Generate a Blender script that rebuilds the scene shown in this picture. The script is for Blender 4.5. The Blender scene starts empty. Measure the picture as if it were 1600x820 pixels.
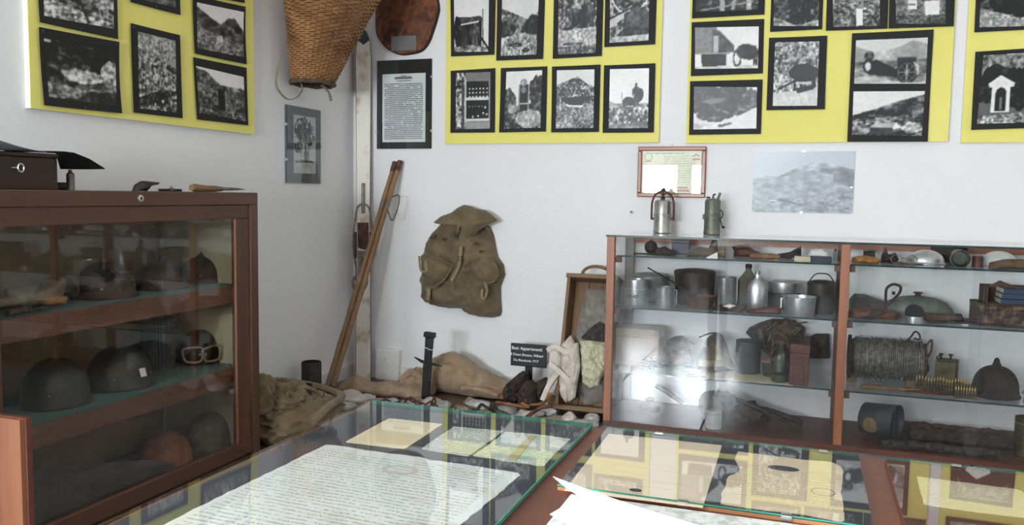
import bpy, bmesh, math, random
import numpy as np
from mathutils import Vector, Matrix, Euler, noise as mnoise
random.seed(7); np.random.seed(7)
sc = bpy.context.scene
col = sc.collection
# ------------------------------------------------------------------ camera
F = 1300.0
PS, PT, RL = math.radians(19.4), math.radians(4.62), math.radians(0.86)
C = np.array([2.33, -4.0, 1.01])
FW = np.array([-math.sin(PS)*math.cos(PT), math.cos(PS)*math.cos(PT), -math.sin(PT)])
r0 = np.array([math.cos(PS), math.sin(PS), 0.0]); u0 = np.cross(r0, FW)
RV = r0*math.cos(RL)+u0*math.sin(RL); UV = np.cross(RV, FW)
cam = bpy.data.cameras.new('camera'); camo = bpy.data.objects.new('camera', cam); col.objects.link(camo)
cam.sensor_width = 36.0; cam.lens = F/1600*36.0; cam.clip_start = 0.02
camo.matrix_world = Matrix(((RV[0], UV[0], -FW[0], C[0]), (RV[1], UV[1], -FW[1], C[1]), (RV[2], UV[2], -FW[2], C[2]), (0, 0, 0, 1)))
sc.camera = camo
sc.view_settings.view_transform = 'Standard'; sc.view_settings.look = 'None'
sc.view_settings.exposure = 0.30; sc.view_settings.gamma = 1.0
try: sc.view_settings.use_curve_mapping = False
except Exception: pass
try:
    sc.cycles.transparent_max_bounces = 24; sc.cycles.max_bounces = 10; sc.cycles.diffuse_bounces = 5; sc.cycles.sample_clamp_indirect = 40.0
except Exception: pass
# ------------------------------------------------------------------ world: overcast daylight outside the openings
w = bpy.data.worlds.new('daylight'); sc.world = w; w.use_nodes = True
bg = w.node_tree.nodes['Background']; bg.inputs[0].default_value = (0.80, 0.90, 1.0, 1); bg.inputs[1].default_value = 2.0
# daylight through the rear window (mirrored in the certificate and the floor) and the left window (shadows fall to the right)
def area(name, loc, rot, sx, sy, power, color):
    l = bpy.data.lights.new(name, 'AREA'); l.shape = 'RECTANGLE'; l.size = sx; l.size_y = sy; l.energy = power; l.color = color
    o = bpy.data.objects.new(name, l); col.objects.link(o); o.location = loc; o.rotation_euler = rot
    return o
REAR = -6.45
area('window_rear_offscreen', (1.0, REAR-0.14, 1.13), (math.radians(90), 0, 0), 1.28, 0.60, 215, (0.89, 0.945, 1.0))
area('window_left_offscreen', (-0.14, -5.35, 1.65), (0, math.radians(-90), 0), 1.5, 1.3, 120, (0.98, 0.97, 0.96))
# ------------------------------------------------------------------ pixel <-> room helpers (image frame 1600 x 820)
def ray(x, y): return FW+RV*(x-800)/F+UV*(410-y)/F
def on(ax, v, x, y):
    d = ray(x, y); t = (v-C[ax])/d[ax]; return C+d*t
def depth(p): return float((np.array(p)-C) @ FW)
def fit(pl, pr, yt, Y, zb):
    """centre X, radius and height of an upright thing standing at depth Y on a surface of height zb"""
    a = on(1, Y, pl, yt); b = on(1, Y, pr, yt); z = depth((a+b)/2)
    return (a[0]+b[0])/2, (pr-pl)*z/F/2, max(0.01, float((a[2]+b[2])/2-zb))
def plan(Y, pts, org):                      # photo points on a vertical plane parallel to the back wall -> (x, z) about org
    o = [on(1, Y, *p) for p in pts]
    return [(p[0]-org[0], p[2]-org[2]) for p in o]
# ------------------------------------------------------------------ materials
def lin(c):
    def f(v):
        v /= 255.0
        return v/12.92 if v <= 0.04045 else ((v+0.055)/1.055)**2.4
    return tuple(f(v) for v in c)+(1.0,)
MATS = {}
class NT:
    def __init__(s, name):
        s.m = bpy.data.materials.new(name); s.m.use_nodes = True; s.t = s.m.node_tree; s.b = s.t.nodes['Principled BSDF']
    def n(s, typ, **kw):
        x = s.t.nodes.new(typ)
        for k, v in kw.items(): setattr(x, k, v)
        return x
    def l(s, a, b): s.t.links.new(a, b)
    def math(s, op, a, b=None, c=None, clamp=False):
        x = s.n('ShaderNodeMath', operation=op); x.use_clamp = clamp
        for i, v in enumerate((a, b, c)):
            if v is None: continue
            if isinstance(v, (int, float)): x.inputs[i].default_value = v
            else: s.l(v, x.inputs[i])
        return x.outputs[0]
    def ramp(s, fac, stops):
        r = s.n('ShaderNodeValToRGB'); e = r.color_ramp.elements
        while len(e) < len(stops): e.new(0.5)
        for i, (p, c) in enumerate(stops): e[i].position = p; e[i].color = c
        s.l(fac, r.inputs[0]); return r.outputs[0]
    def coords(s, scale=(1, 1, 1), kind='Object', rot=(0, 0, 0)):
        t = s.n('ShaderNodeTexCoord'); m = s.n('ShaderNodeMapping'); m.inputs['Scale'].default_value = scale; m.inputs['Rotation'].default_value = rot
        s.l(t.outputs[kind], m.inputs[0]); return m.outputs[0]
    def noise(s, vec, scale, detail=3.0, rough=0.55, dist=0.0):
        x = s.n('ShaderNodeTexNoise'); s.l(vec, x.inputs['Vector']); x.inputs['Scale'].default_value = scale
        x.inputs['Detail'].default_value = detail; x.inputs['Roughness'].default_value = rough; x.inputs['Distortion'].default_value = dist
        return x.outputs['Fac']
    def bump(s, h, strength=0.3, dist=0.002):
        x = s.n('ShaderNodeBump'); x.inputs['Strength'].default_value = strength; x.inputs['Distance'].default_value = dist
        s.l(h, x.inputs['Height']); s.l(x.outputs[0], s.b.inputs['Normal'])
def mottled(name, c1, c2, scale=20, rough=0.7, metal=0.0, bump=0.15, bs=None, stretch=(1, 1, 1), lo=0.35, hi=0.65, coat=0.0, dist=0.0, bd=0.002):
    if name in MATS: return MATS[name]
    t = NT(name); v = t.coords(stretch); n = t.noise(v, scale, 4, 0.6, dist)
    t.l(t.ramp(n, [(lo, lin(c1)), (hi, lin(c2))]), t.b.inputs['Base Color'])
    t.b.inputs['Roughness'].default_value = rough; t.b.inputs['Metallic'].default_value = metal
    if coat: t.b.inputs['Coat Weight'].default_value = coat; t.b.inputs['Coat Roughness'].default_value = 0.15
    if bump: t.bump(t.noise(v, bs or scale*3, 3, 0.6), bump, bd)
    MATS[name] = t.m; return t.m
def wood(name, c1, c2, axis=2, scale=9, rough=0.45, coat=0.0, bump=0.12):
    if name in MATS: return MATS[name]
    t = NT(name); st = [9, 9, 9]; st[axis] = 0.7
    v = t.coords(st); n = t.noise(v, scale/3.0, 5, 0.62, 0.6); n2 = t.noise(t.coords((1, 1, 1)), 3.0, 2)
    f = t.math('ADD', t.math('MULTIPLY', n, 0.75), t.math('MULTIPLY', n2, 0.25))
    t.l(t.ramp(f, [(0.32, lin(c1)), (0.68, lin(c2))]), t.b.inputs['Base Color'])
    t.b.inputs['Roughness'].default_value = rough
    if coat: t.b.inputs['Coat Weight'].default_value = coat; t.b.inputs['Coat Roughness'].default_value = 0.2
    t.bump(n, bump, 0.0015); MATS[name] = t.m; return t.m
def cloth(name, c1, c2, weave=900, scale=14, rough=0.95, bump=0.35):
    if name in MATS: return MATS[name]
    t = NT(name); v = t.coords(); n = t.noise(v, scale, 4, 0.6)
    t.l(t.ramp(n, [(0.33, lin(c1)), (0.67, lin(c2))]), t.b.inputs['Base Color'])
    t.b.inputs['Roughness'].default_value = rough
    try: t.b.inputs['Sheen Weight'].default_value = 0.15
    except Exception: pass
    t.bump(t.noise(v, weave, 2, 0.5), bump, 0.0015); MATS[name] = t.m; return t.m
def plain(name, c, rough=0.6, metal=0.0, spec=None):
    if name in MATS: return MATS[name]
    t = NT(name); v = t.coords(); n = t.noise(v, 30, 2)
    c2 = tuple(min(255, x*1.025+.5) for x in c)
    t.l(t.ramp(n, [(0.3, lin(c)), (0.7, lin(c2))]), t.b.inputs['Base Color'])
    t.b.inputs['Roughness'].default_value = rough; t.b.inputs['Metallic'].default_value = metal
    if spec is not None: t.b.inputs['Specular IOR Level'].default_value = spec
    MATS[name] = t.m; return t.m
def glass(name, tint, ior=1.5, rough=0.0):
    """thin window glass: clear to light, Fresnel reflection on both of its faces"""
    if name in MATS: return MATS[name]
    t = NT(name); t.t.nodes.remove(t.b)
    g = t.n('ShaderNodeNewGeometry'); fr = t.n('ShaderNodeFresnel')
    io = t.math('ADD', t.math('MULTIPLY', g.outputs['Backfacing'], 1.0/ior-ior), ior)
    t.l(io, fr.inputs['IOR'])
    tr = t.n('ShaderNodeBsdfTransparent'); tr.inputs[0].default_value = tint
    gl = t.n('ShaderNodeBsdfGlossy'); gl.inputs['Roughness'].default_value = rough; gl.inputs[0].default_value = (1, 1, 1, 1)
    mx = t.n('ShaderNodeMixShader'); t.l(fr.outputs[0], mx.inputs[0]); t.l(tr.outputs[0], mx.inputs[1]); t.l(gl.outputs[0], mx.inputs[2])
    t.l(mx.outputs[0], t.t.nodes['Material Output'].inputs['Surface']); MATS[name] = t.m; return t.m
def written(name, paper, paper2, ink, au, av, pitch, lo=(-9, -9), hi=(9, 9), thick=0.30, dens=0.5, stain=None, stain_amt=0.0, word=260, slope=0.0, strength=0.8, k=1.0):
    """paper carrying lines of writing or type; au / av are the object axes along and across the lines"""
    t = NT(name); tc = t.n('ShaderNodeTexCoord'); sp = t.n('ShaderNodeSeparateXYZ'); t.l(tc.outputs['Object'], sp.inputs[0])
    u, v = t.math('DIVIDE', sp.outputs[au], k), t.math('DIVIDE', sp.outputs[av], k)
    cmb = t.n('ShaderNodeCombineXYZ'); t.l(u, cmb.inputs[0]); t.l(v, cmb.inputs[1]); P = cmb.outputs[0]
    vs = t.math('ADD', v, t.math('MULTIPLY', u, slope))
    wig = t.math('MULTIPLY', t.math('SUBTRACT', t.noise(P, 9, 2), 0.5), pitch*0.9)
    row = t.math('DIVIDE', t.math('ADD', vs, wig), pitch)
    fr = t.math('FRACT', t.math('ADD', row, 100.0)); idx = t.math('FLOOR', row)
    band = t.math('LESS_THAN', t.math('ABSOLUTE', t.math('SUBTRACT', fr, 0.5)), thick)
    c2 = t.n('ShaderNodeCombineXYZ'); t.l(t.math('MULTIPLY', u, word), c2.inputs[0]); t.l(t.math('MULTIPLY', idx, 7.31), c2.inputs[1]); t.l(t.math('MULTIPLY', fr, 1.6), c2.inputs[2])
    letters = t.math('GREATER_THAN', t.noise(c2.outputs[0], 1.0, 2, 0.6), 1.0-dens)
    c3 = t.n('ShaderNodeCombineXYZ'); t.l(t.math('MULTIPLY', u, word*0.12), c3.inputs[0]); t.l(t.math('MULTIPLY', idx, 3.77), c3.inputs[1])
    words = t.math('GREATER_THAN', t.noise(c3.outputs[0], 1.0, 1), 0.36)
    m = t.math('MULTIPLY', t.math('MULTIPLY', band, letters), words)
    for axis, val, op in ((u, lo[0], 'GREATER_THAN'), (v, lo[1], 'GREATER_THAN'), (u, hi[0], 'LESS_THAN'), (v, hi[1], 'LESS_THAN')):
        m = t.math('MULTIPLY', m, t.math(op, axis, val))
    base = t.ramp(t.noise(P, 14, 4, 0.6), [(0.35, lin(paper)), (0.68, lin(paper2))])
    if stain:
        mx0 = t.n('ShaderNodeMix', data_type='RGBA'); t.l(base, mx0.inputs[6]); mx0.inputs[7].default_value = lin(stain)
        t.l(t.math('MULTIPLY', t.math('SMOOTH_MIN', t.math('MAXIMUM', t.math('MULTIPLY', t.math('SUBTRACT', t.noise(P, 7, 3, 0.6), 0.52), 6.0), 0.0), 1.0, 0.1), stain_amt), mx0.inputs[0]); base = mx0.outputs[2]
    mx = t.n('ShaderNodeMix', data_type='RGBA'); t.l(t.math('MULTIPLY', m, strength), mx.inputs[0]); t.l(base, mx.inputs[6]); mx.inputs[7].default_value = lin(ink)
    t.l(mx.outputs[2], t.b.inputs['Base Color']); t.b.inputs['Roughness'].default_value = 0.9
    return t.m
def vcol_mat(name, rough=0.35):
    if name in MATS: return MATS[name]
    t = NT(name); a = t.n('ShaderNodeVertexColor', layer_name='Col'); t.l(a.outputs[0], t.b.inputs['Base Color']); t.b.inputs['Roughness'].default_value = rough
    MATS[name] = t.m; return t.m
# ------------------------------------------------------------------ mesh building
def rid(v): return 1-2.2*abs(mnoise.noise(v))
class MB:
    def __init__(s): s.v = []; s.f = []
    def add(s, vs, fs, M=None):
        k = len(s.v)
        if M is not None: vs = [M @ Vector(v) for v in vs]
        s.v += [tuple(v) for v in vs]; s.f += [tuple(i+k for i in f) for f in fs]; return s
    def box(s, c, d, R=None, M=None):
        hx, hy, hz = d[0]/2, d[1]/2, d[2]/2
        vs = [Vector((x, y, z)) for z in (-hz, hz) for y in (-hy, hy) for x in (-hx, hx)]
        if R is not None: rm = Euler(R).to_matrix(); vs = [rm @ v for v in vs]
        vs = [v+Vector(c) for v in vs]
        return s.add(vs, [(0, 2, 3, 1), (4, 5, 7, 6), (0, 1, 5, 4), (2, 6, 7, 3), (0, 4, 6, 2), (1, 3, 7, 5)], M)
    def bb(s, a, b): return s.box([(a[i]+b[i])/2 for i in range(3)], [abs(b[i]-a[i]) for i in range(3)])
    def tube(s, pts, r, n=8, closed=False, flat=1.0, M=None, up=(0, 0, 1)):
        pts = [Vector(p) for p in pts]; m = len(pts); rr = r if isinstance(r, (list, tuple)) else [r]*m
        vs = []; fs = []; prev = None
        for i, p in enumerate(pts):
            if closed: tg = pts[(i+1) % m]-pts[i-1]
            else: tg = pts[min(i+1, m-1)]-pts[max(i-1, 0)]
            tg.normalize()
            a = prev if prev is not None else Vector(up)
            a = a-tg*a.dot(tg)
            if a.length < 1e-4: a = Vector((1, 0.3, 0))-tg*tg.x
            a.normalize(); b = tg.cross(a); prev = a
            for k in range(n):
                th = 2*math.pi*k/n
                vs.append(p+(a*math.cos(th)*flat+b*math.sin(th))*rr[i])
        for i in range(m if closed else m-1):
            j = (i+1) % m
            for k in range(n): fs.append((i*n+k, i*n+(k+1) % n, j*n+(k+1) % n, j*n+k))
        if not closed: fs.append(tuple(range(n-1, -1, -1))); fs.append(tuple((m-1)*n+k for k in range(n)))
        return s.add(vs, fs, M)
    def lathe(s, prof, n=24, M=None, ex=1.0, wob=0.0, seed=0):
        vs = []; fs = []; m = len(prof)
        for i, (r, z) in enumerate(prof):
            for k in range(n):
                th = 2*math.pi*k/n; q = 1.0
                if wob: q = 1+wob*mnoise.noise(Vector((math.cos(th)*1.6+seed, math.sin(th)*1.6, z*9+seed)))
                vs.append((r*q*math.cos(th)*ex, r*q*math.sin(th), z))
        for i in range(m-1):
            for k in range(n): fs.append((i*n+k, i*n+(k+1) % n, (i+1)*n+(k+1) % n, (i+1)*n+k))
        if prof[0][0] > 1e-5: fs.append(tuple(range(n-1, -1, -1)))
        if prof[-1][0] > 1e-5: fs.append(tuple((m-1)*n+k for k in range(n)))
        return s.add(vs, fs, M)
    def prism(s, poly, h0, h1, M=None):
        n = len(poly); vs = [(x, y, h0) for x, y in poly]+[(x, y, h1) for x, y in poly]
        a = sum(poly[i][0]*poly[(i+1) % n][1]-poly[(i+1) % n][0]*poly[i][1] for i in range(n))
        fs = [tuple(range(n-1, -1, -1)), tuple(range(n, 2*n))]+[(i, (i+1) % n, n+(i+1) % n, n+i) for i in range(n)]
        if a < 0: fs = [tuple(reversed(f)) for f in fs]
        return s.add(vs, fs, M)
    def surf(s, fn, nu, nv, M=None, wrap=False):
        vs = [fn(i/(nu if wrap else nu-1), j/(nv-1)) for j in range(nv) for i in range(nu)]
        fs = [(j*nu+i, j*nu+(i+1) % nu, (j+1)*nu+(i+1) % nu, (j+1)*nu+i) for j in range(nv-1) for i in range(nu if wrap else nu-1)]
        return s.add(vs, fs, M)
    def sheet(s, fn, nu, nv, nrm, th, M=None):      # a thin closed sheet: front grid, back grid, rim
        k = nu*nv; N = Vector(nrm)
        fr = [Vector(fn(i/(nu-1), j/(nv-1))) for j in range(nv) for i in range(nu)]; vs = fr+[p-N*th for p in fr]
        fs = [(j*nu+i, j*nu+i+1, (j+1)*nu+i+1, (j+1)*nu+i) for j in range(nv-1) for i in range(nu-1)]
        fs += [tuple(k+q for q in reversed(f)) for f in fs]
        rim = [i for i in range(nu)]+[j*nu+nu-1 for j in range(1, nv)]+[(nv-1)*nu+i for i in range(nu-2, -1, -1)]+[j*nu for j in range(nv-2, 0, -1)]
        for a in range(len(rim)):
            p, q = rim[a], rim[(a+1) % len(rim)]; fs.append((p, k+p, k+q, q))
        return s.add(vs, fs, M)
    def pillow(s, outline, dep, rings=7, n=48, k=2.2, back=0.0, fold=0.0, seed=0, fs=9.0, M=None, cen=None, flatk=0.5):
        """soft padded shape inside an outline in its own xy plane, swelling along +z"""
        o = resample(outline, n)
        cx = sum(p[0] for p in o)/n; cy = sum(p[1] for p in o)/n
        if cen: cx, cy = cen
        vs = []; fc = []
        for j in range(rings+1):
            t = 1-j/rings*0.97
            h = dep*max(0.0, 1-t**k)**flatk
            for x, y in o:
                px, py = cx+(x-cx)*t, cy+(y-cy)*t
                d = 0.0
                if fold and j: d = fold*(0.55*rid(Vector((px*fs+seed, py*fs*0.8, seed*1.7)))+0.5*mnoise.noise(Vector((px*fs*0.8+seed, py*fs*0.6, 9.0)))+0.4*rid(Vector((px*fs*2.3+seed, py*fs*2.1, 5.1)))-0.35)
                vs.append((px, py, h+d))
        for j in range(rings):
            for i in range(n): fc.append((j*n+i, j*n+(i+1) % n, (j+1)*n+(i+1) % n, (j+1)*n+i))
        fc.append(tuple(rings*n+i for i in range(n)))
        b = len(vs); vs += [(x, y, -back) for x, y in o]
        for i in range(n): fc.append((b+i, b+(i+1) % n, (i+1) % n, i))
        fc.append(tuple(b+i for i in range(n-1, -1, -1)))
        ar = sum(o[i][0]*o[(i+1) % n][1]-o[(i+1) % n][0]*o[i][1] for i in range(n))
        if ar < 0: fc = [tuple(reversed(f)) for f in fc]
        return s.add(vs, fc, M)
    def blob(s, c, r, seed=0, amp=0.18, fr=1.5, sub=2, flat=None, M=None, R=None, rg=0.0):
        bm = bmesh.new(); bmesh.ops.create_icosphere(bm, subdivisions=sub, radius=1.0)
        rm = Euler(R).to_matrix() if R else None; vs = []
        for v in bm.verts:
            q = v.co*(1+amp*mnoise.noise(v.co*fr+Vector((seed*3.1, seed*1.7, seed)))+amp*0.5*mnoise.noise(v.co*fr*2.4+Vector((seed, 9, seed)))+(rg*rid(v.co*fr*1.3+Vector((seed, 4, 1)))+rg*.5*rid(v.co*fr*3+Vector((seed, 2, 1))) if rg else 0))
            p = Vector((q.x*r[0], q.y*r[1], q.z*r[2]))
            if rm: p = rm @ p
            p += Vector(c)
            if flat is not None and p.z < flat: p.z = flat
            vs.append(p)
        fs = [tuple(v.index for v in f.verts) for f in bm.faces]; bm.free()
        return s.add(vs, fs, M)
def resample(pts, n):
    pts = [Vector((p[0], p[1])) for p in pts]; m = len(pts)
    ls = [(pts[(i+1) % m]-pts[i]).length for i in range(m)]; tot = sum(ls); out = []; i = 0; acc = 0
    for k in range(n):
        d = tot*k/n
        while acc+ls[i] < d and i < m-1: acc += ls[i]; i += 1
        q = pts[i].lerp(pts[(i+1) % m], min(1, (d-acc)/max(ls[i], 1e-9))); out.append((q.x, q.y))
    return out
def spline(pts, k=6, closed=False):
    P = [Vector(p) for p in pts]; n = len(P); out = []
    for i in range(n if closed else n-1):
        g = (lambda j: P[j % n]) if closed else (lambda j: P[max(0, min(n-1, j))])
        a, b, c, d = g(i-1), g(i), g(i+1), g(i+2)
        for j in range(k):
            t = j/k; out.append(0.5*((2*b)+(c-a)*t+(2*a-5*b+4*c-d)*t*t+(3*b-a-3*c+d)*t**3))
    if not closed: out.append(P[-1])
    return out
def basis(ex, ey, ez, o=(0, 0, 0)):
    return Matrix(((ex[0], ey[0], ez[0], o[0]), (ex[1], ey[1], ez[1], o[1]), (ex[2], ey[2], ez[2], o[2]), (0, 0, 0, 1)))
FACE = basis((1, 0, 0), (0, 0, 1), (0, -1, 0))      # xy plane -> upright plane looking into the room from the back wall
def RT(loc=(0, 0, 0), rot=(0, 0, 0)): return Matrix.Translation(loc) @ Euler(rot).to_matrix().to_4x4()
def P(mb, name, mat, parent=None, smooth=True, angle=40, bevel=0.0, seg=1, kind=None, label=None, sub=0, loc=None):
    me = bpy.data.meshes.new(name); me.from_pydata(mb.v, [], mb.f); me.validate(); me.update()
    if smooth:
        me.polygons.foreach_set('use_smooth', [True]*len(me.polygons)); me.set_sharp_from_angle(angle=math.radians(angle))
    me.materials.append(mat)
    o = bpy.data.objects.new(name, me); col.objects.link(o)
    if parent is not None: o.parent = parent
    if loc is not None: o.location = loc
    if bevel: b = o.modifiers.new('bevel', 'BEVEL'); b.width = bevel; b.segments = seg; b.limit_method = 'ANGLE'; b.angle_limit = math.radians(35)
    if sub: q = o.modifiers.new('subdivision', 'SUBSURF'); q.levels = sub; q.render_levels = sub
    if kind: o['kind'] = kind
    if label: o['label'] = label
    return o
def tag(o, label, cat, group=None):
    o['label'] = label; o['category'] = cat
    if group: o['group'] = group
    return o
def T(name, label, cat, loc=(0, 0, 0), rot=(0, 0, 0), group=None):
    o = bpy.data.objects.new(name, None); o.empty_display_size = 0.05; col.objects.link(o)
    o.location = [float(v) for v in loc]; o.rotation_euler = rot
    return tag(o, label, cat, group)
def ONE(mb, name, mat, label, cat, loc=(0, 0, 0), rot=(0, 0, 0), group=None, **kw):
    o = P(mb, name, mat, None, **kw); o.location = [float(v) for v in loc]; o.rotation_euler = rot
    return tag(o, label, cat, group)
def ST(mb, name, mat, parent=None, **kw):
    o = P(mb, name, mat, parent, **kw)
    if parent is None: o['kind'] = 'structure'
    return o
def children(o): return [x for x in bpy.data.objects if x.parent == o]
# ================================================================== the room
def plaster(name, c1, c2):
    t = NT(name); v = t.coords(); n = t.noise(v, 1.3, 4, 0.6)
    t.l(t.ramp(n, [(0.3, lin(c1)), (0.7, lin(c2))]), t.b.inputs['Base Color']); t.b.inputs['Roughness'].default_value = 0.85
    t.bump(t.noise(v, 55, 4, 0.65), 0.22, 0.004); return t.m
M_wall = plaster('white_plaster', (232, 231, 231), (238, 237, 236))
M_ceil = plaster('ceiling_plaster', (238, 237, 235), (242, 241, 240))
M_base = plain('baseboard_paint', (226, 225, 224), 0.5)
XR, ZC = 5.2, 2.85
def hole_wall(name, axis, pos, th, a0, a1, z1, holes, mat):
    """a wall slab with rectangular openings (a_lo, a_hi, z_lo, z_hi)"""
    mb = MB(); xs = sorted({a0, a1}.union(*[{h[0], h[1]} for h in holes])) if holes else [a0, a1]
    zs = sorted({0.0, z1}.union(*[{h[2], h[3]} for h in holes])) if holes else [0.0, z1]
    for i in range(len(xs)-1):
        for j in range(len(zs)-1):
            cx, cz = (xs[i]+xs[i+1])/2, (zs[j]+zs[j+1])/2
            if any(h[0] < cx < h[1] and h[2] < cz < h[3] for h in holes): continue
            if axis == 1: mb.bb((xs[i], pos, zs[j]), (xs[i+1], pos+th, zs[j+1]))
            else: mb.bb((pos, xs[i], zs[j]), (pos+th, xs[i+1], zs[j+1]))
    return ST(mb, name, mat, smooth=False)
hole_wall('wall_back', 1, 0.0, 0.2, -0.2, XR+0.2, ZC, [], M_wall)
hole_wall('wall_left', 0, -0.2, 0.2, REAR-0.2, 0.0, ZC, [(-6.0, -4.7, 0.9, 2.4)], M_wall)
hole_wall('wall_right', 0, XR, 0.2, REAR-0.2, 0.0, ZC, [], M_wall)
hole_wall('wall_rear', 1, REAR-0.2, 0.2, 0.0, XR, ZC, [(0.35, 1.65, 0.85, 1.44)], M_wall)
ST(MB().bb((-0.2, REAR-0.2, ZC), (XR+0.2, 0.2, ZC+0.1)), 'ceiling', M_ceil, smooth=False)
# floor slab with separate pale tiles
M_grout = plain('dark_tile_joint', (60, 62, 68), 0.9)
M_tile = mottled('polished_floor_tile', (110, 111, 114), (136, 137, 140), 6, 0.20, 0, 0.01)
fl = ST(MB().bb((-0.2, REAR-0.2, -0.1), (XR+0.2, 0.2, -0.008)), 'floor', M_grout, smooth=False)
tm = None; s_ = 0.52
for i in range(11):
    for j in range(13):
        x, y = -0.15+i*s_+s_/2, REAR-0.1+j*s_+s_/2
        if x > XR or y > 0.1: continue
        if tm is None:
            o = P(MB().box((0, 0, 0), (s_-0.008, s_-0.008, 0.012)), 'tile', M_tile, fl, smooth=False); tm = o.data
        else:
            o = bpy.data.objects.new('tile', tm); col.objects.link(o); o.parent = fl
        o.location = (x, y, -0.006)
# dark speckled strip of floor under the relics
M_plat = mottled('speckled_terrazzo', (84, 68, 58), (142, 122, 108), 90, 0.6, 0, 0.05)
PZ = 0.003
ST(MB().prism([(0, 0), (0, -1.38), (0.42, -1.38), (0.42, -0.70), (1.5, -0.66), (1.5, 0)], -0.0005, PZ), 'floor_strip', M_plat, smooth=False)
ST(MB().bb((0.012, -0.014, 0), (XR, 0.0, 0.077)), 'baseboard_back', M_base, smooth=False)
ST(MB().bb((0.0, REAR, 0), (0.012, 0.0, 0.072)), 'baseboard_left', M_base, smooth=False)
# door and windows the daylight comes through (behind the photographer)
M_frame = plain('white_window_paint', (225, 225, 224), 0.4)
M_pane = glass('window_glass', (0.97, 0.98, 0.98, 1))
d = ST(MB().bb((0.35, REAR-0.09, 0.85), (1.65, REAR-0.01, 0.88)), 'window_3', M_frame, smooth=False)
for x0, x1 in ((0.35, 0.83), (0.95, 1.65)):
    lf = MB()
    for a, b in (((x0, REAR-0.07, 0.88), (x0+0.03, REAR-0.03, 1.44)), ((x1-0.03, REAR-0.07, 0.88), (x1, REAR-0.03, 1.44)), ((x0, REAR-0.07, 1.41), (x1, REAR-0.03, 1.44)), ((x0, REAR-0.07, 0.88), (x1, REAR-0.03, 0.91))): lf.bb(a, b)
    q = P(lf, 'sash', M_frame, d, smooth=False)
    P(MB().bb((x0+0.03, REAR-0.053, 0.91), (x1-0.03, REAR-0.047, 1.41)), 'pane', M_pane, q, smooth=False)
P(MB().bb((0.83, REAR-0.08, 0.88), (0.95, REAR-0.02, 1.44)), 'mullion', M_frame, d, smooth=False)
M_dark_panel = wood('reflection_dark_wood', (52, 36, 28), (78, 56, 44), 2, 6, .6)
ST(MB().bb((0.0, REAR, 0.0), (XR, REAR+0.02, 0.82)), 'added_dark_panel_1', M_dark_panel, smooth=False)  # unseen dark panel, added to darken what the case glass reflects
for nm, ax, pos, a0, a1, z0, z1 in (('window_1', 0, -0.08, -6.0, -4.7, 0.9, 2.4),):
    f = MB(); am = (a0+a1)/2
    for ya, yb, za, zb in ((a0, a0+.05, z0, z1), (a1-.05, a1, z0, z1), (a0, a1, z0, z0+.05), (a0, a1, z1-.05, z1), (am-.03, am+.03, z0, z1)): f.bb((pos, ya, za), (pos+.04, yb, zb))
    q = ST(f, nm, M_frame, smooth=False)
    for ya, yb in ((a0+.05, am-.03), (am+.03, a1-.05)): P(MB().bb((pos+.017, ya, z0+.05), (pos+.023, yb, z1-.05)), 'pane', M_pane, q, smooth=False)
# wall socket by the corner
a = on(1, -0.03, 588, 544); b = on(1, -0.03, 624, 589)
so = T('wall_socket', 'white surface-mounted power socket on the wall beside the ski', 'socket', ((a[0]+b[0])/2, 0, PZ))
M_plas = plain('white_plastic', (232, 230, 226), 0.35)
hw = (b[0]-a[0])/2; z0, z1 = 0.0, a[2]-PZ
P(MB().bb((-hw, -0.04, z0), (hw, 0, z1)), 'housing', M_plas, so, bevel=0.003, seg=2)
P(MB().bb((-hw*.93, -0.043, z1*.42), (hw*.6, -0.039, z1*.97)), 'plate', M_plas, so, bevel=0.001)
zc_ = z1*.68; m = MB(); M_blk = plain('black_plastic', (20, 20, 20), 0.8)      # outlet block with three real holes
for x0, x1, q0, q1 in ((-.009, -.0025, -.022, .022), (.0025, .009, -.022, .022), (-.0025, .0025, -.022, -.0145), (-.0025, .0025, -.0095, -.0025), (-.0025, .0025, .0025, .0095), (-.0025, .0025, .0145, .022)): m.bb((-hw*.1+x0, -0.054, zc_+q0), (-hw*.1+x1, -0.0425, zc_+q1))
P(m, 'outlet', M_plas, so, smooth=False)
M_cont = plain('steel_contact', (150, 148, 144), .4, .8)
for k in (-1, 0, 1): P(MB().lathe([(0.0016, 0), (0.0016, 0.001)], 8, M=basis((1, 0, 0), (0, 0, 1), (0, -1, 0), (-hw*.1, -0.0431, zc_+k*0.012))), 'contact', M_cont, so)
# ================================================================== yellow display boards and pinned photographs
M_yel = mottled('yellow_card', (234, 224, 120), (238, 229, 130), 3, 0.75, 0, 0.03)
M_mount = plain('black_mount_card', (26, 25, 25), 0.75)
M_photo = vcol_mat('photo_print', 0.32)
M_pin = plain('blue_pin', (40, 44, 90), 0.3)
M_wht = plain('white_edge', (225, 222, 215), 0.7)
def fbm(h, w_, sx, sy, oct=4, seed=0):
    rs = np.random.RandomState(seed); out = np.zeros((h, w_)); amp = 1.0; tot = 0
    for o in range(oct):
        gh, gw = max(2, int(sy*2**o)+2), max(2, int(sx*2**o)+2); g = rs.rand(gh, gw)
        yy = np.linspace(0, gh-1.001, h); xx = np.linspace(0, gw-1.001, w_)
        y0 = yy.astype(int); x0 = xx.astype(int); fy = (yy-y0)[:, None]; fx = (xx-x0)[None]; fy = fy*fy*(3-2*fy); fx = fx*fx*(3-2*fx)
        out += amp*((g[y0][:, x0]*(1-fx)+g[y0][:, x0+1]*fx)*(1-fy)+(g[y0+1][:, x0]*(1-fx)+g[y0+1][:, x0+1]*fx)*fy); tot += amp; amp *= 0.62
    return out/tot
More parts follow.
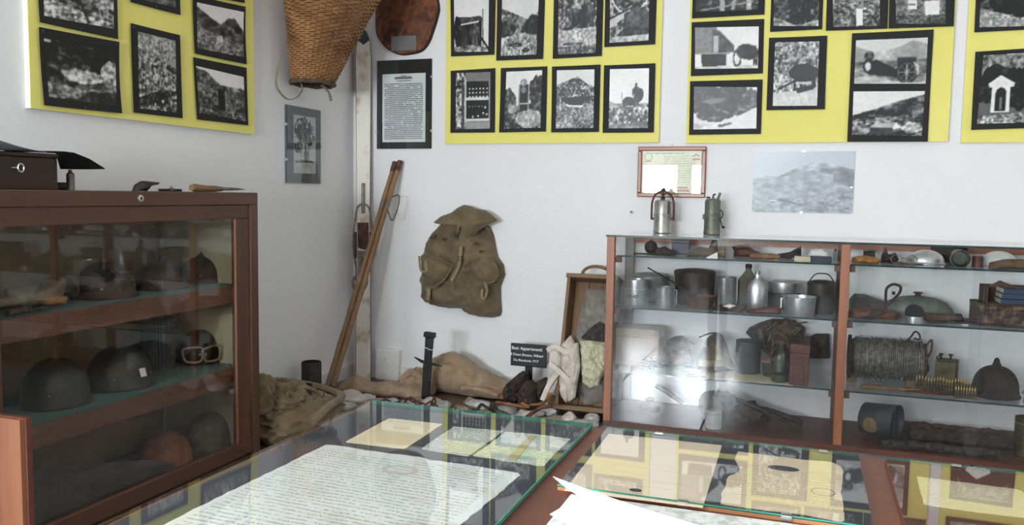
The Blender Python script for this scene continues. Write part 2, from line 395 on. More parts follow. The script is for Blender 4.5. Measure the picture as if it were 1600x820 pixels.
def paint(ops, w_, h, seed):
    """grey picture as an array, row 0 at the top; coordinates 0..1"""
    im = np.full((h, w_), 0.5); X, Y = np.meshgrid((np.arange(w_)+.5)/w_, (np.arange(h)+.5)/h)
    for k, op in enumerate(ops):
        t = op[0]; sd = seed*31+k
        if t == 'sky': im[:] = op[1]+0.06*(fbm(h, w_, 2, 2, 2, sd)-.5)
        elif t == 'hill':                                     # ridge line, tone, contrast, grain
            xs = [p[0] for p in op[1]]; ys = [p[1] for p in op[1]]
            m = Y > np.interp(X, xs, ys)+0.015*(fbm(h, w_, 12, 12, 2, sd)-.5)
            g = op[4] if len(op) > 4 else 10
            tx = (fbm(h, w_, g, g*1.4, 4, sd)-.5)*op[3]*3.4+(fbm(h, w_, 3, 3, 2, sd+3)-.5)*op[3]*1.2; im = np.where(m, np.clip(op[2]+tx, 0.03, 0.95), im)
        elif t == 'rect': m = (X > op[1]) & (X < op[3]) & (Y > op[2]) & (Y < op[4]); im = np.where(m, op[5]+(op[6] if len(op) > 6 else .06)*(fbm(h, w_, 14, 14, 3, sd)-.5)*2, im)
        elif t == 'blob':
            d = ((X-op[1])/op[3])**2+((Y-op[2])/op[4])**2; m = d+0.9*(fbm(h, w_, 9, 9, 3, sd)-.5) < 1
            im = np.where(m, np.clip(op[5]+(op[6] if len(op) > 6 else .2)*(fbm(h, w_, 14, 14, 4, sd+5)-.5)*(4.5 if op[5] < .5 else 3), .03, .95), im)
        elif t == 'disc': m = ((X-op[1])/op[3])**2+((Y-op[2])/op[4])**2 < 1; im = np.where(m, op[5], im)
        elif t == 'ring':
            d = np.sqrt(((X-op[1])/op[3])**2+((Y-op[2])/op[4])**2); im = np.where(abs(d-1) < op[5], op[6], im)
        elif t == 'line':
            x0, y0, x1, y1, wd, v = op[1:]; L = math.hypot(x1-x0, y1-y0)+1e-9
            tt = np.clip(((X-x0)*(x1-x0)+(Y-y0)*(y1-y0))/L**2, 0, 1); m = np.hypot(X-x0-tt*(x1-x0), Y-y0-tt*(y1-y0)) < wd; im = np.where(m, v, im)
        elif t == 'poly':
            p = op[1]; m = np.zeros_like(im, bool); n = len(p)
            for i in range(n):
                (xa, ya), (xb, yb) = p[i], p[(i+1) % n]; c = ((ya > Y) != (yb > Y)) & (X < (xb-xa)*(Y-ya)/(yb-ya+1e-9)+xa); m ^= c
            im = np.where(m, op[2]+(op[3] if len(op) > 3 else .05)*(fbm(h, w_, 16, 16, 3, sd)-.5)*2, im)
        elif t == 'rubble':                                   # bright stones with dark gaps below a line
            xs = [p[0] for p in op[1]]; ys = [p[1] for p in op[1]]; y2 = op[2]
            m = (Y > np.interp(X, xs, ys)) & (Y < y2); n = fbm(h, w_, op[3], op[3]*1.3, 3, sd); im = np.where(m, np.clip(op[4]+(n-.5)*op[5], .04, .95), im)
        elif t == 'man':                                      # x, foot y, height, tone
            x, y, hh, v = op[1:5]; a = w_/h
            for (cx, cy, rx, ry) in ((0, -.93, .05, .07), (0, -.68, .11, .2), (-.05, -.25, .055, .27), (.06, -.25, .055, .27), (-.13, -.62, .035, .17), (.13, -.62, .035, .17)):
                im = np.where(((X-x-cx*hh/a)/(rx*hh/a))**2+((Y-y-cy*hh)/(ry*hh))**2 < 1, np.clip(v+.5*(fbm(h, w_, 14, 14, 3, sd)-.5), .03, .9), im)
        elif t == 'dots':
            for (x, y) in op[1]: im = np.where(np.hypot((X-x)*w_/h, Y-y) < op[2], op[3], im)
    k_ = np.pad(im, 1, mode='edge'); im = .4*im+.15*(k_[:-2, 1:-1]+k_[2:, 1:-1]+k_[1:-1, :-2]+k_[1:-1, 2:]); im = .46+(im-.48)*1.22
    return np.clip(im+0.05*(fbm(h, w_, w_/2.5, h/2.5, 1, seed+900)-.5), 0.02, 0.93)
def grid_print(name, fn, pic, parent, mat):
    h, w_ = pic.shape[:2]; vs = []
    for j in range(h):
        for i in range(w_): vs.append(fn(i/(w_-1), 1-j/(h-1)))
    a = np.arange(h*w_).reshape(h, w_); fs = np.stack([a[1:, :-1].ravel(), a[1:, 1:].ravel(), a[:-1, 1:].ravel(), a[:-1, :-1].ravel()], 1)
    me = bpy.data.meshes.new(name); me.from_pydata(vs, [], fs.tolist()); me.update()
    ca = me.color_attributes.new('Col', 'FLOAT_COLOR', 'POINT')
    if pic.ndim == 2: c = np.repeat(pic.reshape(-1, 1), 3, 1)*np.array([1.0, 0.985, 0.975])
    else: c = pic.reshape(-1, 3)
    c = np.where(c <= 0.04045, c/12.92, ((c+0.055)/1.055)**2.4); c = np.concatenate([c, np.ones((len(c), 1))], 1)
    ca.data.foreach_set('color', c.astype(np.float32).ravel()); me.materials.append(mat)
    me.polygons.foreach_set('use_smooth', [True]*len(me.polygons))
    o = bpy.data.objects.new(name, me); col.objects.link(o); o.parent = parent; return o
def Z1(p): return (p[0]/3.7275, p[1]/3.7275)
def Z2(p): return (690+p[0]/3.566, p[1]/3.566)
def Z3(p): return (1040+p[0]/2.857, p[1]/2.857)
def bil(q, u, v): return q[3]*(1-u)*(1-v)+q[2]*u*(1-v)+q[1]*u*v+q[0]*(1-u)*v      # q = TL TR BR BL
PHN = [0]
def pinned(zf, wall, mount, prints, label, recipes, bow=0.006, pins=True):
    PHN[0] += 1; sd = PHN[0]; rs = random.Random(sd)
    ax, off, N = (1, -0.026, Vector((0, -1, 0))) if wall == 'b' else (0, 0.026, Vector((1, 0, 0)))
    q = [Vector(on(ax, off, *zf(p))) for p in mount]; org = (q[2]+q[3])/2
    ex, ey = q[1]-q[0]+q[2]-q[3], q[0]-q[3]+q[1]-q[2]; ex /= 2; ey /= 2
    root = T('pinned_photograph', label, 'photograph', org)
    bu, bv = rs.uniform(-1, 1), rs.uniform(.3, 1)
    def sf(u, v, d=0.0): return bil(q, u, v)-org+N*(0.0015+d+bow*(bv*((2*v-1)**2)*(.5+.5*u*bu)+.5*abs(bu)*(2*u-1)**2))
    P(MB().sheet(lambda u, v: sf(u, v), 9, 9, N, 0.0012), 'mount', M_mount, root)
    for pr, rec in zip(prints, recipes):
        c = [Vector(on(ax, off, *zf(p))) for p in pr]
        uv = []
        for p in c: dlt = p-q[3]; uv.append(Vector((dlt.dot(ex)/ex.length_squared, dlt.dot(ey)/ey.length_squared, 0)))
        wpx = 74; asp = (c[0]-c[3]).length/(c[1]-c[0]).length; pic = paint(rec, wpx, max(40, int(wpx*asp)), sd*7+1)
        def fn(u, v, uv=uv): m = bil(uv, u, v); return sf(m.x, m.y, 0.0007)
        grid_print('print', fn, pic, root, M_photo)
    if pins:
        for (u, v) in ((.5, .03), (.04, .96), (.96, .96)):
            p = sf(u, v, 0.0); m = MB().lathe([(0.003, -0.001), (0.004, 0.002), (0.0025, 0.005), (0.0, 0.0055)], 8, M=Matrix.Translation(p) @ Vector((0, 0, 1)).rotation_difference(N).to_matrix().to_4x4()); P(m, 'pin', M_pin, root)
    return root
def board(lab, wall, a0, a1, z0, z1):
    if wall == 'b':
        r = T('display_board', lab, 'board', ((a0+a1)/2, -0.001, z0)); hw = (a1-a0)/2
        P(MB().bb((-hw, -0.018, 0), (hw, 0.001, z1-z0)), 'panel', M_wht, r, smooth=False); P(MB().bb((-hw, -0.0205, 0), (hw, -0.018, z1-z0)), 'facing', M_yel, r, smooth=False)
    else:
        r = T('display_board', lab, 'board', (0.001, (a0+a1)/2, z0)); hw = (a1-a0)/2
        P(MB().bb((-0.001, -hw, 0), (0.018, hw, z1-z0)), 'panel', M_wht, r, smooth=False); P(MB().bb((0.018, -hw, 0), (0.0205, hw, z1-z0)), 'facing', M_yel, r, smooth=False)
ly0 = on(0, .02, 48, 175)[1]; ly1 = on(0, .02, 397, 208)[1]
board('yellow display board of hillside photographs on the wall above the helmet cabinet', 'l', ly0, ly1, 1.26, 2.18)
bx0 = on(1, -.02, 695.5, 226)[0]; bx1 = on(1, -.02, 1029, 223)[0]
board('yellow display board carrying eight upright photographs beside the typed text frame', 'b', bx0, bx1, 1.27, 2.18)
bx0 = on(1, -.02, 1071.5, 222)[0]; bx1 = on(1, -.02, 1481, 225)[0]
board('yellow display board above the hill photograph, with cannon and cart photographs', 'b', bx0, bx1, 1.265, 2.18)
bx0 = on(1, -.02, 1501, 225)[0]
board('yellow display board carrying the wayside shrine photograph', 'b', bx0, bx0+1.13, 1.26, 2.18)
H = 'hill'
# --- left wall
pinned(Z1, 'l', [(203, -320), (675, -190), (683, 228), (225, 130)], [[(243, -240), (652, -125), (660, 172), (250, 92)]], 'black-mounted photograph of a rough grassy slope with bare stems', [[('sky', .7), (H, [(0, .1), (1, .02)], .42, .5, 16), (H, [(0, .62), (.4, .75), (1, .9)], .62, .6, 22), ('line', .4, .3, .62, .95, .02, .15), ('line', .7, .2, .8, .8, .006, .85), ('line', .85, .3, .92, .8, .006, .8)]])
pinned(Z1, 'l', [(218, 157), (683, 245), (700, 660), (250, 613)], [[(255, 218), (668, 300), (677, 608), (280, 565)]], 'black-mounted photograph of dark trees over a stony path', [[('sky', .3), (H, [(0, 0), (1, 0)], .14, .35, 14), ('blob', .5, .55, .3, .12, .7, .5), ('blob', .9, .45, .12, .25, .6, .6), ('rubble', [(0, .72), (.5, .78), (1, .66)], 1, 24, .55, 1.2), (H, [(0, 1), (.4, .95), (.6, .8), (1, .76)], .2, .2, 20), ('line', .0, .05, .08, .04, .02, .85)]])
pinned(Z1, 'l', [(745, -420), (1040, -330), (1047, 88), (755, 12)], [[(782, -360), (1012, -285), (1017, 52), (790, -10)]], 'black-mounted photograph with a dim grey lower slope', [[('sky', .8), (H, [(0, .3), (1, .4)], .5, .4), (H, [(0, .8), (1, .75)], .32, .2)]])
pinned(Z1, 'l', [(757, 135), (1045, 205), (1060, 688), (775, 655)], [[(800, 183), (1020, 235), (1026, 652), (808, 630)]], 'upright black-mounted photograph of a rocky gully with pale scree', [[('sky', .6), ('rubble', [(0, 0), (1, 0)], .3, 26, .6, .9), (H, [(0, .25), (.6, .3), (1, .4)], .35, .5, 20), ('rubble', [(0, .2), (1, .5)], 1, 22, .5, 1.4), (H, [(0, .85), (.6, .72), (1, .7)], .15, .3, 18), ('rubble', [(.2, .95), (1, .75)], 1, 18, .4, 1.8)]])
pinned(Z1, 'l', [(1105, -360), (1415, -270), (1420, 18), (1112, -42)], [[(1130, -310), (1400, -230), (1403, -15), (1135, -72)]], 'black-mounted photograph topmost in the hillside column at the end of the board', [[('sky', .8), (H, [(0, .5), (1, .4)], .4, .4)]])
pinned(Z1, 'l', [(1117, -28), (1423, 40), (1430, 375), (1130, 312)], [[(1138, 2), (1410, 78), (1415, 332), (1145, 280)]], 'black-mounted photograph of a bare grassy hill against the sky', [[('sky', .82), (H, [(0, .1), (.3, .28), (.5, .38), (.65, .22), (.8, .2), (1, .45)], .3, .25, 12), (H, [(0, .42), (.5, .62), (1, .72)], .55, .35, 26), (H, [(0, .85), (1, 1.02)], .4, .4, 26)]])
pinned(Z1, 'l', [(1123, 333), (1433, 395), (1443, 730), (1145, 695)], [[(1148, 382), (1422, 435), (1430, 690), (1160, 655)]], 'black-mounted photograph of a low stone hut doorway under a hill', [[('sky', .84), (H, [(0, .05), (.2, .08), (.5, .33), (1, .35)], .3, .3, 12), (H, [(0, .35), (1, .28)], .36, .35, 22), ('rect', .42, .42, .56, .85, .05), ('line', .58, .4, .58, .9, .012, .55), (H, [(0, .88), (1, .82)], .4, .4, 24)]])
# --- middle board
pinned(Z2, 'b', [(48, -150), (305, -170), (295, 305), (55, 315)], [[(80, -110), (272, -120), (268, 285), (75, 290)]], 'upright photograph of men under a thatched shelter with poles', [[('sky', .84), ('rect', .05, .52, .8, .95, .16, .25), ('poly', [(.08, .54), (.75, .5), (.85, .57), (.1, .6)], .3, .2), ('line', .82, .42, .84, .98, .015, .4), ('man', .6, .96, .4, .35), ('man', .3, .95, .35, .22), ('blob', .1, .7, .12, .2, .12), (H, [(0, .93), (.5, .9), (1, .95)], .55, .3), ('line', .2, .62, .7, .58, .012, .8), ('line', .78, .8, 1, .96, .02, .1)]])
pinned(Z2, 'b', [(312, -120), (580, -140), (566, 328), (305, 338)], [[(340, -80), (545, -95), (530, 305), (332, 313)]], 'upright photograph of a stony slope with a dark hut', [[('sky', .8), (H, [(0, .33), (.4, .42), (.7, .5), (1, .4)], .42, .35, 16), ('blob', .85, .6, .2, .16, .08), ('blob', .15, .62, .25, .12, .25), (H, [(0, .75), (.5, .68), (1, .72)], .62, .35, 22), ('blob', .4, .85, .2, .03, .15), ('blob', .7, .93, .1, .03, .2)]])
pinned(Z2, 'b', [(628, -130), (905, -145), (893, 312), (620, 328)], [[(655, -95), (868, -105), (860, 298), (650, 305)]], 'upright photograph of men with a mule before a hillside', [[('sky', .78), (H, [(0, .1), (.4, .2), (1, .1)], .4, .4, 18), ('blob', .5, .5, .22, .12, .2), ('man', .68, .72, .42, .15), ('man', .85, .7, .38, .28), ('line', .3, .65, .6, .55, .015, .15), (H, [(0, .68), (1, .63)], .68, .25, 20), ('blob', .4, .86, .3, .02, .35), (H, [(0, .9), (1, .88)], .48, .3, 22)]])
pinned(Z2, 'b', [(915, -190), (1205, -205), (1190, 247), (907, 263)], [[(945, -150), (1165, -160), (1155, 228), (938, 240)]], 'upright photograph of a tilted cart wheel and dark basket', [[('sky', .6), (H, [(0, 0), (1, 0)], .4, .5, 14), ('disc', .62, .3, .22, .13, .5), ('ring', .5, .2, .5, .4, .04, .8), ('poly', [(0, .8), (0, .68), (.55, .48), (.7, .52)], .75), ('blob', .72, .7, .35, .2, .32, .1), ('line', .0, .66, .9, .42, .012, .12), ('blob', .65, .88, .4, .1, .18, .2), (H, [(0, .92), (1, .9)], .7, .2)]])
pinned(Z2, 'b', [(52, 395), (300, 380), (297, 738), (50, 740)], [[(80, 405), (272, 402), (270, 715), (80, 720)]], 'upright photograph of a dark shelf holding rows of pale objects', [[('sky', .55), ('rect', .3, .0, 1, .16, .5), (H, [(0, 0), (.28, 0), (.285, 1.2), (1, 1.2)], .5, .5, 14), ('rect', .3, .16, .95, .82, .05), ('rect', .26, .12, .31, .88, .75), ('rect', .28, .44, .95, .49, .8), ('rect', .28, .81, .97, .86, .8), ('dots', [(.4+.1*i, .29+.07*j) for i in range(6) for j in range(3)], .018, .8), ('dots', [(.4+.09*i, .6) for i in range(6)], .012, .7), ('dots', [(.85, .62), (.8, .72), (.9, .74), (.65, .77), (.5, .78)], .02, .8), ('line', .2, .1, .22, .98, .03, .3), ('rect', .3, .88, 1, 1, .6)]])
pinned(Z2, 'b', [(332, 380), (590, 370), (582, 733), (322, 738)], [[(357, 402), (557, 395), (550, 715), (350, 718)]], 'upright photograph of a small stone wayside niche', [[('sky', .85), ('blob', .9, .4, .25, .3, .18), ('blob', .1, .5, .22, .2, .3), (H, [(0, .62), (1, .55)], .32, .4, 18), ('rect', .36, .24, .66, .68, .15), ('rect', .36, .24, .4, .68, .55), ('rect', .62, .24, .66, .68, .6), ('blob', .5, .2, .1, .06, .6), ('rect', .4, .55, .63, .58, .7), ('disc', .5, .33, .07, .06, .5), ('blob', .66, .83, .36, .16, .68, .2), ('blob', .2, .66, .12, .08, .65)]])
pinned(Z2, 'b', [(617, 372), (886, 360), (877, 735), (612, 738)], [[(645, 392), (853, 387), (847, 712), (638, 715)]], 'upright photograph of a branch shelter over a dark hollow', [[('sky', .82), (H, [(0, .26), (.3, .18), (.55, .12), (.8, .24), (1, .3)], .35, .5, 26), (H, [(0, .58), (1, .56)], .52, .35, 28), ('poly', [(.1, .47), (.95, .46), (.72, .6), (.35, .6)], .07, .1), ('poly', [(.08, .48), (.2, .58), (.42, .6), (.7, .6), (.82, .48), (.74, .58), (.7, .64), (.3, .63)], .85), ('line', .1, .46, .12, .68, .014, .8)]])
pinned(Z2, 'b', [(906, 365), (1192, 353), (1182, 738), (898, 740)], [[(940, 385), (1158, 380), (1150, 712), (932, 715)]], 'upright photograph of a man with a loaded mule on rubble', [[('sky', .86), (H, [(0, .52), (.15, .58), (1, .58)], .6, .2), ('blob', .5, .57, .16, .1, .12), ('man', .68, .64, .4, .14), ('blob', .76, .44, .1, .12, .18), ('line', .32, .4, .34, .6, .012, .6), ('rubble', [(0, .66), (.4, .62), (1, .6)], .93, 16, .45, 1.6), (H, [(0, .94), (1, .88)], .42, .15)]])
# --- right board
pinned(Z3, 'b', [(125, -165), (450, -190), (441, 65), (118, 83)], [[(142, -130), (422, -150), (412, 43), (135, 55)]], 'black-mounted photograph of gnarled tree roots and figures', [[('sky', .5), (H, [(0, 0), (1, 0)], .2, .4, 12), ('line', .4, .3, .44, 1, .04, .65), ('line', .65, .4, .6, .95, .03, .6), ('man', .85, 1, .6, .7), ('line', .1, .95, .9, .8, .02, .6)]])
pinned(Z3, 'b', [(117, 100), (440, 85), (434, 328), (113, 340)], [[(135, 125), (420, 114), (413, 302), (132, 308)]], 'black-mounted photograph of a wheeled cart beside a tall building', [[('sky', .85), ('poly', [(0, 0), (.35, 0), (.32, .6), (0, .65)], .5, .1), ('poly', [(.28, .05), (.4, .1), (.62, .45), (.62, .6), (.28, .6)], .3, .15), ('rect', .3, .2, .38, .6, .7), ('poly', [(.1, .62), (.5, .58), (.5, .92), (.12, .94)], .15, .15), ('rect', .1, .6, .55, .64, .6), ('ring', .67, .75, .055, .18, .18, .12), ('blob', .82, .6, .16, .18, .15), ('man', .95, .95, .5, .2), (H, [(0, .95), (1, .92)], .78, .1)]])
pinned(Z3, 'b', [(110, 363), (433, 355), (425, 598), (105, 602)], [[(130, 388), (411, 387), (406, 572), (125, 578)]], 'black-mounted photograph of an army column on a tree-lined road', [[('sky', .82), ('blob', .1, .2, .3, .4, .12), ('blob', .6, .25, .28, .35, .15), ('blob', .9, .3, .14, .25, .3), ('poly', [(.1, .35), (.3, .28), (.5, .25), (.5, .32), (.3, .42)], .45), ('blob', .35, .62, .28, .2, .2, .3), ('blob', .7, .55, .25, .12, .25, .3), ('poly', [(.95, .5), (1, .52), (1, 1), (.3, 1)], .8), ('poly', [(.38, .9), (.6, .84), (.62, .87), (.42, .95)], .25), ('blob', .1, .92, .2, .06, .75)]])
pinned(Z3, 'b', [(478, -190), (712, -205), (698, 131), (466, 143)], [[(492, -160), (697, -170), (682, 117), (482, 117)]], 'upright photograph of soldiers standing on pale ground', [[('sky', .5), (H, [(0, 0), (1, 0)], .25, .4, 14), ('man', .7, .96, .7, .08), ('man', .45, .97, .55, .14), ('man', .2, .95, .5, .3), (H, [(0, .85), (.5, .98), (1, .9)], .6, .3)]])
pinned(Z3, 'b', [(462, 170), (721, 160), (710, 488), (450, 492)], [[(492, 190), (690, 183), (675, 470), (478, 473)]], 'upright photograph of a dark mule harnessed on a sunlit track', [[('sky', .5), ('rubble', [(0, 0), (1, 0)], .5, 18, .5, 1.2), (H, [(0, .5), (1, .45)], .6, .4, 20), ('blob', .68, .48, .32, .14, .07, .06), ('line', .5, .5, .48, .78, .03, .08), ('line', .62, .55, .62, .7, .025, .08), ('line', .9, .5, .92, .75, .03, .08), ('line', 0, .78, .5, .6, .015, .1), ('ring', .02, .6, .1, .2, .12, .7), ('rect', .5, .62, .85, .66, .75), ('poly', [(0, .95), (0, .8), (.5, .76), (1, .7), (1, 1), (0, 1)], .78, .1), ('poly', [(.5, .72), (.95, .66), (.9, .74), (.55, .8)], .15)]])
pinned(Z3, 'b', [(725, -180), (1000, -190), (990, 128), (715, 138)], [[(757, -150), (968, -160), (957, 110), (748, 120)]], 'upright photograph of a white marker post on a slope', [[('sky', .7), (H, [(0, .2), (1, .1)], .5, .25, 16), (H, [(0, .62), (1, .55)], .4, .35, 20), ('rect', .5, .7, .64, .98, .88), ('rect', .6, .68, .72, .72, .85), ('rect', .6, .3, .66, .7, .55)]])
pinned(Z3, 'b', [(1003, -195), (1300, -205), (1285, 118), (995, 128)], [[(1038, -160), (1265, -170), (1252, 100), (1030, 105)]], 'photograph of two pale signs standing on grey ground', [[('sky', .5), (H, [(0, 0), (1, 0)], .45, .2, 18), ('rect', .25, .6, .43, .76, .85), ('rect', .27, .66, .4, .69, .5), ('poly', [(.58, .62), (.88, .6), (.88, .84), (.6, .86)], .85), (H, [(0, .86), (1, .84)], .35, .2, 24)]])
pinned(Z3, 'b', [(832, 150), (1195, 133), (1168, 633), (810, 633)], [[(852, 180), (1172, 167), (1162, 372), (843, 373)], [(840, 408), (1158, 405), (1143, 605), (832, 602)]], 'tall black mount holding two photographs, field gun above a hillside house', [
    [('sky', .8), (H, [(0, .15), (.3, .3), (.6, .2), (.8, .05), (1, .15)], .6, .08), (H, [(0, .5), (1, .45)], .5, .2), ('blob', .38, .36, .15, .1, .75, .1), ('blob', .2, .38, .07, .1, .2), ('poly', [(.12, .6), (.3, .45), (.62, .7), (.6, .85), (.2, .78)], .1), ('disc', .2, .6, .08, .16, .12), ('disc', .19, .6, .04, .1, .8), ('poly', [(.6, .42), (.85, .42), (.85, .55), (.6, .6)], .2), ('disc', .73, .74, .145, .25, .08), ('ring', .73, .74, .115, .2, .05, .55), ('line', .73, .56, .73, .92, .008, .6), ('line', .63, .74, .83, .74, .008, .6), ('line', .66, .62, .8, .86, .008, .6), ('line', .8, .62, .66, .86, .008, .6), ('poly', [(.8, .5), (.9, .6), (.88, .85), (.84, .6)], .75), (H, [(0, .85), (.3, .82), (.6, .95), (1, .95)], .75, .1)],
    [('sky', .85), (H, [(0, .55), (.3, .42), (.6, .25), (1, .08)], .25, .3, 14), (H, [(0, .65), (1, .5)], .3, .45, 22), ('blob', .12, .88, .14, .1, .6, .4), ('poly', [(.24, .82), (.33, .72), (.65, .7), (.58, .82)], .7, .12), ('poly', [(.58, .82), (.62, .7), (.72, .8), (.6, .86)], .88), ('rect', .26, .82, .58, .95, .25, .1), ('blob', .85, .8, .15, .12, .55, .5)]])
pinned(Z3, 'b', [(1390, -120), (1710, -140), (1700, 128), (1377, 145)], [[(1412, -90), (1680, -100), (1670, 113), (1400, 123)]], 'black-mounted photograph of figures on a stony mound', [[('sky', .5), (H, [(0, 0), (1, 0)], .2, .3), ('blob', .4, .5, .25, .2, .1), ('rubble', [(0, .6), (.5, .75), (1, .6)], 1, 20, .62, .8), ('blob', .7, .65, .2, .15, .12)]])
pinned(Z3, 'b', [(1382, 232), (1680, 212), (1670, 570), (1363, 580)], [[(1410, 248), (1655, 235), (1645, 548), (1388, 553)]], 'photograph of a white arched wayside shrine against a stone wall', [[('sky', .4), ('rubble', [(0, 0), (1, 0)], .4, 14, .45, .9), ('blob', .3, .45, .35, .3, .1), ('blob', .7, .5, .35, .3, .08), ('poly', [(.14, .42), (.36, .3), (.62, .42), (.6, .48), (.18, .48)], .85), ('rect', .22, .46, .54, .84, .86), ('rect', .29, .56, .47, .82, .15), ('disc', .38, .56, .09, .08, .15), ('rect', .36, .62, .4, .8, .5), (H, [(0, .88), (1, .84)], .5, .4, 26)]])
# ================================================================== things on the walls
M_alu = mottled('worn_aluminium', (176, 178, 178), (214, 216, 216), 14, 0.34, 0.85, 0.1, 40)
M_clip = plain('steel_clip', (200, 200, 200), 0.3, 0.9)
M_gl = glass('picture_glass', (0.97, 0.985, 0.98, 1))
# typed text in a frameless clip frame
a = on(1, -0.012, 588.5, 95); b = on(1, -0.012, 673, 232)
w_, h_ = (b[0]-a[0]), (a[2]-b[2])
tf = T('clip_frame', 'black-mounted typed page in a frameless glass clip frame under the wood slice', 'frame', ((a[0]+b[0])/2, 0, b[2]))
P(MB().bb((-w_/2, -0.008, 0), (w_/2, 0, h_)), 'backing', M_mount, tf, smooth=False)
pw0, pw1, ph0, ph1 = -w_/2+w_*.105, w_/2-w_*.105, h_*.075, h_*.845
M_typed = written('typed_page', (226, 226, 228), (232, 232, 233), (40, 40, 46), 0, 2, 0.0098, (pw0+.012, ph0+.012), (pw1-.014, ph1-.05), 0.27, 0.62, word=420, strength=.75)
pg = P(MB().bb((pw0, -0.0092, ph0), (pw1, -0.008, ph1)), 'page', M_typed, tf, smooth=False)
M_ink = plain('black_ink', (38, 38, 42), 0.8)
for k, (ww, zz, hh) in enumerate(((.03, .965, .004), (.10, .945, .006), (.11, .928, .006), (.09, .90, .004))):
    m = MB(); n = int(ww/.006)
    for i in range(n): m.bb((-ww/2+i*.006, -0.0096, ph1*zz), (-ww/2+i*.006+.0045, -0.0092, ph1*zz+hh))
    P(m, 'heading_line', M_ink, pg, smooth=False)
P(MB().bb((-w_/2, -0.0125, 0), (w_/2, -0.0105, h_)), 'glass_pane', M_gl, tf, smooth=False)
for sx, zz in ((1, .2), (1, .8), (-1, .2), (-1, .8)): P(MB().bb((sx*w_/2-.004, -0.0135, h_*zz-.006), (sx*w_/2+.004, -0.001, h_*zz+.006)), 'clip', M_clip, tf, smooth=False)
# drawing in a grey mount on the left wall
a = on(0, 0.012, 448, 163); b = on(0, 0.012, 502.5, 287); w_, h_ = b[1]-a[1], a[2]-b[2]
gf = T('clip_frame', 'grey-mounted old photograph of trees in a clip frame below the basket', 'frame', (0, (a[1]+b[1])/2, b[2]))
M_grey = plain('grey_mount_card', (84, 87, 88), 0.7)
P(MB().bb((0, -w_/2, 0), (0.008, w_/2, h_)), 'backing', M_grey, gf, smooth=False)
pic = paint([('sky', .72), ('blob', .45, .25, .42, .22, .3, .5), ('blob', .7, .35, .25, .15, .25, .5), ('line', .5, .3, .55, .8, .02, .15), ('line', .7, .35, .66, .75, .015, .18), ('line', .3, .3, .34, .7, .012, .25), ('blob', .2, .55, .2, .1, .3, .4), ('man', .55, .85, .3, .12), ('blob', .5, .8, .4, .04, .35, .3), (H, [(0, .82), (1, .8)], .7, .06)], 60, 130, 77)
grid_print('print', lambda u, v: (0.0085, -w_/2+w_*(.2+.64*u), h_*(.13+.76*v)), pic, gf, M_photo)
P(MB().bb((0.0095, -w_/2, 0), (0.0115, w_/2, h_)), 'glass_pane', M_gl, gf, smooth=False)
for sy, zz in ((1, .5), (-1, .3), (-1, .75)): P(MB().bb((0.001, sy*w_/2-.004, h_*zz-.006), (0.0125, sy*w_/2+.004, h_*zz+.006)), 'clip', M_clip, gf, smooth=False)
# wood slice plaque
M_slice = mottled('dark_polished_wood_slice', (60, 32, 18), (136, 80, 46), 14, 0.5, 0, 0.25, 40, (1, 1, 1), coat=0.1, dist=1.2)
M_bark = mottled('bark', (36, 20, 14), (70, 44, 30), 40, 0.9, 0, 0.6)
cxz = on(1, -0.03, 634.5, 8); org = (cxz[0], 0, cxz[2])
out = plan(-0.03, [(587, -10), (586, 45), (592, 62), (605, 77), (622, 85), (640, 84), (657, 79), (668, 66), (676, 45), (682, 25), (684, 8), (676, -25), (660, -60), (632, -72), (606, -62), (592, -40)], (org[0], 0, org[2]))
ws = T('wood_slice', 'dark varnished tree slice plaque with bark edge above the typed page', 'plaque', org)
o2 = [(p.x, p.y) for p in spline([(x, y, 0) for x, y in out], 4, True)]
P(MB().prism(o2, 0, 0.022, FACE), 'bark_rim', M_bark, ws)
P(MB().prism([(x*.975, y*.98) for x, y in o2], 0.022, 0.026, FACE), 'cut_face', M_slice, ws, bevel=0.002)
a = on(1, -.03, 611, 57); b = on(1, -.03, 650, 78)
P(MB().bb((a[0]-org[0], -0.0285, b[2]-org[2]), (b[0]-org[0], -0.026, a[2]-org[2])), 'name_plate', plain('pewter', (140, 140, 138), 0.4, 0.7), ws, bevel=0.0008)
# certificate in a wooden frame
a = on(1, -0.02, 997, 229); b = on(1, -0.02, 1101, 309); w_, h_ = b[0]-a[0], a[2]-b[2]
M_frw = wood('reddish_frame_wood', (120, 62, 36), (160, 92, 56), 0, 9, 0.4, 0.2)
cf = T('certificate', 'certificate in a reddish wooden frame on the wall behind the miner lamps', 'frame', ((a[0]+b[0])/2, 0, b[2]))
fw_ = 0.02
P(MB().bb((-w_/2+.01, -0.008, .01), (w_/2-.01, -0.001, h_-.01)), 'backing', M_wht, cf, smooth=False)
for nm, aa, bb_ in (('rail', (-w_/2, -0.02, 0), (w_/2, 0, fw_)), ('rail', (-w_/2, -0.02, h_-fw_), (w_/2, 0, h_)), ('stile', (-w_/2, -0.02, fw_), (-w_/2+fw_, 0, h_-fw_)), ('stile', (w_/2-fw_, -0.02, fw_), (w_/2, 0, h_-fw_))):
    P(MB().bb(aa, bb_), nm, M_frw, cf, bevel=0.004, seg=2)
M_cert = written('certificate_paper', (226, 222, 196), (234, 230, 208), (120, 122, 110), 0, 2, 0.011, (-w_*.12, h_*.12), (w_*.36, h_*.82), 0.25, 0.5, word=330, strength=.5)
cp = P(MB().bb((-w_/2+fw_*.8, -0.0095, fw_*.8), (w_/2-fw_*.8, -0.008, h_-fw_*.8)), 'certificate_sheet', M_cert, cf, smooth=False)
M_redp = plain('faded_red_print', (206, 128, 124), 0.8); M_greyp = plain('grey_print', (126, 128, 118), 0.8)
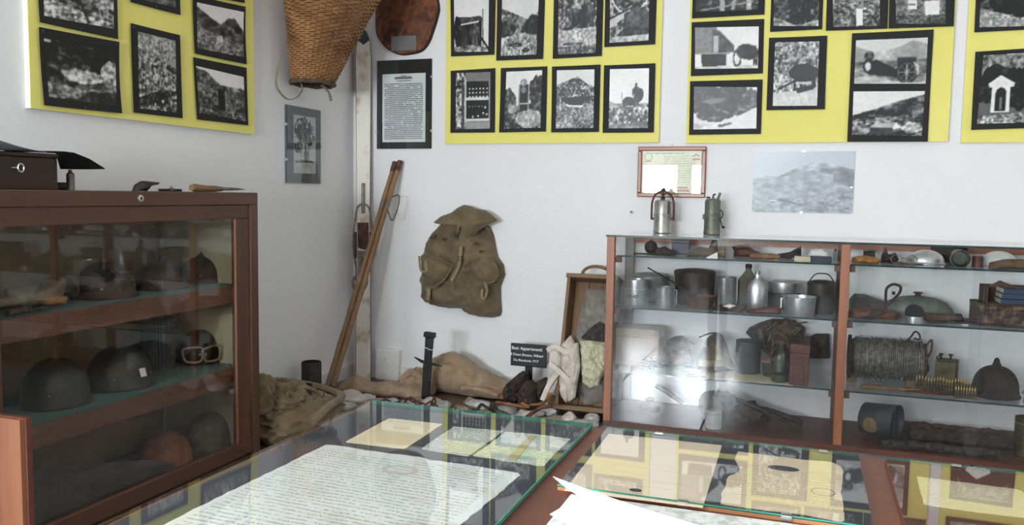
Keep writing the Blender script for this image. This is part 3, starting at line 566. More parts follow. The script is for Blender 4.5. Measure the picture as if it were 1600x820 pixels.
for (x0, x1, z0, z1) in ((-.40, -.30, .70, .715), (.30, .41, .735, .765), (.06, .24, .18, .205), (.06, .27, .115, .15)): P(MB().bb((x0*w_, -0.0100, z0*h_), (x1*w_, -0.0095, z1*h_)), 'printed_band', M_redp, cp, smooth=False)
P(MB().tube([(-.345*w_+.018*math.cos(t*.3), -0.0099, .80*h_+.018*math.sin(t*.3)) for t in range(21)], 0.0012, 6, closed=True), 'crest', M_greyp, cp)
P(MB().tube([(.315*w_, -0.0099, .81*h_), (.355*w_, -0.0099, .85*h_), (.395*w_, -0.0099, .81*h_)], 0.0022, 6), 'crest', M_greyp, cp)
m = MB()
for i in range(34): m.bb((-.30*w_+i*.0045, -0.0098, .86*h_+.004*math.sin(i*.9)*.3), (-.30*w_+i*.0045+.003, -0.0095, .875*h_))
P(m, 'title_line', M_greyp, cp, smooth=False)
P(MB().bb((-w_/2+fw_*.9, -0.013, fw_*.9), (w_/2-fw_*.9, -0.011, h_-fw_*.9)), 'glass_pane', M_gl, cf, smooth=False)
P(MB().tube([(0, -0.004, h_), (0, -0.004, h_+.014)], 0.0016, 6), 'hanger', M_clip, cf)
# hill photograph in a frameless clip frame
a = on(1, -0.01, 1178.5, 236.5); b = on(1, -0.01, 1332, 333.5); w_, h_ = b[0]-a[0], a[2]-b[2]
mf = T('clip_frame', 'pale hill photograph in a frameless glass clip frame below the cannon board', 'frame', ((a[0]+b[0])/2, 0, b[2]))
P(MB().bb((-w_/2, -0.006, 0), (w_/2, 0, h_)), 'backing', M_wht, mf, smooth=False)
g = paint([('sky', .80), (H, [(0, .46), (.15, .40), (.25, .42), (.4, .3), (.6, .18), (.75, .2), (.9, .26), (1, .3)], .62, .22, 9), (H, [(.0, .7), (.5, .62), (1, .6)], .58, .4, 22), (H, [(.78, 1.3), (.8, .32), (.9, .27), (1, .3)], .5, .12, 10), ('rubble', [(0, .45), (.3, .42), (.6, .3), (.75, .45), (1, .6)], .8, 14, .63, .45), ('rubble', [(0, .8), (.4, .84), (1, .66)], 1, 18, .6, .7), ('poly', [(.24, .79), (.3, .76), (.38, .8), (.5, .88), (.3, .83)], .42)], 150, 95, 5)
g = .62+(g-.55)*.72
gc = np.stack([g*.97, g*.975, np.clip(g*1.03, 0, 1)], 2)
grid_print('print', lambda u, v: (-w_/2+w_*u, -0.0065, h_*v), gc, mf, M_photo)
P(MB().bb((-w_/2, -0.009, 0), (w_/2, -0.007, h_)), 'glass_pane', M_gl, mf, smooth=False)
for (x, z) in ((0, h_), (.48*w_, h_*.42), (0, 0)): P(MB().bb((x-.006, -0.0098, z-.004), (x+.006, -0.001, z+.004)), 'clip', M_clip, mf, smooth=False)
# nail
p = on(1, 0, 987, 331); ONE(MB().lathe([(0.002, 0), (0.002, 0.02), (0.005, 0.021), (0.005, 0.023)], 8, M=basis((1, 0, 0), (0, 0, 1), (0, -1, 0))), 'wall_nail', plain('dark_nail', (70, 70, 72), 0.5, 0.6), 'small nail driven into the bare wall beside the certificate', 'nail', (p[0], 0.004, p[2]))
# ------------------------------------------------------------------ wicker pack basket hung on the left wall
def wick(name, c1, c2): return mottled(name, c1, c2, 9, 0.6, 0, 0.25, 60, (1, 1, 1))
M_wick = wick('wicker_osier', (132, 90, 52), (184, 138, 90)); M_wick2 = wick('wicker_stake', (84, 46, 24), (118, 72, 40))
bk = T('pack_basket', 'woven wicker pack basket hung on the left wall over the ski tip', 'basket', (0, -0.57, 1.52))
def bsec(z):                                  # centre x, semi-axes along x and y at height z above the rim
    t = z/0.38; return 0.03+0.085+0.10*t, 0.085+0.10*t, 0.112+0.152*t
m = MB(); NS = 39
for r in range(76):
    z = 0.012+r*0.0088; cx, bx, by = bsec(z); pts = []
    for k in range(NS*3):
        th = 2*math.pi*k/(NS*3); dd = 0.0042*math.cos(NS*th/2+math.pi*r)+0.002*mnoise.noise(Vector((th*3, r*.7, 0)))
        pts.append((cx+(bx+dd)*math.cos(th), (by+dd)*math.sin(th), z+0.0015*mnoise.noise(Vector((th*2, r*.3, 4)))))
    m.tube(pts, 0.0040, 4, closed=True)
P(m, 'woven_strands', M_wick, bk, angle=70, kind='stuff')
for k in range(NS):
    th = 2*math.pi*(k+.5)/NS; pts = []
    for j in range(9):
        z = j*0.085; cx, bx, by = bsec(z); pts.append((cx+bx*math.cos(th), by*math.sin(th), z))
    P(MB().tube(pts, 0.0032, 5), 'stake', M_wick2, bk)
M_rim = mottled('old_basket_binding', (60, 46, 36), (98, 80, 64), 30, 0.8, 0, 0.5)
cx, bx, by = bsec(0.0)
P(MB().tube([(cx+(bx+.006)*math.cos(t*.2618), (by+.006)*math.sin(t*.2618), 0.003*math.sin(t*2.1)) for t in range(24)], 0.011, 8, closed=True), 'bottom_hoop', M_rim, bk)
P(MB().lathe([(0.001, 0.012), (1, 0.012)], 24, M=Matrix.Translation((cx, 0, 0)) @ Matrix.Diagonal((bx, by, 1, 1))), 'base_disc', M_wick2, bk)
M_strap = cloth('grey_webbing', (120, 106, 88), (150, 136, 116))
P(MB().tube(spline([(0.05, -0.155, 0.11), (0.045, -0.185, 0.02), (0.05, -0.19, -0.04), (0.06, -0.13, -0.085), (0.075, -0.07, -0.07), (0.08, -0.035, -0.03), (0.085, -0.06, 0.0)], 6), 0.0075, 6, flat=0.35), 'shoulder_strap', M_strap, bk)
P(MB().tube(spline([(0.13, 0.05, 0.0), (0.15, 0.08, -0.03), (0.155, 0.095, -0.072)], 5), 0.011, 6, flat=0.35), 'strap_end', M_strap, bk)
# ------------------------------------------------------------------ ski and poles standing in the corner
M_skiw = mottled('worn_white_ski_paint', (168, 132, 92), (230, 223, 212), 5, 0.55, 0, 0.2, 50, (1.5, 1.5, 1.2), lo=.30, hi=.46)
M_skid = mottled('grimy_ski_side', (88, 62, 44), (128, 98, 70), 20, 0.8)
M_rust = mottled('rusty_iron', (66, 44, 36), (110, 80, 66), 45, 0.85, 0.2, 0.5)
M_iron = mottled('dark_iron', (42, 38, 36), (68, 62, 58), 40, 0.6, 0.4, 0.3)
M_gunm = mottled('old_steel', (96, 92, 86), (140, 134, 126), 40, 0.45, 0.7, 0.2)
M_leath = mottled('brown_leather', (70, 40, 28), (104, 64, 46), 30, 0.6, 0, 0.4)
b0 = Vector((0.118, -0.10, PZ)); t0 = Vector((0.078, -0.03, 1.86)); ax_ = (t0-b0); Ls = ax_.length; ez = ax_.normalized(); ex = Vector((0.92, 0.38, 0)); ex = (ex-ez*ex.dot(ez)).normalized(); ey = ez.cross(ex)
sk = T('ski', 'old white-painted wooden ski with cable binding standing in the corner', 'ski', b0); SM = basis(ex, ey, ez)
sil = [(-.042, 0), (-.040, .3), (-.036, .9), (-.040, 1.5), (-.043, 1.72), (-.036, 1.80), (-.02, 1.855), (0, 1.875), (.02, 1.855), (.036, 1.80), (.043, 1.72), (.040, 1.5), (.036, .9), (.040, .3), (.042, 0)]
SX = basis(ex, ez, -ey)
P(MB().prism(sil, -.012, .0, SX), 'ski_body', M_skid, sk); P(MB().prism([(x*.93, y) for x, y in sil if y < 1.86], .0, .0025, SX), 'painted_top', M_skiw, sk)
P(MB().prism([(-.03, 1.815), (-.018, 1.858), (0, 1.88), (.018, 1.858), (.03, 1.815), (0, 1.79)], .0024, .005, SX), 'tip_guard', plain('green_metal', (70, 84, 80), .5, .3), sk)
P(MB().tube([SX @ Vector(p) for p in [(0.0, 1.06, .006), (0.001, 1.0, .012), (0.0, .93, .01), (0.0, .9, .006)]], 0.009, 8, flat=.6), 'front_lever', M_gunm, sk)
P(MB().tube([SX @ Vector(p) for p in spline([(0.0, .95, .008), (-.03, .93, .012), (-.045, .84, .014), (-.052, .74, .016), (-.045, .66, .012), (-.036, .60, .012), (-.04, .54, .012)], 5)], 0.0045, 6), 'binding_cable', M_gunm, sk)
P(MB().tube([SX @ Vector(p) for p in spline([(0.0, .95, .008), (.03, .93, .012), (.046, .84, .014), (.054, .74, .016), (.047, .66, .012)], 5)], 0.0045, 6), 'binding_cable', M_gunm, sk)
P(MB().tube([SX @ Vector(p) for p in spline([(-.04, .56, .012), (-.052, .53, .016), (-.04, .49, .016), (-.022, .48, .01)], 5)], 0.009, 6), 'heel_spring', M_gunm, sk)
P(MB().prism([(-.028, .72), (-.03, .85), (.028, .85), (.03, .72), (.01, .705), (-.01, .71)], .0025, .009, SX), 'toe_plate', M_rust, sk, bevel=.001)
P(MB().prism([(-.044, .66), (-.044, .8), (-.036, .8), (-.034, .66)], .002, .035, SX).prism([(.044, .66), (.044, .8), (.036, .8), (.034, .66)], .002, .035, SX), 'toe_irons', M_rust, sk)
P(MB().prism([(-.028, .50), (-.03, .70), (.03, .70), (.026, .52), (.01, .49)], .0025, .004, SX), 'wear_plate', M_gunm, sk)
P(MB().prism([(-.016, .5), (-.018, .6), (-.006, .665), (.01, .66), (.02, .6), (.016, .52), (0, .47)], .004, .0065, SX), 'foot_pad', M_leath, sk)
M_cane = wood('bamboo_pole', (112, 82, 54), (156, 120, 84), 2, 6, 0.5)
for k, (bx_, tx) in enumerate(((0.0, 0.0), (0.028, 0.030))):
    b0 = Vector((0.148+bx_, -0.537+.006*k, PZ+.008)); t0 = Vector((0.268+tx, -0.03, 1.175+.005*k)); d = t0-b0; L_ = d.length
    q = Vector((0, 0, 1)).rotation_difference(d).to_matrix().to_4x4()
    po = T('ski_pole', ('slanting cane pole with wire loop leaning on the ski' if k else 'slanting cane pole crossing in front of the ski binding'), 'pole', b0)
    prof = []
    for j in range(24):
        z = L_*j/23*.975; prof.append((0.0125+0.0016*(1 if j % 5 == 0 else 0), z))
    P(MB().lathe(prof, 10, q), 'shaft', M_cane, po)
    P(MB().lathe([(.0125, L_*.955), (.0145, L_*.965), (.0145, L_), (.006, L_+.004)], 10, q), 'ferrule', M_rust, po)
    P(MB().lathe([(.011, -.006), (.0135, .0), (.0135, .06)], 10, q), 'foot_ferrule', M_iron, po)
    P(MB().lathe([(.0138, L_*.80), (.0138, L_*.82)], 10, q), 'binding_ring', M_gunm, po)
    if k: P(MB().tube([q @ Vector(p) for p in spline([(.0, .012, L_*.84), (.05, .0, L_*.85), (.07, -.01, L_*.80), (.055, 0, L_*.74), (.012, 0, L_*.78)], 6)], 0.003, 5), 'wire_loop', M_rust, po)
# ------------------------------------------------------------------ haversack hanging on the back wall
M_olive = cloth('olive_canvas', (92, 79, 57), (122, 106, 79), 700, 10)
M_olive2 = M_olive
M_web = cloth('tan_webbing', (124, 110, 82), (148, 132, 100), 900, 20)
YB = -0.06; c0 = on(1, YB, 718, 410); org = (c0[0], -0.012, c0[2])
def Z5(x, y): return (640+x/4.319, 310+y/4.316)
def bp(pts): return plan(YB, [Z5(*p) for p in pts], (org[0], 0, org[2]))
hv = T('haversack', 'olive canvas rucksack with pockets hanging open on the white wall', 'backpack', org)
bm_ = MB().pillow(bp([(190, 165), (150, 215), (105, 290), (78, 370), (66, 470), (52, 560), (60, 640), (56, 672), (85, 708), (150, 732), (240, 748), (345, 748), (372, 780), (440, 806), (540, 812), (590, 800), (600, 770), (594, 690), (592, 600), (622, 520), (612, 450), (575, 400), (560, 330), (545, 250), (520, 190), (430, 150), (300, 150)]), 0.115, 20, 150, 2.6, .004, 0.034, 3, 13, FACE)
OL = bp([(195, 175), (330, 165), (365, 215), (350, 260), (335, 265), (300, 230), (250, 250), (215, 215)]); OR = bp([(465, 208), (508, 198), (514, 248), (490, 266), (458, 254)])
def inside(p, poly):
    c = False
    for i in range(len(poly)):
        (xa, ya), (xb, yb) = poly[i], poly[i-1]
        if (ya > p[1]) != (yb > p[1]) and p[0] < (xb-xa)*(p[1]-ya)/(yb-ya)+xa: c = not c
    return c
bm_.v = [(x, max(y, -.012) if y < -.002 and (inside((x, z), OL) or inside((x, z), OR)) else y, z) for x, y, z in bm_.v]      # the two open mouths are hollow
P(bm_, 'bag_body', M_olive, hv, angle=80)
FR = lambda d: basis((1, 0, 0), (0, 0, 1), (0, -1, 0), (0, -d, 0))
P(MB().pillow(OL, 0.004, 4, 40, 2, .0, 0.0, 4, 20, FR(.0135)), 'left_opening', M_olive, hv)
P(MB().pillow(OR, 0.004, 3, 24, 2, 0, 0, 4, 20, FR(.0135)), 'right_opening', M_olive, hv)
P(MB().pillow(bp([(352, 150), (420, 150), (425, 260), (400, 330), (375, 345), (356, 300)]), 0.02, 4, 32, 2, 0, 0.006, 6, 20, FR(.098)), 'mouth_fold', M_olive2, hv)
P(MB().pillow(bp([(182, 158), (230, 120), (300, 95), (345, 60), (385, 42), (425, 50), (460, 68), (520, 78), (560, 100), (612, 148), (560, 168), (510, 198), (470, 225), (430, 290), (408, 345), (412, 280), (420, 180), (375, 160), (360, 180), (345, 300), (352, 230), (330, 165), (240, 158), (200, 172)]), 0.045, 5, 90, 2, .006, 0.012, 8, 14, FR(.085), cen=None), 'top_flap', M_olive, hv, angle=80)
P(MB().pillow(bp([(105, 380), (150, 365), (250, 400), (335, 440), (345, 470), (290, 550), (200, 590), (160, 590), (115, 500)]), 0.05, 6, 56, 2.6, .0, 0.014, 11, 18, FR(.097)), 'left_pocket', M_olive, hv, angle=80)
P(MB().pillow(bp([(425, 450), (500, 425), (580, 410), (612, 455), (625, 510), (600, 550), (560, 562), (500, 550), (450, 500)]), 0.05, 6, 56, 2.6, .0, 0.012, 12, 18, FR(.085)), 'right_pocket', M_olive, hv, angle=80)
def strap(pts, wd, d, nm, mt, fl=.3): P(MB().tube(spline([(x, -d, z) for x, z in bp(pts)], 5), wd, 6, flat=fl, up=(0, -1, 0)), nm, mt, hv)
strap([(395, 320), (390, 400), (375, 460), (345, 520), (330, 545)], .010, .142, 'closing_strap', M_web)
strap([(180, 590), (178, 640), (172, 670)], .012, .140, 'pocket_strap', M_web)
strap([(545, 560), (560, 610), (545, 660), (525, 650), (530, 600)], .007, .128, 'pocket_strap', M_web)
strap([(120, 380), (130, 470), (165, 480), (160, 410)], .007, .145, 'side_loop', M_web)
strap([(345, 440), (290, 530), (230, 580), (185, 590)], .006, .146, 'pocket_binding', M_olive2)
strap([(425, 455), (470, 520), (520, 550), (565, 562), (605, 548)], .005, .112, 'pocket_binding', M_olive2)
strap([(150, 362), (230, 395), (335, 440)], .006, .135, 'pocket_binding', M_olive2)
bx_, bz_ = bp([(392, 395)])[0]; m = MB()
for a, b in (((-.012, -.012), (.012, -.008)), ((-.012, .008), (.012, .012)), ((-.012, -.012), (-.008, .012)), ((.008, -.012), (.012, .012))): m.bb((bx_+a[0], -.158, bz_+a[1]), (bx_+b[0], -.150, bz_+b[1]))
P(m, 'buckle', plain('brass_buckle', (120, 104, 76), .4, .7), hv, smooth=False)
for g in ((192, 262), (268, 270), (480, 298), (205, 250), (515, 352)):
    gx, gz = bp([g])[0]; P(MB().lathe([(.004, 0), (.0085, .001), (.0085, .004), (.004, .004)], 12, basis((1, 0, 0), (0, 0, 1), (0, -1, 0), (gx, -.118, gz))), 'grommet', M_iron, hv)
# ------------------------------------------------------------------ display on the floor
M_burl = cloth('burlap', (142, 118, 92), (176, 152, 124), 1100, 16, bump=.6)
M_burl2 = M_burl
def sack(nm, label, cat, spine, mat, seed, amp=.018, fr=9, n=28, extra=None):
    """soft bag around a spine of (x, y, z_top, half_width)"""
    o0 = spine[0]; org = (sum(s[0] for s in spine)/len(spine), sum(s[1] for s in spine)/len(spine), PZ)
    pts = spline([(s[0]-org[0], s[1]-org[1], s[2]-.54) for s in spine], 6); ws_ = spline([(s[3], s[4], 0) for s in spine], 6)
    m = MB(); rings = []; k = len(pts)
    for i, p in enumerate(pts):
        tg = (pts[min(i+1, k-1)]-pts[max(0, i-1)]); tg.z = 0; tg.normalize(); sd_ = Vector((-tg.y, tg.x, 0)); wy, wz = ws_[i].x, p.z; e = math.sin(math.pi*min(1, max(0.02, (i+.5)/k)))**.35
        ring = []
        for j in range(n):
            th = 2*math.pi*j/n; c, s = math.cos(th), math.sin(th)
            q = Vector((p.x, p.y, 0))+sd_*(c*wy*e)+Vector((0, 0, wz*(.5+.5*s)*e if True else 0))
            nn = mnoise.noise(q*fr+Vector((seed, seed*.7, 0)))+.8*rid(q*fr*.9+Vector((0, seed, 3)))-.3+.35*rid(q*fr*2.4+Vector((seed, 0, 3)))
            q += (sd_*c+Vector((0, 0, max(0, s))))*nn*amp; q.z = max(q.z, 0.0); ring.append(q)
        rings.append(ring)
    vs = [q for r in rings for q in r]; fs = [(i*n+j, i*n+(j+1) % n, (i+1)*n+(j+1) % n, (i+1)*n+j) for i in range(k-1) for j in range(n)]
    fs += [tuple(range(n-1, -1, -1)), tuple((k-1)*n+j for j in range(n))]
    m.add(vs, fs)
    if extra: r = T(nm, label, cat, org); P(m, 'bag', mat, r, angle=85, sub=1); return r, org
    o = ONE(m, nm, mat, label, cat, org, angle=85, sub=1); return o, org
# big burlap sack lying against the wall
br, org = sack('burlap_sack', 'large burlap sack heaped against the wall behind the bayonet', 'sack', [(0.42, -.16, .58, .03, 0), (0.50, -.17, .67, .09, 0), (0.62, -.15, .745, .12, 0), (0.74, -.16, .715, .13, 0), (0.86, -.17, .645, .11, 0), (0.97, -.19, .60, .07, 0), (1.03, -.2, .57, .03, 0)], M_burl, 3, .036, 7, extra=True)
P(MB().blob((.525-org[0], -.27-org[1], .055), (.085, .07, .075), 5, .2, 2, 4, flat=0, rg=.12), 'slumped_mouth', M_burl, br, angle=80)
P(MB().tube(spline([(x-org[0], y-org[1], z-.54) for x, y, z in ((.47, -.325, .58), (.475, -.335, .63), (.52, -.335, .665), (.57, -.335, .64), (.585, -.34, .58))], 6), 0.016, 8, flat=.6), 'rolled_lip', M_burl2, br)
P(MB().tube(spline([(x-org[0], y-org[1], z-.54) for x, y, z in ((.78, -.29, .60), (.86, -.31, .61), (.95, -.30, .59), (1.02, -.28, .575))], 6), 0.022, 8, flat=.6), 'fold', M_burl2, br)
# flat twisted sack running to the poles
sack('burlap_sack', 'flat twisted burlap sack trailing from the poles along the floor', 'sack', [(0.17, -.44, .60, .05, 0), (0.25, -.40, .645, .085, 0), (0.35, -.37, .60, .07, 0), (0.45, -.36, .605, .055, 0), (0.55, -.36, .625, .06, 0), (0.62, -.37, .60, .05, 0)], M_burl2, 9, .022, 10)
# bayonet in its scabbard stuck upright
M_blackm = mottled('blackened_steel', (34, 33, 34), (58, 56, 55), 40, 0.5, 0.4, 0.2)
bo = T('bayonet', 'black sheathed bayonet standing upright against the burlap sack', 'bayonet', (float(on(1, -.42, 664, 617)[0]), -0.42, PZ), (0.0, math.radians(4), 0))
P(MB().prism([(-.018, 0), (.018, 0), (.022, .20), (-.022, .20)], -.009, .009, FACE), 'scabbard', M_blackm, bo, bevel=.004, seg=2)
P(MB().tube([(-.072, 0, .218), (-.03, 0, .203), (.03, 0, .200), (.075, 0, .196)], [.004, .011, .011, .004], 8, flat=.7), 'crossguard', M_blackm, bo)
P(MB().prism([(-.017, .20), (.017, .20), (.020, .325), (-.020, .325)], -.011, .011, FACE), 'grip', M_blackm, bo, bevel=.004, seg=2)
P(MB().bb((-.028, -.014, .325), (.028, .014, .35)), 'pommel', M_blackm, bo, bevel=.003)
P(MB().tube([(.024*math.cos(t*.52), .016*math.sin(t*.52), .272+.004*math.sin(t)) for t in range(12)], .0016, 5, closed=True), 'string', M_wht, bo)
# small black sign on a stake
sg = on(1, -.2, 827, 537); sb = on(1, -.2, 827, 572.5)
si = T('exhibit_sign', 'small black sign with white lettering on a stake among the boots', 'sign', (sg[0], -0.2, PZ))
P(MB().bb((-.018, -.004, .0), (.018, .004, sb[2]-PZ+.02)), 'stake', M_blackm, si, smooth=False)
zz0, zz1 = sb[2]-PZ, sg[2]-PZ; pl_ = P(MB().bb((-.092, -.010, zz0), (.092, -.004, zz1)), 'plate', plain('black_sign_paint', (24, 25, 27), .5), si, bevel=.004, seg=2)
M_chalk = plain('white_lettering', (225, 225, 222), .8)
def text(body, size, x, z, y, parent, mat, nm='lettering', ex=None, M=None):
    cu = bpy.data.curves.new('t', 'FONT'); cu.body = body; cu.size = size; cu.align_x = 'CENTER'; cu.resolution_u = 2; cu.extrude = .0004; cu.offset = size*.02
    to = bpy.data.objects.new('t', cu); col.objects.link(to); bpy.context.view_layer.update()
    me = bpy.data.meshes.new_from_object(to.evaluated_get(bpy.context.evaluated_depsgraph_get())); col.objects.unlink(to); bpy.data.objects.remove(to)
    me.transform(M if M is not None else basis((1, 0, 0), (0, 0, 1), (0, -1, 0), (x, y, z))); me.materials.clear(); me.materials.append(mat)
    o = bpy.data.objects.new(nm, me); col.objects.link(o); o.parent = parent; return o
text('Basi: Appartenenti', .021, -.008, zz1-.030, -.0105, pl_, M_chalk); text('Il Dono Bracco, Militari', .0175, -.008, zz1-.060, -.0105, pl_, M_chalk); text('Da Monticola 1917', .0165, -.012, zz1-.087, -.0105, pl_, M_chalk)
# stones
M_st = [mottled('grey_stone', (150, 148, 144), (198, 196, 192), 14, .9, 0, .4), mottled('pale_stone', (176, 168, 158), (214, 208, 200), 14, .9, 0, .4), mottled('brown_stone', (120, 102, 84), (170, 150, 128), 14, .9, 0, .4)]
stones = [(548, 618, 1, 24, 10, -.50), (560, 625, 1, 30, 14, -.55), (585, 634, 2, 24, 9, -.56), (500, 640, 0, 24, 11, -.72), (612, 634, 0, 22, 9, -.52), (640, 641, 0, 26, 9, -.52), (672, 628, 1, 22, 8, -.44), (690, 640, 0, 26, 9, -.48), (722, 647, 2, 26, 9, -.52), (748, 632, 0, 26, 10, -.40), (765, 655, 2, 34, 11, -.55), (792, 640, 0, 36, 11, -.44), (822, 650, 1, 30, 12, -.50), (850, 640, 0, 26, 10, -.38), (872, 662, 2, 36, 12, -.52), (905, 668, 0, 40, 9, -.56), (925, 655, 0, 22, 12, -.44), (735, 628, 2, 16, 6, -.36), (655, 634, 2, 14, 6, -.47), (540, 648, 0, 22, 9, -.66), (805, 664, 1, 22, 8, -.58), (660, 648, 1, 20, 9, -.56), (700, 652, 0, 22, 9, -.57), (740, 655, 0, 20, 9, -.58), (630, 646, 2, 20, 9, -.58), (780, 662, 0, 22, 9, -.58), (840, 668, 0, 26, 10, -.58), (605, 645, 1, 18, 9, -.60), (835, 655, 1, 18, 9, -.47), (890, 652, 1, 20, 10, -.50)]
SL = ['long pale stone lying below the cane poles', 'broad pale stone at the foot of the flat sack', 'brown stone touching the far corner of the glass table', 'grey stone between the khaki pack and the pale stones', 'grey stone under the start of the rusty chain', 'flat grey stone before the bayonet under the chain', 'pale stone at the tip of the bayonet', 'flat grey stone under the broken chain', 'brown stone at the end of the broken chain', 'grey stone before the fold of the large sack', 'broad brown stone before the iron hook', 'wide grey stone below the tan leather sole', 'pale stone in the bend of the iron bar', 'grey stone behind the curved iron bar', 'broad brown stone before the wooden crate', 'wide flat grey stone at the front of the crate', 'upright grey stone against the crate end board', 'small brown stone at the edge of the large sack', 'small brown stone between the two rusty chains', 'grey stone beside the front of the khaki pack', 'small pale stone under the end of the iron bar', 'pale stone between the two rusty chains and the table', 'grey stone in front of the broken chain', 'grey stone in front of the iron hook', 'brown stone in front of the first rusty chain', 'grey stone before the long iron bar', 'grey stone in front of the curved leather bar', 'pale stone behind the far corner of the table', 'pale stone touching the curved leather bar', 'pale stone against the crate foot']
SG = ('grey stone lying on the floor among the relics', 'pale whitish stone lying on the floor among the relics', 'brown stone lying on the floor among the relics')
for i, (px, py, c, hw_, hh, Y) in enumerate(stones):
    p = on(1, Y, px, py); sc_ = depth(p)/F; rx = hw_*sc_; rz = max(.035, float(p[2]-PZ)*1.2+hh*sc_*.6)
    ONE(MB().blob((0, 0, rz*.42), (rx*.88, rx*.52, rz*.62), i+1, .35, 1.3, 3, flat=0.0, R=(0, 0, i*.7)), 'stone', M_st[c], SL[i], 'stone', (p[0], Y, PZ), angle=55)
# rusty chain and iron bits
M_redrust = mottled('red_rust', (64, 34, 28), (104, 62, 50), 50, .85, .2, .5)
def chain(nm, label, pts, mat, rl=.017, Y0=None):
    org = Vector((pts[0][0], pts[0][1], PZ)); r = T(nm, label, 'chain', org)
    for i in range(len(pts)-1):
        a, b = Vector(pts[i])-org, Vector(pts[i+1])-org; d = b-a; L_ = d.length*.62; q = Vector((1, 0, 0)).rotation_difference(d).to_matrix().to_4x4(); q2 = Matrix.Translation((a+b)/2) @ q @ Euler((math.pi/2*(i % 2)+.3, 0, 0)).to_matrix().to_4x4()
        P(MB().tube([(L_*math.cos(t*.628), rl*.55*math.sin(t*.628), 0) for t in range(10)], .0045, 6, closed=True, M=q2), 'link', mat, r)
def pxs(l, Y): return [tuple(on(1, Y, x, y)) for x, y in l]
chain('rusty_chain', 'rusty iron chain lying on the stones beside the bayonet', pxs([(591, 630), (601, 625), (612, 631), (624, 629), (634, 624), (640, 622), (648, 627), (656, 632), (664, 633)], -.58), M_redrust)
chain('rusty_chain', 'rusty broken chain lying on the stones below the large sack', pxs([(655, 637), (664, 638), (674, 628), (679, 622), (677, 632), (686, 639), (696, 641), (705, 637), (712, 640)], -.60), M_redrust)
fk = T('iron_fork', 'dark twisted iron hook with rings and a long curved bar', 'relic', pxs([(780, 650)], -.58)[0])
fo = Vector(fk.location)
def fp(l, Y): return [Vector(p)-fo for p in pxs(l, Y)]
for l in ([(746, 640), (752, 632), (760, 636), (768, 640), (776, 645)], [(766, 641), (768, 630), (772, 634), (775, 640)], [(778, 643), (774, 634), (770, 645), (778, 648)]): P(MB().tube(spline(fp(l, -.57), 5), .0075, 6), 'hook', M_iron, fk)
P(MB().tube(spline(fp([(775, 642), (790, 648), (805, 654), (815, 656)], -.60), 5), [.012]*15+[.008], 8), 'bar', M_iron, fk)
P(MB().tube(spline(fp([(812, 656), (822, 652), (832, 645), (845, 637), (862, 634)], -.59), 5), .013, 8, flat=.7), 'curved_bar', M_leath, fk)
# torn leather boots and sole
M_dleath = mottled('dark_old_leather', (38, 30, 26), (74, 62, 54), 40, .8, 0, .5); M_tanl = mottled('tan_leather', (128, 84, 48), (164, 114, 70), 30, .7, 0, .3)
def bootlump(label, pts, Y, dep, mat, seed, sole=None):
    o = on(1, Y, sum(p[0] for p in pts)/len(pts), 600); r = T('leather_boot', label, 'boot', (o[0], Y, PZ)); oo = (o[0], 0, PZ)
    P(MB().pillow([(x, max(.001, z)) for x, z in plan(Y, pts, oo)], dep, 16, 90, 2.3, .05, .034, seed, 34, FACE), 'upper', mat, r, angle=80)
    if sole: P(MB().tube(spline([(x, -.03+.01*i, max(.006, z)) for i, (x, z) in enumerate(plan(Y, sole, oo))], 5), .010, 6, flat=.4), 'sole', M_tanl, r)
    return r
bootlump('collapsed dark leather boot at the foot of the black sign', [(786, 640), (787, 606), (793, 598), (812, 582), (820, 584), (824, 600), (820, 640)], -.30, .05, M_dleath, 2, [(780, 618), (784, 610), (790, 606)])
bootlump('crumpled dark boot with a tan sole beside the white ribbons', [(832, 645), (828, 612), (832, 600), (848, 592), (857, 597), (856, 612), (852, 645)], -.34, .05, M_dleath, 5, [(846, 628), (857, 618), (862, 606), (860, 596)])
bootlump('blackened boot fragment beneath the black sign', [(808, 645), (811, 612), (818, 598), (828, 597), (836, 608), (838, 630), (836, 648)], -.42, .04, M_dleath, 8)
for lab, pts in (('tan leather sole strip lying flat before the dark boots', [(776, 628), (800, 631), (828, 634), (818, 627), (795, 626)]), ('curved tan leather strap beside the crate', [(828, 632), (845, 630), (858, 622), (863, 612), (862, 620), (848, 633)])):
    ob = on(1, -.45, *pts[0]); o_ = [on(1, -.45, *p) for p in pts]
    ONE(MB().tube(spline([(p[0]-ob[0], p[1]-ob[1]-.012*i, p[2]-PZ) for i, p in enumerate(o_[:4])], 5), .014, 8, flat=.45), 'leather_strap', M_tanl, lab, 'strap', (ob[0], ob[1], PZ))
# black shell case by the wall
p = on(2, PZ, 486, 630); r_ = 15.5*depth(p)/F
sh = T('shell_case', 'plain black iron cylinder standing beside the cane poles', 'shell case', (p[0]-.01, p[1]+.02, PZ)); hh = on(0, p[0], 486, 566)[2]-PZ
P(MB().lathe([(r_, 0), (r_, hh-.004), (r_*.94, hh), (r_*.86, hh), (r_*.86, hh-.05), (.001, hh-.05)], 28), 'casing', M_iron, sh)
P(MB().lathe([(r_*1.03, 0.0), (r_*1.05, .004), (r_*1.05, .014), (r_, .018)], 28), 'base_rim', M_iron, sh)
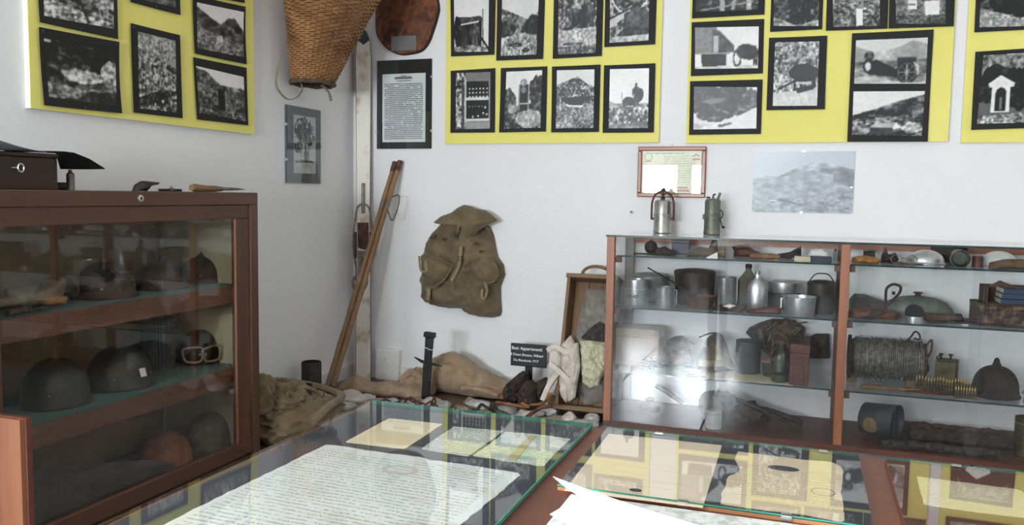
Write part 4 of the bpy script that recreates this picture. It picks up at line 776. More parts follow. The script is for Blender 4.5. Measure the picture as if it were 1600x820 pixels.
# canvas pack with straps slumped in the corner
M_khaki = cloth('khaki_canvas', (104, 88, 62), (140, 121, 90), 700, 12); M_khaki2 = M_khaki
kp = T('canvas_pack', 'khaki canvas pack full of straps slumped beside the helmet cabinet', 'backpack', (0.36, -1.08, PZ), (0, 0, math.radians(8)))
P(MB().blob((0, 0, .075), (.165, .235, .085), 4, .16, 2.2, 4, flat=0, rg=.10), 'pack_body', M_khaki, kp, angle=80)
P(MB().blob((-.05, -.06, .15), (.11, .15, .075), 6, .3, 2.6, 5, rg=.13), 'bundled_canvas', M_khaki, kp, angle=80)
P(MB().blob((-.10, -.17, .20), (.09, .09, .08), 7, .3, 2.8, 4, rg=.13), 'bundled_canvas', M_khaki, kp, angle=80)
P(MB().tube(spline([(.15, -.20, .10), (.165, -.05, .14), (.15, .10, .135), (.10, .20, .13), (.0, .22, .15), (-.10, .19, .17)], 6), .020, 8, flat=.7), 'rolled_rim', M_khaki, kp)
rs = random.Random(5)
for k in range(16):
    x0, y0 = rs.uniform(-.08, .06), rs.uniform(-.13, .07); an = rs.uniform(0, math.pi); L_ = rs.uniform(.035, .07); bul = .018+.012*rs.random()
    pts = [(x0+math.cos(an)*L_*(j-1.5), y0+math.sin(an)*L_*(j-1.5), .205-.9*((x0+math.cos(an)*L_*(j-1.5)+.05)**2*4+(y0+math.sin(an)*L_*(j-1.5)+.05)**2*2.2)+bul*(1 if j in (1, 2) else -.4)) for j in range(4)]
    P(MB().tube(spline(pts, 5), .012+.005*rs.random(), 6, flat=.35), 'strap', M_khaki2 if k % 2 else M_khaki, kp)
for k, pp in enumerate(((.06, -.02, .185), (.02, .06, .19), (.09, .06, .155))): P(MB().box(pp, (.03, .004, .03), (.5, .3, k)), 'buckle', M_iron, kp)
# upright wooden crate with cloths
M_crate = wood('crate_pine', (98, 72, 50), (142, 110, 80), 2, 8, .75); M_crate2 = wood('crate_pine_flat', (98, 74, 54), (146, 116, 88), 0, 8, .75)
cr = T('wooden_crate', 'old wooden crate stood on end with rope handle beside the glass case', 'crate', (1.395, -0.40, PZ+.036), (math.radians(-17), 0, 0))
W, Hh, D = .118, .62, .12
P(MB().bb((-W, 0, 0), (-W+.016, D, Hh)), 'side_board', M_crate, cr, bevel=.002); P(MB().bb((W-.016, 0, 0), (W, D, Hh)), 'side_board', M_crate, cr, bevel=.002)
P(MB().bb((-W-.006, -.004, Hh-.004), (W+.006, D, Hh+.016)), 'end_board', M_crate2, cr, bevel=.002); P(MB().bb((-W-.006, -.012, -.0), (W+.006, D, .022)), 'end_board', M_crate2, cr, bevel=.002)
for k in range(3): P(MB().bb((-W+.016+k*.0685, D-.012, .022), (-W+.016+k*.0685+.066, D, Hh-.004)), 'back_board', M_crate, cr, bevel=.001)
P(MB().tube(spline([(-.06, .05, Hh), (-.055, .05, Hh+.04), (-.02, .05, Hh+.062), (.03, .05, Hh+.062), (.075, .05, Hh+.04), (.085, .05, Hh)], 6), .008, 8), 'rope_handle', M_crate, cr)
# cloths hanging out of the crate (each its own thing)
M_dcl0 = cloth('dark_strap_cloth', (46, 44, 42), (74, 71, 67), 700, 30); M_greyc = cloth('grey_cloth', (116, 110, 102), (148, 142, 134), 700, 12); M_white = cloth('dirty_white_cloth', (186, 174, 162), (214, 204, 194), 700, 12); M_yelc = cloth('cream_cloth', (186, 182, 152), (210, 206, 178), 700, 14)
CM = Matrix.Translation(cr.location) @ Euler((math.radians(-17), 0, 0)).to_matrix().to_4x4()
def ccl(nm, label, outline, dep, y, mat, seed, fold=.02, fs=16, n=64):
    o = ONE(MB().pillow(outline, dep, 22, 130, 2.4, .004, fold, seed, fs, basis((1, 0, 0), (0, 0, 1), (0, -1, 0), (0, y, 0))), nm, mat, label, 'cloth', angle=80)
    o.matrix_world = CM; return o
ccl('folded_coat', 'folded grey coat stuffed in the top of the crate', [(-.085, .26), (-.07, .42), (-.045, .585), (.09, .59), (.098, .4), (.095, .06), (.0, .03), (-.07, .1)], .045, .100, M_greyc, 3, .03, 14)
ccl('coat_buttons_strap', 'dark strap bundle across the grey coat in the crate', [(-.03, .335), (.0, .38), (.05, .42), (.09, .40), (.09, .33), (.03, .32)], .025, .042, M_dcl0, 4, .03, 40)
ccl('cream_cloth', 'crumpled cream cloth hanging down inside the crate', [(-.035, .325), (.02, .33), (.095, .325), (.10, .2), (.07, .125), (.03, .11), (-.005, .13), (-.02, .22)], .04, .036, M_yelc, 6, .03, 22)
wr = T('puttee_ribbons', 'dirty white cloth puttees draped over the front of the crate', 'cloth'); wr.matrix_world = CM
for k, (outl, dp, y_) in enumerate((([(-.11, .30), (-.075, .345), (-.045, .30), (-.04, .18), (-.045, .07), (-.065, .03), (-.095, .06), (-.11, .15)], .035, .02), ([(-.16, .27), (-.12, .29), (-.1, .22), (-.11, .12), (-.15, .0), (-.17, .02), (-.155, .14)], .02, .0), ([(-.07, .30), (-.03, .31), (-.01, .2), (-.02, .06), (-.05, .035), (-.075, .12)], .03, .0))):
    P(MB().pillow(outl, dp, 14, 80, 2.2, .003, .02, 20+k, 28, basis((1, 0, 0), (0, 0, 1), (0, -1, 0), (0, y_-.015, 0))), 'fold', M_white, wr, angle=80)
for k, pts in enumerate(([(-.17, -.03, .26), (-.13, -.045, .28), (-.08, -.05, .26), (-.04, -.045, .27)], [(-.15, -.04, .2), (-.10, -.055, .17), (-.05, -.05, .13), (-.03, -.045, .12)], [(-.10, -.04, .17), (-.14, -.05, .1), (-.165, -.045, .03)])): P(MB().tube(spline(pts, 6), .013, 6, flat=.3, up=(0, 1, 0)), 'ribbon', M_white, wr)
# ================================================================== helmet cabinet on the left wall
CX, CY0, CY1, CZ = 0.4255, -2.585, -1.417, 1.005
M_cab = wood('cabinet_mahogany', (72, 44, 31), (102, 66, 48), 1, 6, .45, .15); M_cabv = wood('cabinet_mahogany_upright', (72, 44, 31), (102, 66, 48), 2, 6, .45, .15)
M_lip = wood('shelf_lip_wood', (84, 50, 36), (116, 74, 54), 1, 6, .5, .1)
M_tan = mottled('tan_hardboard', (120, 98, 66), (142, 120, 84), 5, .8, 0, .05); M_cream = mottled('cream_interior', (176, 166, 132), (194, 184, 150), 6, .8, 0, .03)
M_felt = cloth('green_felt', (22, 84, 72), (32, 100, 86), 1500, 20); M_cgl = glass('cabinet_glass', (0.985, 0.985, 0.975, 1))
cb = T('helmet_cabinet', 'brown wooden glass-fronted cabinet of helmets against the left wall', 'cabinet', (0.02, (CY0+CY1)/2, 0)); oy = (CY0+CY1)/2
def cbx(a, b): return MB().bb((a[0]-.02, a[1]-oy, a[2]), (b[0]-.02, b[1]-oy, b[2]))
P(cbx((.02, CY0, .961), (CX, CY1, CZ)), 'top_board', M_cab, cb, bevel=.002)
for y0, y1 in ((CY0, CY0+.044), (CY1-.044, CY1)): P(cbx((.02, y0, 0), (CX, y1, .961)), 'side_panel', M_cabv, cb, bevel=.002)
P(cbx((.02, CY0+.044, 0), (CX-.02, CY1-.044, .03)), 'plinth', M_cab, cb, smooth=False)
P(cbx((.02, CY0+.044, .03), (.40, CY1-.044, .05)), 'bottom_board', M_cab, cb, smooth=False)
P(cbx((.022, CY0+.044, .05), (.03, CY1-.044, .961)), 'back_panel', M_tan, cb, smooth=False)
P(cbx((.03, CY1-.052, .05), (.385, CY1-.044, .961)), 'lining', M_cream, cb, smooth=False)
fx0, fx1 = CX-.026, CX-.006
P(cbx((fx0, CY0+.044, .911), (fx1, CY1-.044, .961)), 'frame_rail', M_cab, cb, bevel=.002); P(cbx((fx0, CY0+.044, .044), (fx1+.002, CY1-.044, .097)), 'frame_rail', M_cab, cb, bevel=.002)
P(cbx((fx0, CY0+.044, .097), (fx1, CY0+.122, .911)), 'frame_stile', M_cabv, cb, bevel=.002); P(cbx((fx0, CY1-.122, .097), (fx1, CY1-.044, .911)), 'frame_stile', M_cabv, cb, bevel=.002)
P(cbx((CX-.012, CY1-.125, .097), (CX-.005, CY1-.119, .911)), 'bead', wood('light_bead', (128, 84, 62), (158, 110, 84), 2, 6, .4), cb)
for z in (.67, .371):
    sh_ = P(cbx((.03, CY0+.05, z-.02), (.385, CY1-.053, z-.003)), 'shelf', M_lip, cb, smooth=False)
    P(cbx((.03, CY0+.05, z-.003), (.384, CY1-.053, z)), 'felt', M_felt, sh_, smooth=False)
    P(cbx((.384, CY0+.05, z-.062), (.398, CY1-.053, z+.001)), 'lip', M_lip, sh_, bevel=.0015)
P(cbx((.4125, -1.90, .09), (.4165, CY1-.115, .918)), 'sliding_pane', M_cgl, cb, smooth=False); P(cbx((.404, CY0+.115, .09), (.408, -1.88, .918)), 'sliding_pane', M_cgl, cb, smooth=False)
kh = on(0, CX, 219, 310)
P(MB().lathe([(.0045, 0), (.011, 0), (.011, .004), (.009, .005), (.0045, .005), (.0045, 0)], 20, basis((0, 1, 0), (0, 0, 1), (1, 0, 0), (CX-.02, kh[1]-oy, kh[2]))), 'lock', M_clip, cb)
P(MB().bb((CX-.0205, kh[1]-oy-.0012, kh[2]-.004), (CX-.0185, kh[1]-oy+.0012, kh[2]+.004)), 'keyway', M_gunm, cb, smooth=False)
def fitx(pl, pr, yt, X, zb):
    a = on(0, X, pl, yt); b = on(0, X, pr, yt); c = on(0, X, (pl+pr)/2, yt); return c[1], (pr-pl)*depth(c)/F/2, max(.02, float(c[2]-zb))
M_hrust = mottled('rusted_helmet_steel', (58, 44, 38), (92, 72, 60), 16, .8, .15, .3, 60); M_hdark = mottled('dark_painted_helmet', (44, 43, 38), (62, 60, 52), 14, .42, .1, .12, 80)
M_hor = mottled('orange_rusted_helmet', (112, 64, 40), (156, 98, 66), 22, .9, .1, .4); M_hgrey = mottled('grey_brown_rusted_helmet', (92, 82, 70), (126, 114, 98), 22, .9, .1, .4)
M_hblk = mottled('black_fibre_helmet', (22, 22, 23), (36, 35, 34), 20, .3, 0, .1)
def helmet(label, x, y, z, r, h, mat, rz=0, peak=0, knob=0, brim=.06, hole=False, tagc=None, rivet=True, comb=False, visor=0, tilt=(0, 0)):
    hr = T('helmet', label, 'helmet', (x, y, z), (tilt[0], tilt[1], rz)); n = 44 if hole else 14; prof = [(r*(1+brim), 0), (r*(1+brim*1.15), h*.02), (r*(1+brim*.7), h*.10), (r*1.0, h*.22)]
    for j in range(1, n+1):
        t = j/n; a = t*math.pi/2; prof.append((max(.0005, r*(math.cos(a)**.82)), h*.22+(h*.78)*math.sin(a)))
    m = MB(); m.lathe(prof, 130 if hole else 40, ex=.94, wob=.02, seed=r*90+y)
    if peak: m.v = [(vx, vy, vz+peak*max(0, 1-math.hypot(vx, vy)/(r*.3))**1.6) for vx, vy, vz in m.v]
    if hole:                                   # a real ragged hole through the steel
        a_ = math.asin(.60); az_ = -.68-rz; p_ = Vector((r*.94*math.cos(a_)**.82*math.cos(az_), r*math.cos(a_)**.82*math.sin(az_), h*.22+h*.78*math.sin(a_))); n_ = Vector((math.cos(az_)*math.cos(a_), math.sin(az_)*math.cos(a_), math.sin(a_)*.9+.1)).normalized()
        hq = Matrix.Translation(p_) @ Vector((0, 0, 1)).rotation_difference(n_).to_matrix().to_4x4(); hi_ = hq.inverted(); rs = random.Random(3); hp_ = [((.020+.018*rs.random())*math.cos(i*.349), (.014+.014*rs.random())*math.sin(i*.349)) for i in range(18)]
        keep = []
        for f in m.f:
            c = hi_ @ (sum((Vector(m.v[i]) for i in f), Vector())/len(f))
            if len(f) > 4 or abs(c.z) > .03 or not inside((c.x, c.y), hp_): keep.append(f)
        m.f = keep
        P(MB().tube([hq @ Vector((x, y, -(x*x+y*y)/(2.2*r))) for x, y in hp_], .0014, 5, closed=True), 'torn_hole', mat, hr)
    P(m, 'shell', mat, hr, angle=60)
    P(MB().tube([(r*(1+brim*1.12)*.94*math.cos(t*.196), r*(1+brim*1.12)*math.sin(t*.196), h*.015+.001) for t in range(32)], .0035, 6, closed=True), 'rim', mat, hr)
    if visor: P(MB().surf(lambda u, v: ((r*(1.0+visor*v)*.94)*math.cos((u-.5)*1.9), (r*(1.0+visor*v*.55))*math.sin((u-.5)*1.9), h*(.1-.10*v)), 16, 4), 'visor', mat, hr)
    if comb: P(MB().tube([(r*.8*math.cos(a)*.94, 0, h*.22+h*.80*math.sin(a)+.003) for a in [math.pi*(.12+.76*i/14) for i in range(15)]], [.003+.008*math.sin(math.pi*i/14) for i in range(15)], 8, flat=1.4), 'comb', mat, hr)
    if knob: P(MB().lathe([(knob*1.5, h*.985), (knob*1.3, h*1.0+knob*.5), (knob*.95, h+knob*1.2), (knob*.9, h+knob*1.9), (knob*.5, h+knob*2.5), (.0005, h+knob*2.7)], 14), 'knob', mat, hr)
    def sp(az, el, off=0.0): a = math.asin(el); return Vector((r*.94*math.cos(a)**.82*math.cos(az), r*math.cos(a)**.82*math.sin(az), h*.22+h*.78*math.sin(a))), Vector((math.cos(az)*math.cos(a), math.sin(az)*math.cos(a), math.sin(a)*.9+.1)).normalized()
    if rivet:
        for az in (-.9, .5):
            p, nn = sp(az-rz, .12); P(MB().lathe([(.006, 0), (.005, .002), (.0005, .0035)], 10, Matrix.Translation(p) @ Vector((0, 0, 1)).rotation_difference(nn).to_matrix().to_4x4()), 'rivet', M_gunm, hr)
    if tagc:
        p, nn = sp(tagc[0]-rz, tagc[1]); q = Matrix.Translation(p+nn*.001) @ Vector((0, 0, 1)).rotation_difference(nn).to_matrix().to_4x4(); P(MB().box((0, 0, 0), (.028, .024, .002), None, q), 'paper_tag', M_wht, hr, smooth=False)
    return hr
def hx(label, pl, pr, yt, X, zb, mat, **kw):
    y, r, h = fitx(pl, pr, yt, X, zb); return helmet(label, X, y, zb, r*.97, h, mat, **kw)
hx('rusted steel helmet with a torn hole on the top felt shelf', 119, 210, 409, .25, .67, M_hrust, hole=True)
hx('rusted peaked helmet on the top felt shelf between two others', 212, 292, 412, .23, .67, M_hrust, peak=.03, brim=.03)
hx('rusted peaked helmet nearest the cream end wall of the cabinet', 281, 348, 401, .21, .67, M_hrust, peak=.022, brim=.02)
hx('dark olive helmet with two rivets on the lower felt shelf', 33, 138, 560, .24, .371, M_hdark, brim=.05, rz=.3)
hx('dark olive helmet with a white paper tag', 136, 236, 540, .24, .371, M_hdark, brim=.05, tagc=(.02, .22))
hd = hx('black helmet wearing goggles on the lower felt shelf', 276, 346, 515, .21, .371, M_hblk, brim=.0, rivet=False)
y, r, h = fitx(276, 346, 515, .21, .371)
M_gog = mottled('brass_goggle_frame', (150, 122, 100), (182, 158, 136), 30, .5, .4, .1); M_lens = glass('goggle_lens', (.75, .78, .78, 1))
for s, a0 in ((-1, -1.12), (1, -.34)):
    az = a0; c = Vector((r*1.02*math.cos(az), r*1.04*math.sin(az), h*.36)); tg = Vector((-math.sin(az), math.cos(az), 0)); o_ = [(-.032, .02), (.03, .026), (.034, .0), (.024, -.026), (-.022, -.026), (-.034, -.004)]
    q = basis(tg, (0, 0, 1), (math.cos(az), math.sin(az), 0), c); pts = [q @ p for p in spline([(x, z, 0) for x, z in o_], 5, True)]
    gg = P(MB().tube(pts, .0045, 6, closed=True), 'goggle_rim', M_gog, hd); P(MB().prism(o_, -.002, .001, q), 'lens', M_lens, gg, smooth=False)
P(MB().tube([(r*1.03*math.cos(a), r*1.05*math.sin(a), h*.36) for a in [-.88+.03*i for i in range(11)]], .005, 6), 'goggle_bridge', M_gog, hd)
P(MB().tube([(r*.97*math.cos(a), r*1.02*math.sin(a), h*.37) for a in [.1+.155*i for i in range(31)]], .009, 6, flat=.3), 'goggle_strap', M_dleath, hd)
hx('orange rusted helmet on the cabinet bottom', 212, 300, 676, .24, .05, M_hor, brim=.03, rivet=False)
hx('grey-brown rusted helmet on the cabinet bottom by the end wall', 290, 362, 645, .26, .05, M_hgrey, brim=.03, rivet=False)
# fluted can
y, r, h = fitx(221, 272, 497, .15, .371)
cn = T('fluted_canister', 'dark fluted gas mask canister standing behind the tagged helmet', 'canister', (.15, y, .371)); n = 72; m = MB(); vs = []; fs = []
for zz in (0.012, h*.97):
    for k in range(n): q = r*(1 if k % 2 else .955); a = 2*math.pi*k/n; vs.append((q*math.cos(a), q*math.sin(a), zz))
fs = [(k, (k+1) % n, n+(k+1) % n, n+k) for k in range(n)]+[tuple(range(n-1, -1, -1)), tuple(range(n, 2*n))]; m.add(vs, fs)
M_can = mottled('dark_grey_paint', (52, 54, 54), (72, 74, 73), 20, .5, .2, .1)
P(m, 'fluted_body', M_can, cn, angle=20); P(MB().lathe([(r*1.03, 0), (r*1.03, .014)], 36), 'base_ring', M_can, cn); P(MB().lathe([(r*1.02, h*.95), (r*1.02, h), (r*.5, h), (r*.5, h+.012), (.001, h+.012)], 36), 'lid', M_can, cn)
P(MB().bb((r*.95, -.004, .01), (r*1.04, .012, h*.95)), 'hasp', M_leath, cn); P(MB().tube([(0.0, -r*.4, h), (.0, -r*.2, h+.03), (.0, r*.3, h+.03), (.0, r*.55, h)], .004, 6), 'handle', M_iron, cn)
# dark strap bundle by the end wall
y, r, h = fitx(343, 372, 545, .24, .371)
db = T('leather_bundle', 'dark folded leather strap beside the goggled helmet', 'strap', (.24, y, .371)); P(MB().blob((0, 0, .03), (.04, .05, .035), 3, .4, 2, 3, flat=0), 'folded_strap', M_dleath, db); P(MB().tube(spline([(.03, -.05, .03), (.05, .0, .06), (.03, .045, .05), (.0, .05, .02)], 5), .007, 6, flat=.4), 'loose_strap', M_dleath, db)
# side cap and dagger on the top shelf
a = on(0, .26, 0, 470); b = on(0, .26, 102, 432); y0 = on(0, .26, 50, 480)[1]
def sidev(pts, X, o): return [(on(0, X, *p)[1]-o[1], on(0, X, *p)[2]-o[2]) for p in pts]
SIDE = basis((0, 1, 0), (0, 0, 1), (1, 0, 0))
hc = T('leather_case', 'pale worn leather holster case lying at the left of the top felt shelf', 'case', (.22, y0, .67)); o = (0, y0, .67)
P(MB().pillow(sidev([(-25, 470), (0, 460), (45, 450), (75, 440), (96, 432), (105, 433), (103, 452), (96, 470), (60, 478), (0, 482), (-25, 484)], .26, o), .05, 7, 48, 2.2, .03, .006, 3, 18, SIDE @ Matrix.Translation((0, 0, .03))), 'case_body', mottled('pale_worn_leather', (118, 104, 86), (156, 142, 122), 20, .7, 0, .3), hc, angle=80)
P(MB().pillow(sidev([(40, 468), (70, 459), (92, 462), (88, 474), (55, 477)], .26, o), .018, 5, 32, 2, .0, .004, 4, 20, SIDE @ Matrix.Translation((0, 0, .075))), 'tan_lining', mottled('tan_suede', (150, 108, 72), (176, 134, 98), 20, .8, 0, .2), hc)
P(MB().pillow(sidev([(94, 433), (106, 434), (106, 455), (98, 470), (92, 465), (98, 450)], .26, o), .02, 5, 32, 2, .0, .004, 4, 20, SIDE @ Matrix.Translation((0, 0, .075))), 'dark_flap', M_dleath, hc)
p = on(0, .35, 55, 476); dg = T('dagger', 'black dagger lying in front of the pale leather case', 'dagger', (.35, p[1], .67), (0, 0, .05))
P(MB().tube([(0, -.09, .010), (0, -.03, .012)], .010, 8), 'grip', M_dleath, dg); P(MB().bb((-.012, -.03, .004), (.012, -.024, .022)), 'guard', M_iron, dg); P(MB().prism([(-.009, -.024), (.009, -.024), (.007, .08), (0, .10), (-.007, .08)], .008, .013), 'blade', M_iron, dg)
# dark felt roll at the cabinet bottom
q0, q1 = -2.50, on(0, .31, 255, 730)[1]
m = MB(); fr_ = T('felt_roll', 'dark brown coarse felt coat lying rolled on the cabinet bottom', 'cloth', (.305, (q0+q1)/2, .05)); L_ = (q1-q0)
def fel(u, v):
    a = v*2*math.pi; yy = -L_/2+L_*u; e = 1 if 0.02 < u < .98 else .8; rz = (.118-.088*u)*e; nn = mnoise.noise(Vector((yy*6, math.cos(a)*1.5, math.sin(a)*1.5)))
    return (.075*e*math.cos(a)+.006*nn, yy, max(0, rz*(.9+.9*math.sin(a))+.010*nn))
m.surf(fel, 30, 25); P(m, 'rolled_coat', cloth('dark_felt', (46, 36, 31), (66, 54, 47), 500, 20, .98, .6), fr_, angle=80); P(MB().tube([fel(.72, .02+k*.019) for k in range(26)], .003, 5), 'seam', M_dleath, fr_)
# --- on top of the cabinet
XB = .33; yr = on(0, XB, 90, 260)[1]; zt = on(0, XB, 60, 239)[2]
M_box = wood('dark_box_wood', (34, 19, 14), (56, 32, 24), 1, 7, .5)
bx = T('wooden_box', 'small dark wooden box with a key standing on the helmet cabinet', 'box', (.22, yr-.16, CZ))
P(MB().bb((-.11, -.16, 0), (.11, .16, zt-CZ-.012)), 'body', M_box, bx, bevel=.002); P(MB().bb((-.113, -.163, zt-CZ-.012), (.113, .163, zt-CZ)), 'lid', M_box, bx, bevel=.002)
ky_, kz_ = on(0, XB, 25, 262)[1]-yr+.16, on(0, XB, 25, 262)[2]-CZ
kk = P(MB().tube([(.128, ky_+.009*math.cos(t*.42), kz_+.011*math.sin(t*.42)) for t in range(15)], .002, 6, closed=True), 'key', M_clip, bx); P(MB().tube([(.105, ky_-.012, kz_), (.128, ky_-.009, kz_)], .002, 6), 'key_stem', M_clip, kk)
bk_ = [on(0, .15, *p) for p in [(-40, 233), (0, 234), (45, 235), (88, 236), (102, 236.5), (116, 238.5), (140, 248), (164, 263)]]; fr2 = [on(0, .335, *p) for p in [(-40, 238), (0, 238), (45, 238), (87, 239), (94, 263.5), (118, 264), (140, 264), (164, 263.5)]]
ob = (.22, yr, zt); B2 = [Vector(p)-Vector(ob) for p in bk_]; F2 = [Vector(p)-Vector(ob) for p in fr2]
for l in (B2, F2):
    for i in range(4): l[i].z = max(l[i].z, .0025)
def shf(u, v):
    i = min(int(u*7), 6); f = u*7-i; a = B2[i].lerp(B2[i+1], f); b = F2[i].lerp(F2[i+1], f); return a.lerp(b, v)
ONE(MB().sheet(shf, 36, 8, (0, 0, 1), .0012), 'black_leather_sheet', plain('black_leather_sheet', (9, 9, 10), .95, 0, .05), 'curling black sheet draped over the dark wooden box', 'sheet', ob)
gc_ = on(0, .24, 0, 232); ONE(MB().sheet(lambda u, v: (-.06+.12*v, -.12+.17*u, .004+.03*(1-u)**1.6), 10, 4, (0, 0, 1), .001), 'grey_card', plain('grey_card', (168, 170, 172), .5), 'pale grey card lying on the black sheet over the box', 'paper', (.24, gc_[1]+.045, zt+.0025))
p = on(0, .30, 110.5, 297); r = 6*depth(p)/F; h = on(0, .30, 110, 265)[2]-CZ
cs = T('cartridge', 'upright rifle cartridge case standing on the helmet cabinet', 'cartridge', (.30, p[1], CZ)); P(MB().lathe([(r, 0), (r*1.02, .002), (r, .004), (r*.97, h*.8), (r*.6, h*.86), (r*.5, h*.87)], 16), 'case', M_gunm, cs); P(MB().lathe([(r*.5, h*.86), (r*.5, h*.97), (r*.2, h)], 12), 'bullet', mottled('dull_brass', (126, 96, 70), (160, 130, 100), 30, .5, .6, .1), cs)
p = on(0, .34, 120, 293); q = on(0, .34, 140, 293); L_ = (q[1]-p[1])*2
lc = T('small_cylinder', 'small green-grey metal cylinder lying behind the cartridge', 'cartridge', (.26, p[1], CZ+.0115)); P(MB().tube([(0, -L_/2, 0), (0, L_/2*.9, 0)], .0115, 14), 'tube', mottled('verdigris', (54, 66, 62), (84, 94, 88), 40, .6, .4, .2), lc); P(MB().tube([(0, L_/2*.9, 0), (0, L_/2, 0)], .0095, 14), 'end_cap', M_rust, lc)
p = on(0, .30, 237, 292); sf_ = T('shrapnel', 'small dark bent iron shard lying on the helmet cabinet', 'shard', (.28, p[1], CZ)); P(MB().pillow([(-.055, 0), (-.045, .02), (-.015, .034), (.06, .03), (.055, .024), (.01, .018), (-.005, .002)], .016, 5, 30, 2, .01, .004, 2, 30, SIDE), 'shard', M_iron, sf_); P(MB().tube([(0, -.03, .008), (.0, .0, .006)], .006, 6), 'stub', M_iron, sf_)
p = on(0, .30, 278, 294); f_ = T('fuse_rod', 'thin iron rod with collar lying beside the wooden-handled knife', 'rod', (.27, p[1], CZ+.005)); P(MB().tube([(0, -.055, 0), (0, .05, 0)], .0045, 8), 'rod', M_iron, f_); P(MB().tube([(0, -.005, 0), (0, .012, 0)], .0075, 10), 'collar', M_gunm, f_); P(MB().tube([(0, .0, .0), (.0, .003, .014)], .002, 6), 'peg', M_iron, f_)
a, b, c = on(0, .33, 299, 293)[1], on(0, .33, 343, 293)[1], on(0, .33, 382, 293)[1]
kn = T('knife', 'old knife with a pale wooden handle lying on the helmet cabinet', 'knife', (.33, b, CZ)); P(MB().tube([(0, a-b, .014), (0, (a-b)*.9, .014), (0, (a-b)*.5, .012), (0, (a-b)*.12, .012), (0, 0, .012)], [.011, .014, .0115, .011, .008], 12), 'handle', wood('bone_wood', (104, 78, 50), (140, 108, 74), 1, 8, .6), kn)
P(MB().tube([(0, -.004, .012), (0, .008, .012)], .009, 10), 'bolster', M_gunm, kn); P(MB().prism([(0, .008), (.006, .018), (0, .014)], 0, .0135, basis((0, 1, 0), (0, 0, 1), (1, 0, 0), (0, .0, 0))) if False else MB().tube([(0, .006, .0125), (0, (c-b)*.6, .0125), (0, c-b, .012)], [.0065, .005, .0012], 6, flat=1), 'blade', M_gunm, kn)
# ================================================================== glass display case along the back wall
KX0, KXM, KX1, KY, KT = 1.517, 2.468, 3.45, -0.45, 0.845
S1, S2, S3, S0 = .756, .53, .243, .022
M_kw = wood('case_mahogany', (134, 82, 56), (166, 108, 78), 2, 6, .45, .15); M_kwx = wood('case_mahogany_rail', (124, 74, 52), (154, 98, 72), 0, 6, .45, .15)
M_kd = wood('case_base_wood', (76, 46, 35), (104, 64, 49), 0, 6, .5)
M_kg = glass('case_glass', (.985, .992, .995, 1)); M_kshelf = glass('shelf_glass', (.955, .975, .972, 1)); M_sedge = mottled('shelf_edge_green', (34, 58, 56), (54, 80, 76), 20, .15, 0, 0)
M_kback = plain('white_back_panel', (228, 228, 227), .7); M_pale = plain('pale_post_paint', (170, 166, 158), .7)
ca = T('display_case', 'long low glass display case with wooden posts and relics along the back wall', 'display case', (KXM, KY/2, 0)); oy = KY/2
def kb(a, b): return MB().bb((a[0]-KXM, a[1]-oy, a[2]), (b[0]-KXM, b[1]-oy, b[2]))
P(kb((KX0, KY, 0), (KX1, -.005, S0)), 'base_board', M_kd, ca, smooth=False)
for x in (KX0, KXM, KX1-.034): P(kb((x, KY, S0), (x+.034, KY+.03, KT-.008)), 'front_post', M_kw, ca, bevel=.002)
P(kb((KX0+.012, KY-.0012, .0), (KX0+.0135, KY, KT-.012)), 'post_groove', M_kw, ca, smooth=False)
for x, mt in ((KX0, M_pale), (KXM, M_kd), (KX1-.034, M_kd)): P(kb((x, -.055, S0), (x+.04, -.02, KT-.008)), 'rear_post', mt, ca, smooth=False)
P(kb((KX0+.04, -.045, KT-.052), (KXM, -.02, KT-.008)), 'rear_rail', M_kwx, ca, smooth=False); P(kb((KXM+.04, -.045, KT-.052), (KX1-.034, -.02, KT-.008)), 'rear_rail', M_kwx, ca, smooth=False)
P(kb((KX0, -.02, S0), (KX1, -.015, KT-.052)), 'back_panel', M_kback, ca, smooth=False)
tg_ = P(kb((KX0-.004, KY-.004, KT-.008), (KX1+.004, -.015, KT)), 'top_glass', M_kg, ca, smooth=False); P(kb((KX0-.004, KY-.0052, KT-.008), (KX1+.004, KY-.004, KT)), 'glass_edge', M_sedge, tg_, smooth=False)
for x0, x1 in ((KX0+.034, KXM), (KXM+.034, KX1-.034)):
    xm = (x0+x1)/2
    P(kb((x0, KY+.006, S0), (xm+.02, KY+.010, KT-.008)), 'front_pane', M_kg, ca, smooth=False); P(kb((xm-.02, KY+.014, S0), (x1, KY+.018, KT-.008)), 'front_pane', M_kg, ca, smooth=False)
    for z in (S1, S2, S3):
        s_ = P(kb((x0+.003, KY+.03, z-.007), (x1-.003, -.025, z)), 'glass_shelf', M_kshelf, ca, smooth=False); P(kb((x0+.003, KY+.0288, z-.007), (x1-.003, KY+.030, z)), 'shelf_edge', M_sedge, s_, smooth=False)
        P(kb((x0-.0, KY+.03, z-.032), (x0+.022, KY+.055, z-.008)), 'bracket', M_kd, ca, smooth=False); P(kb((x1-.022, KY+.03, z-.032), (x1, KY+.055, z-.008)), 'bracket', M_kd, ca, smooth=False)
for x in (KX0+.002, KX1-.006): P(kb((x, KY+.03, S0), (x+.004, -.055, KT-.008)), 'side_pane', M_kg, ca, smooth=False)
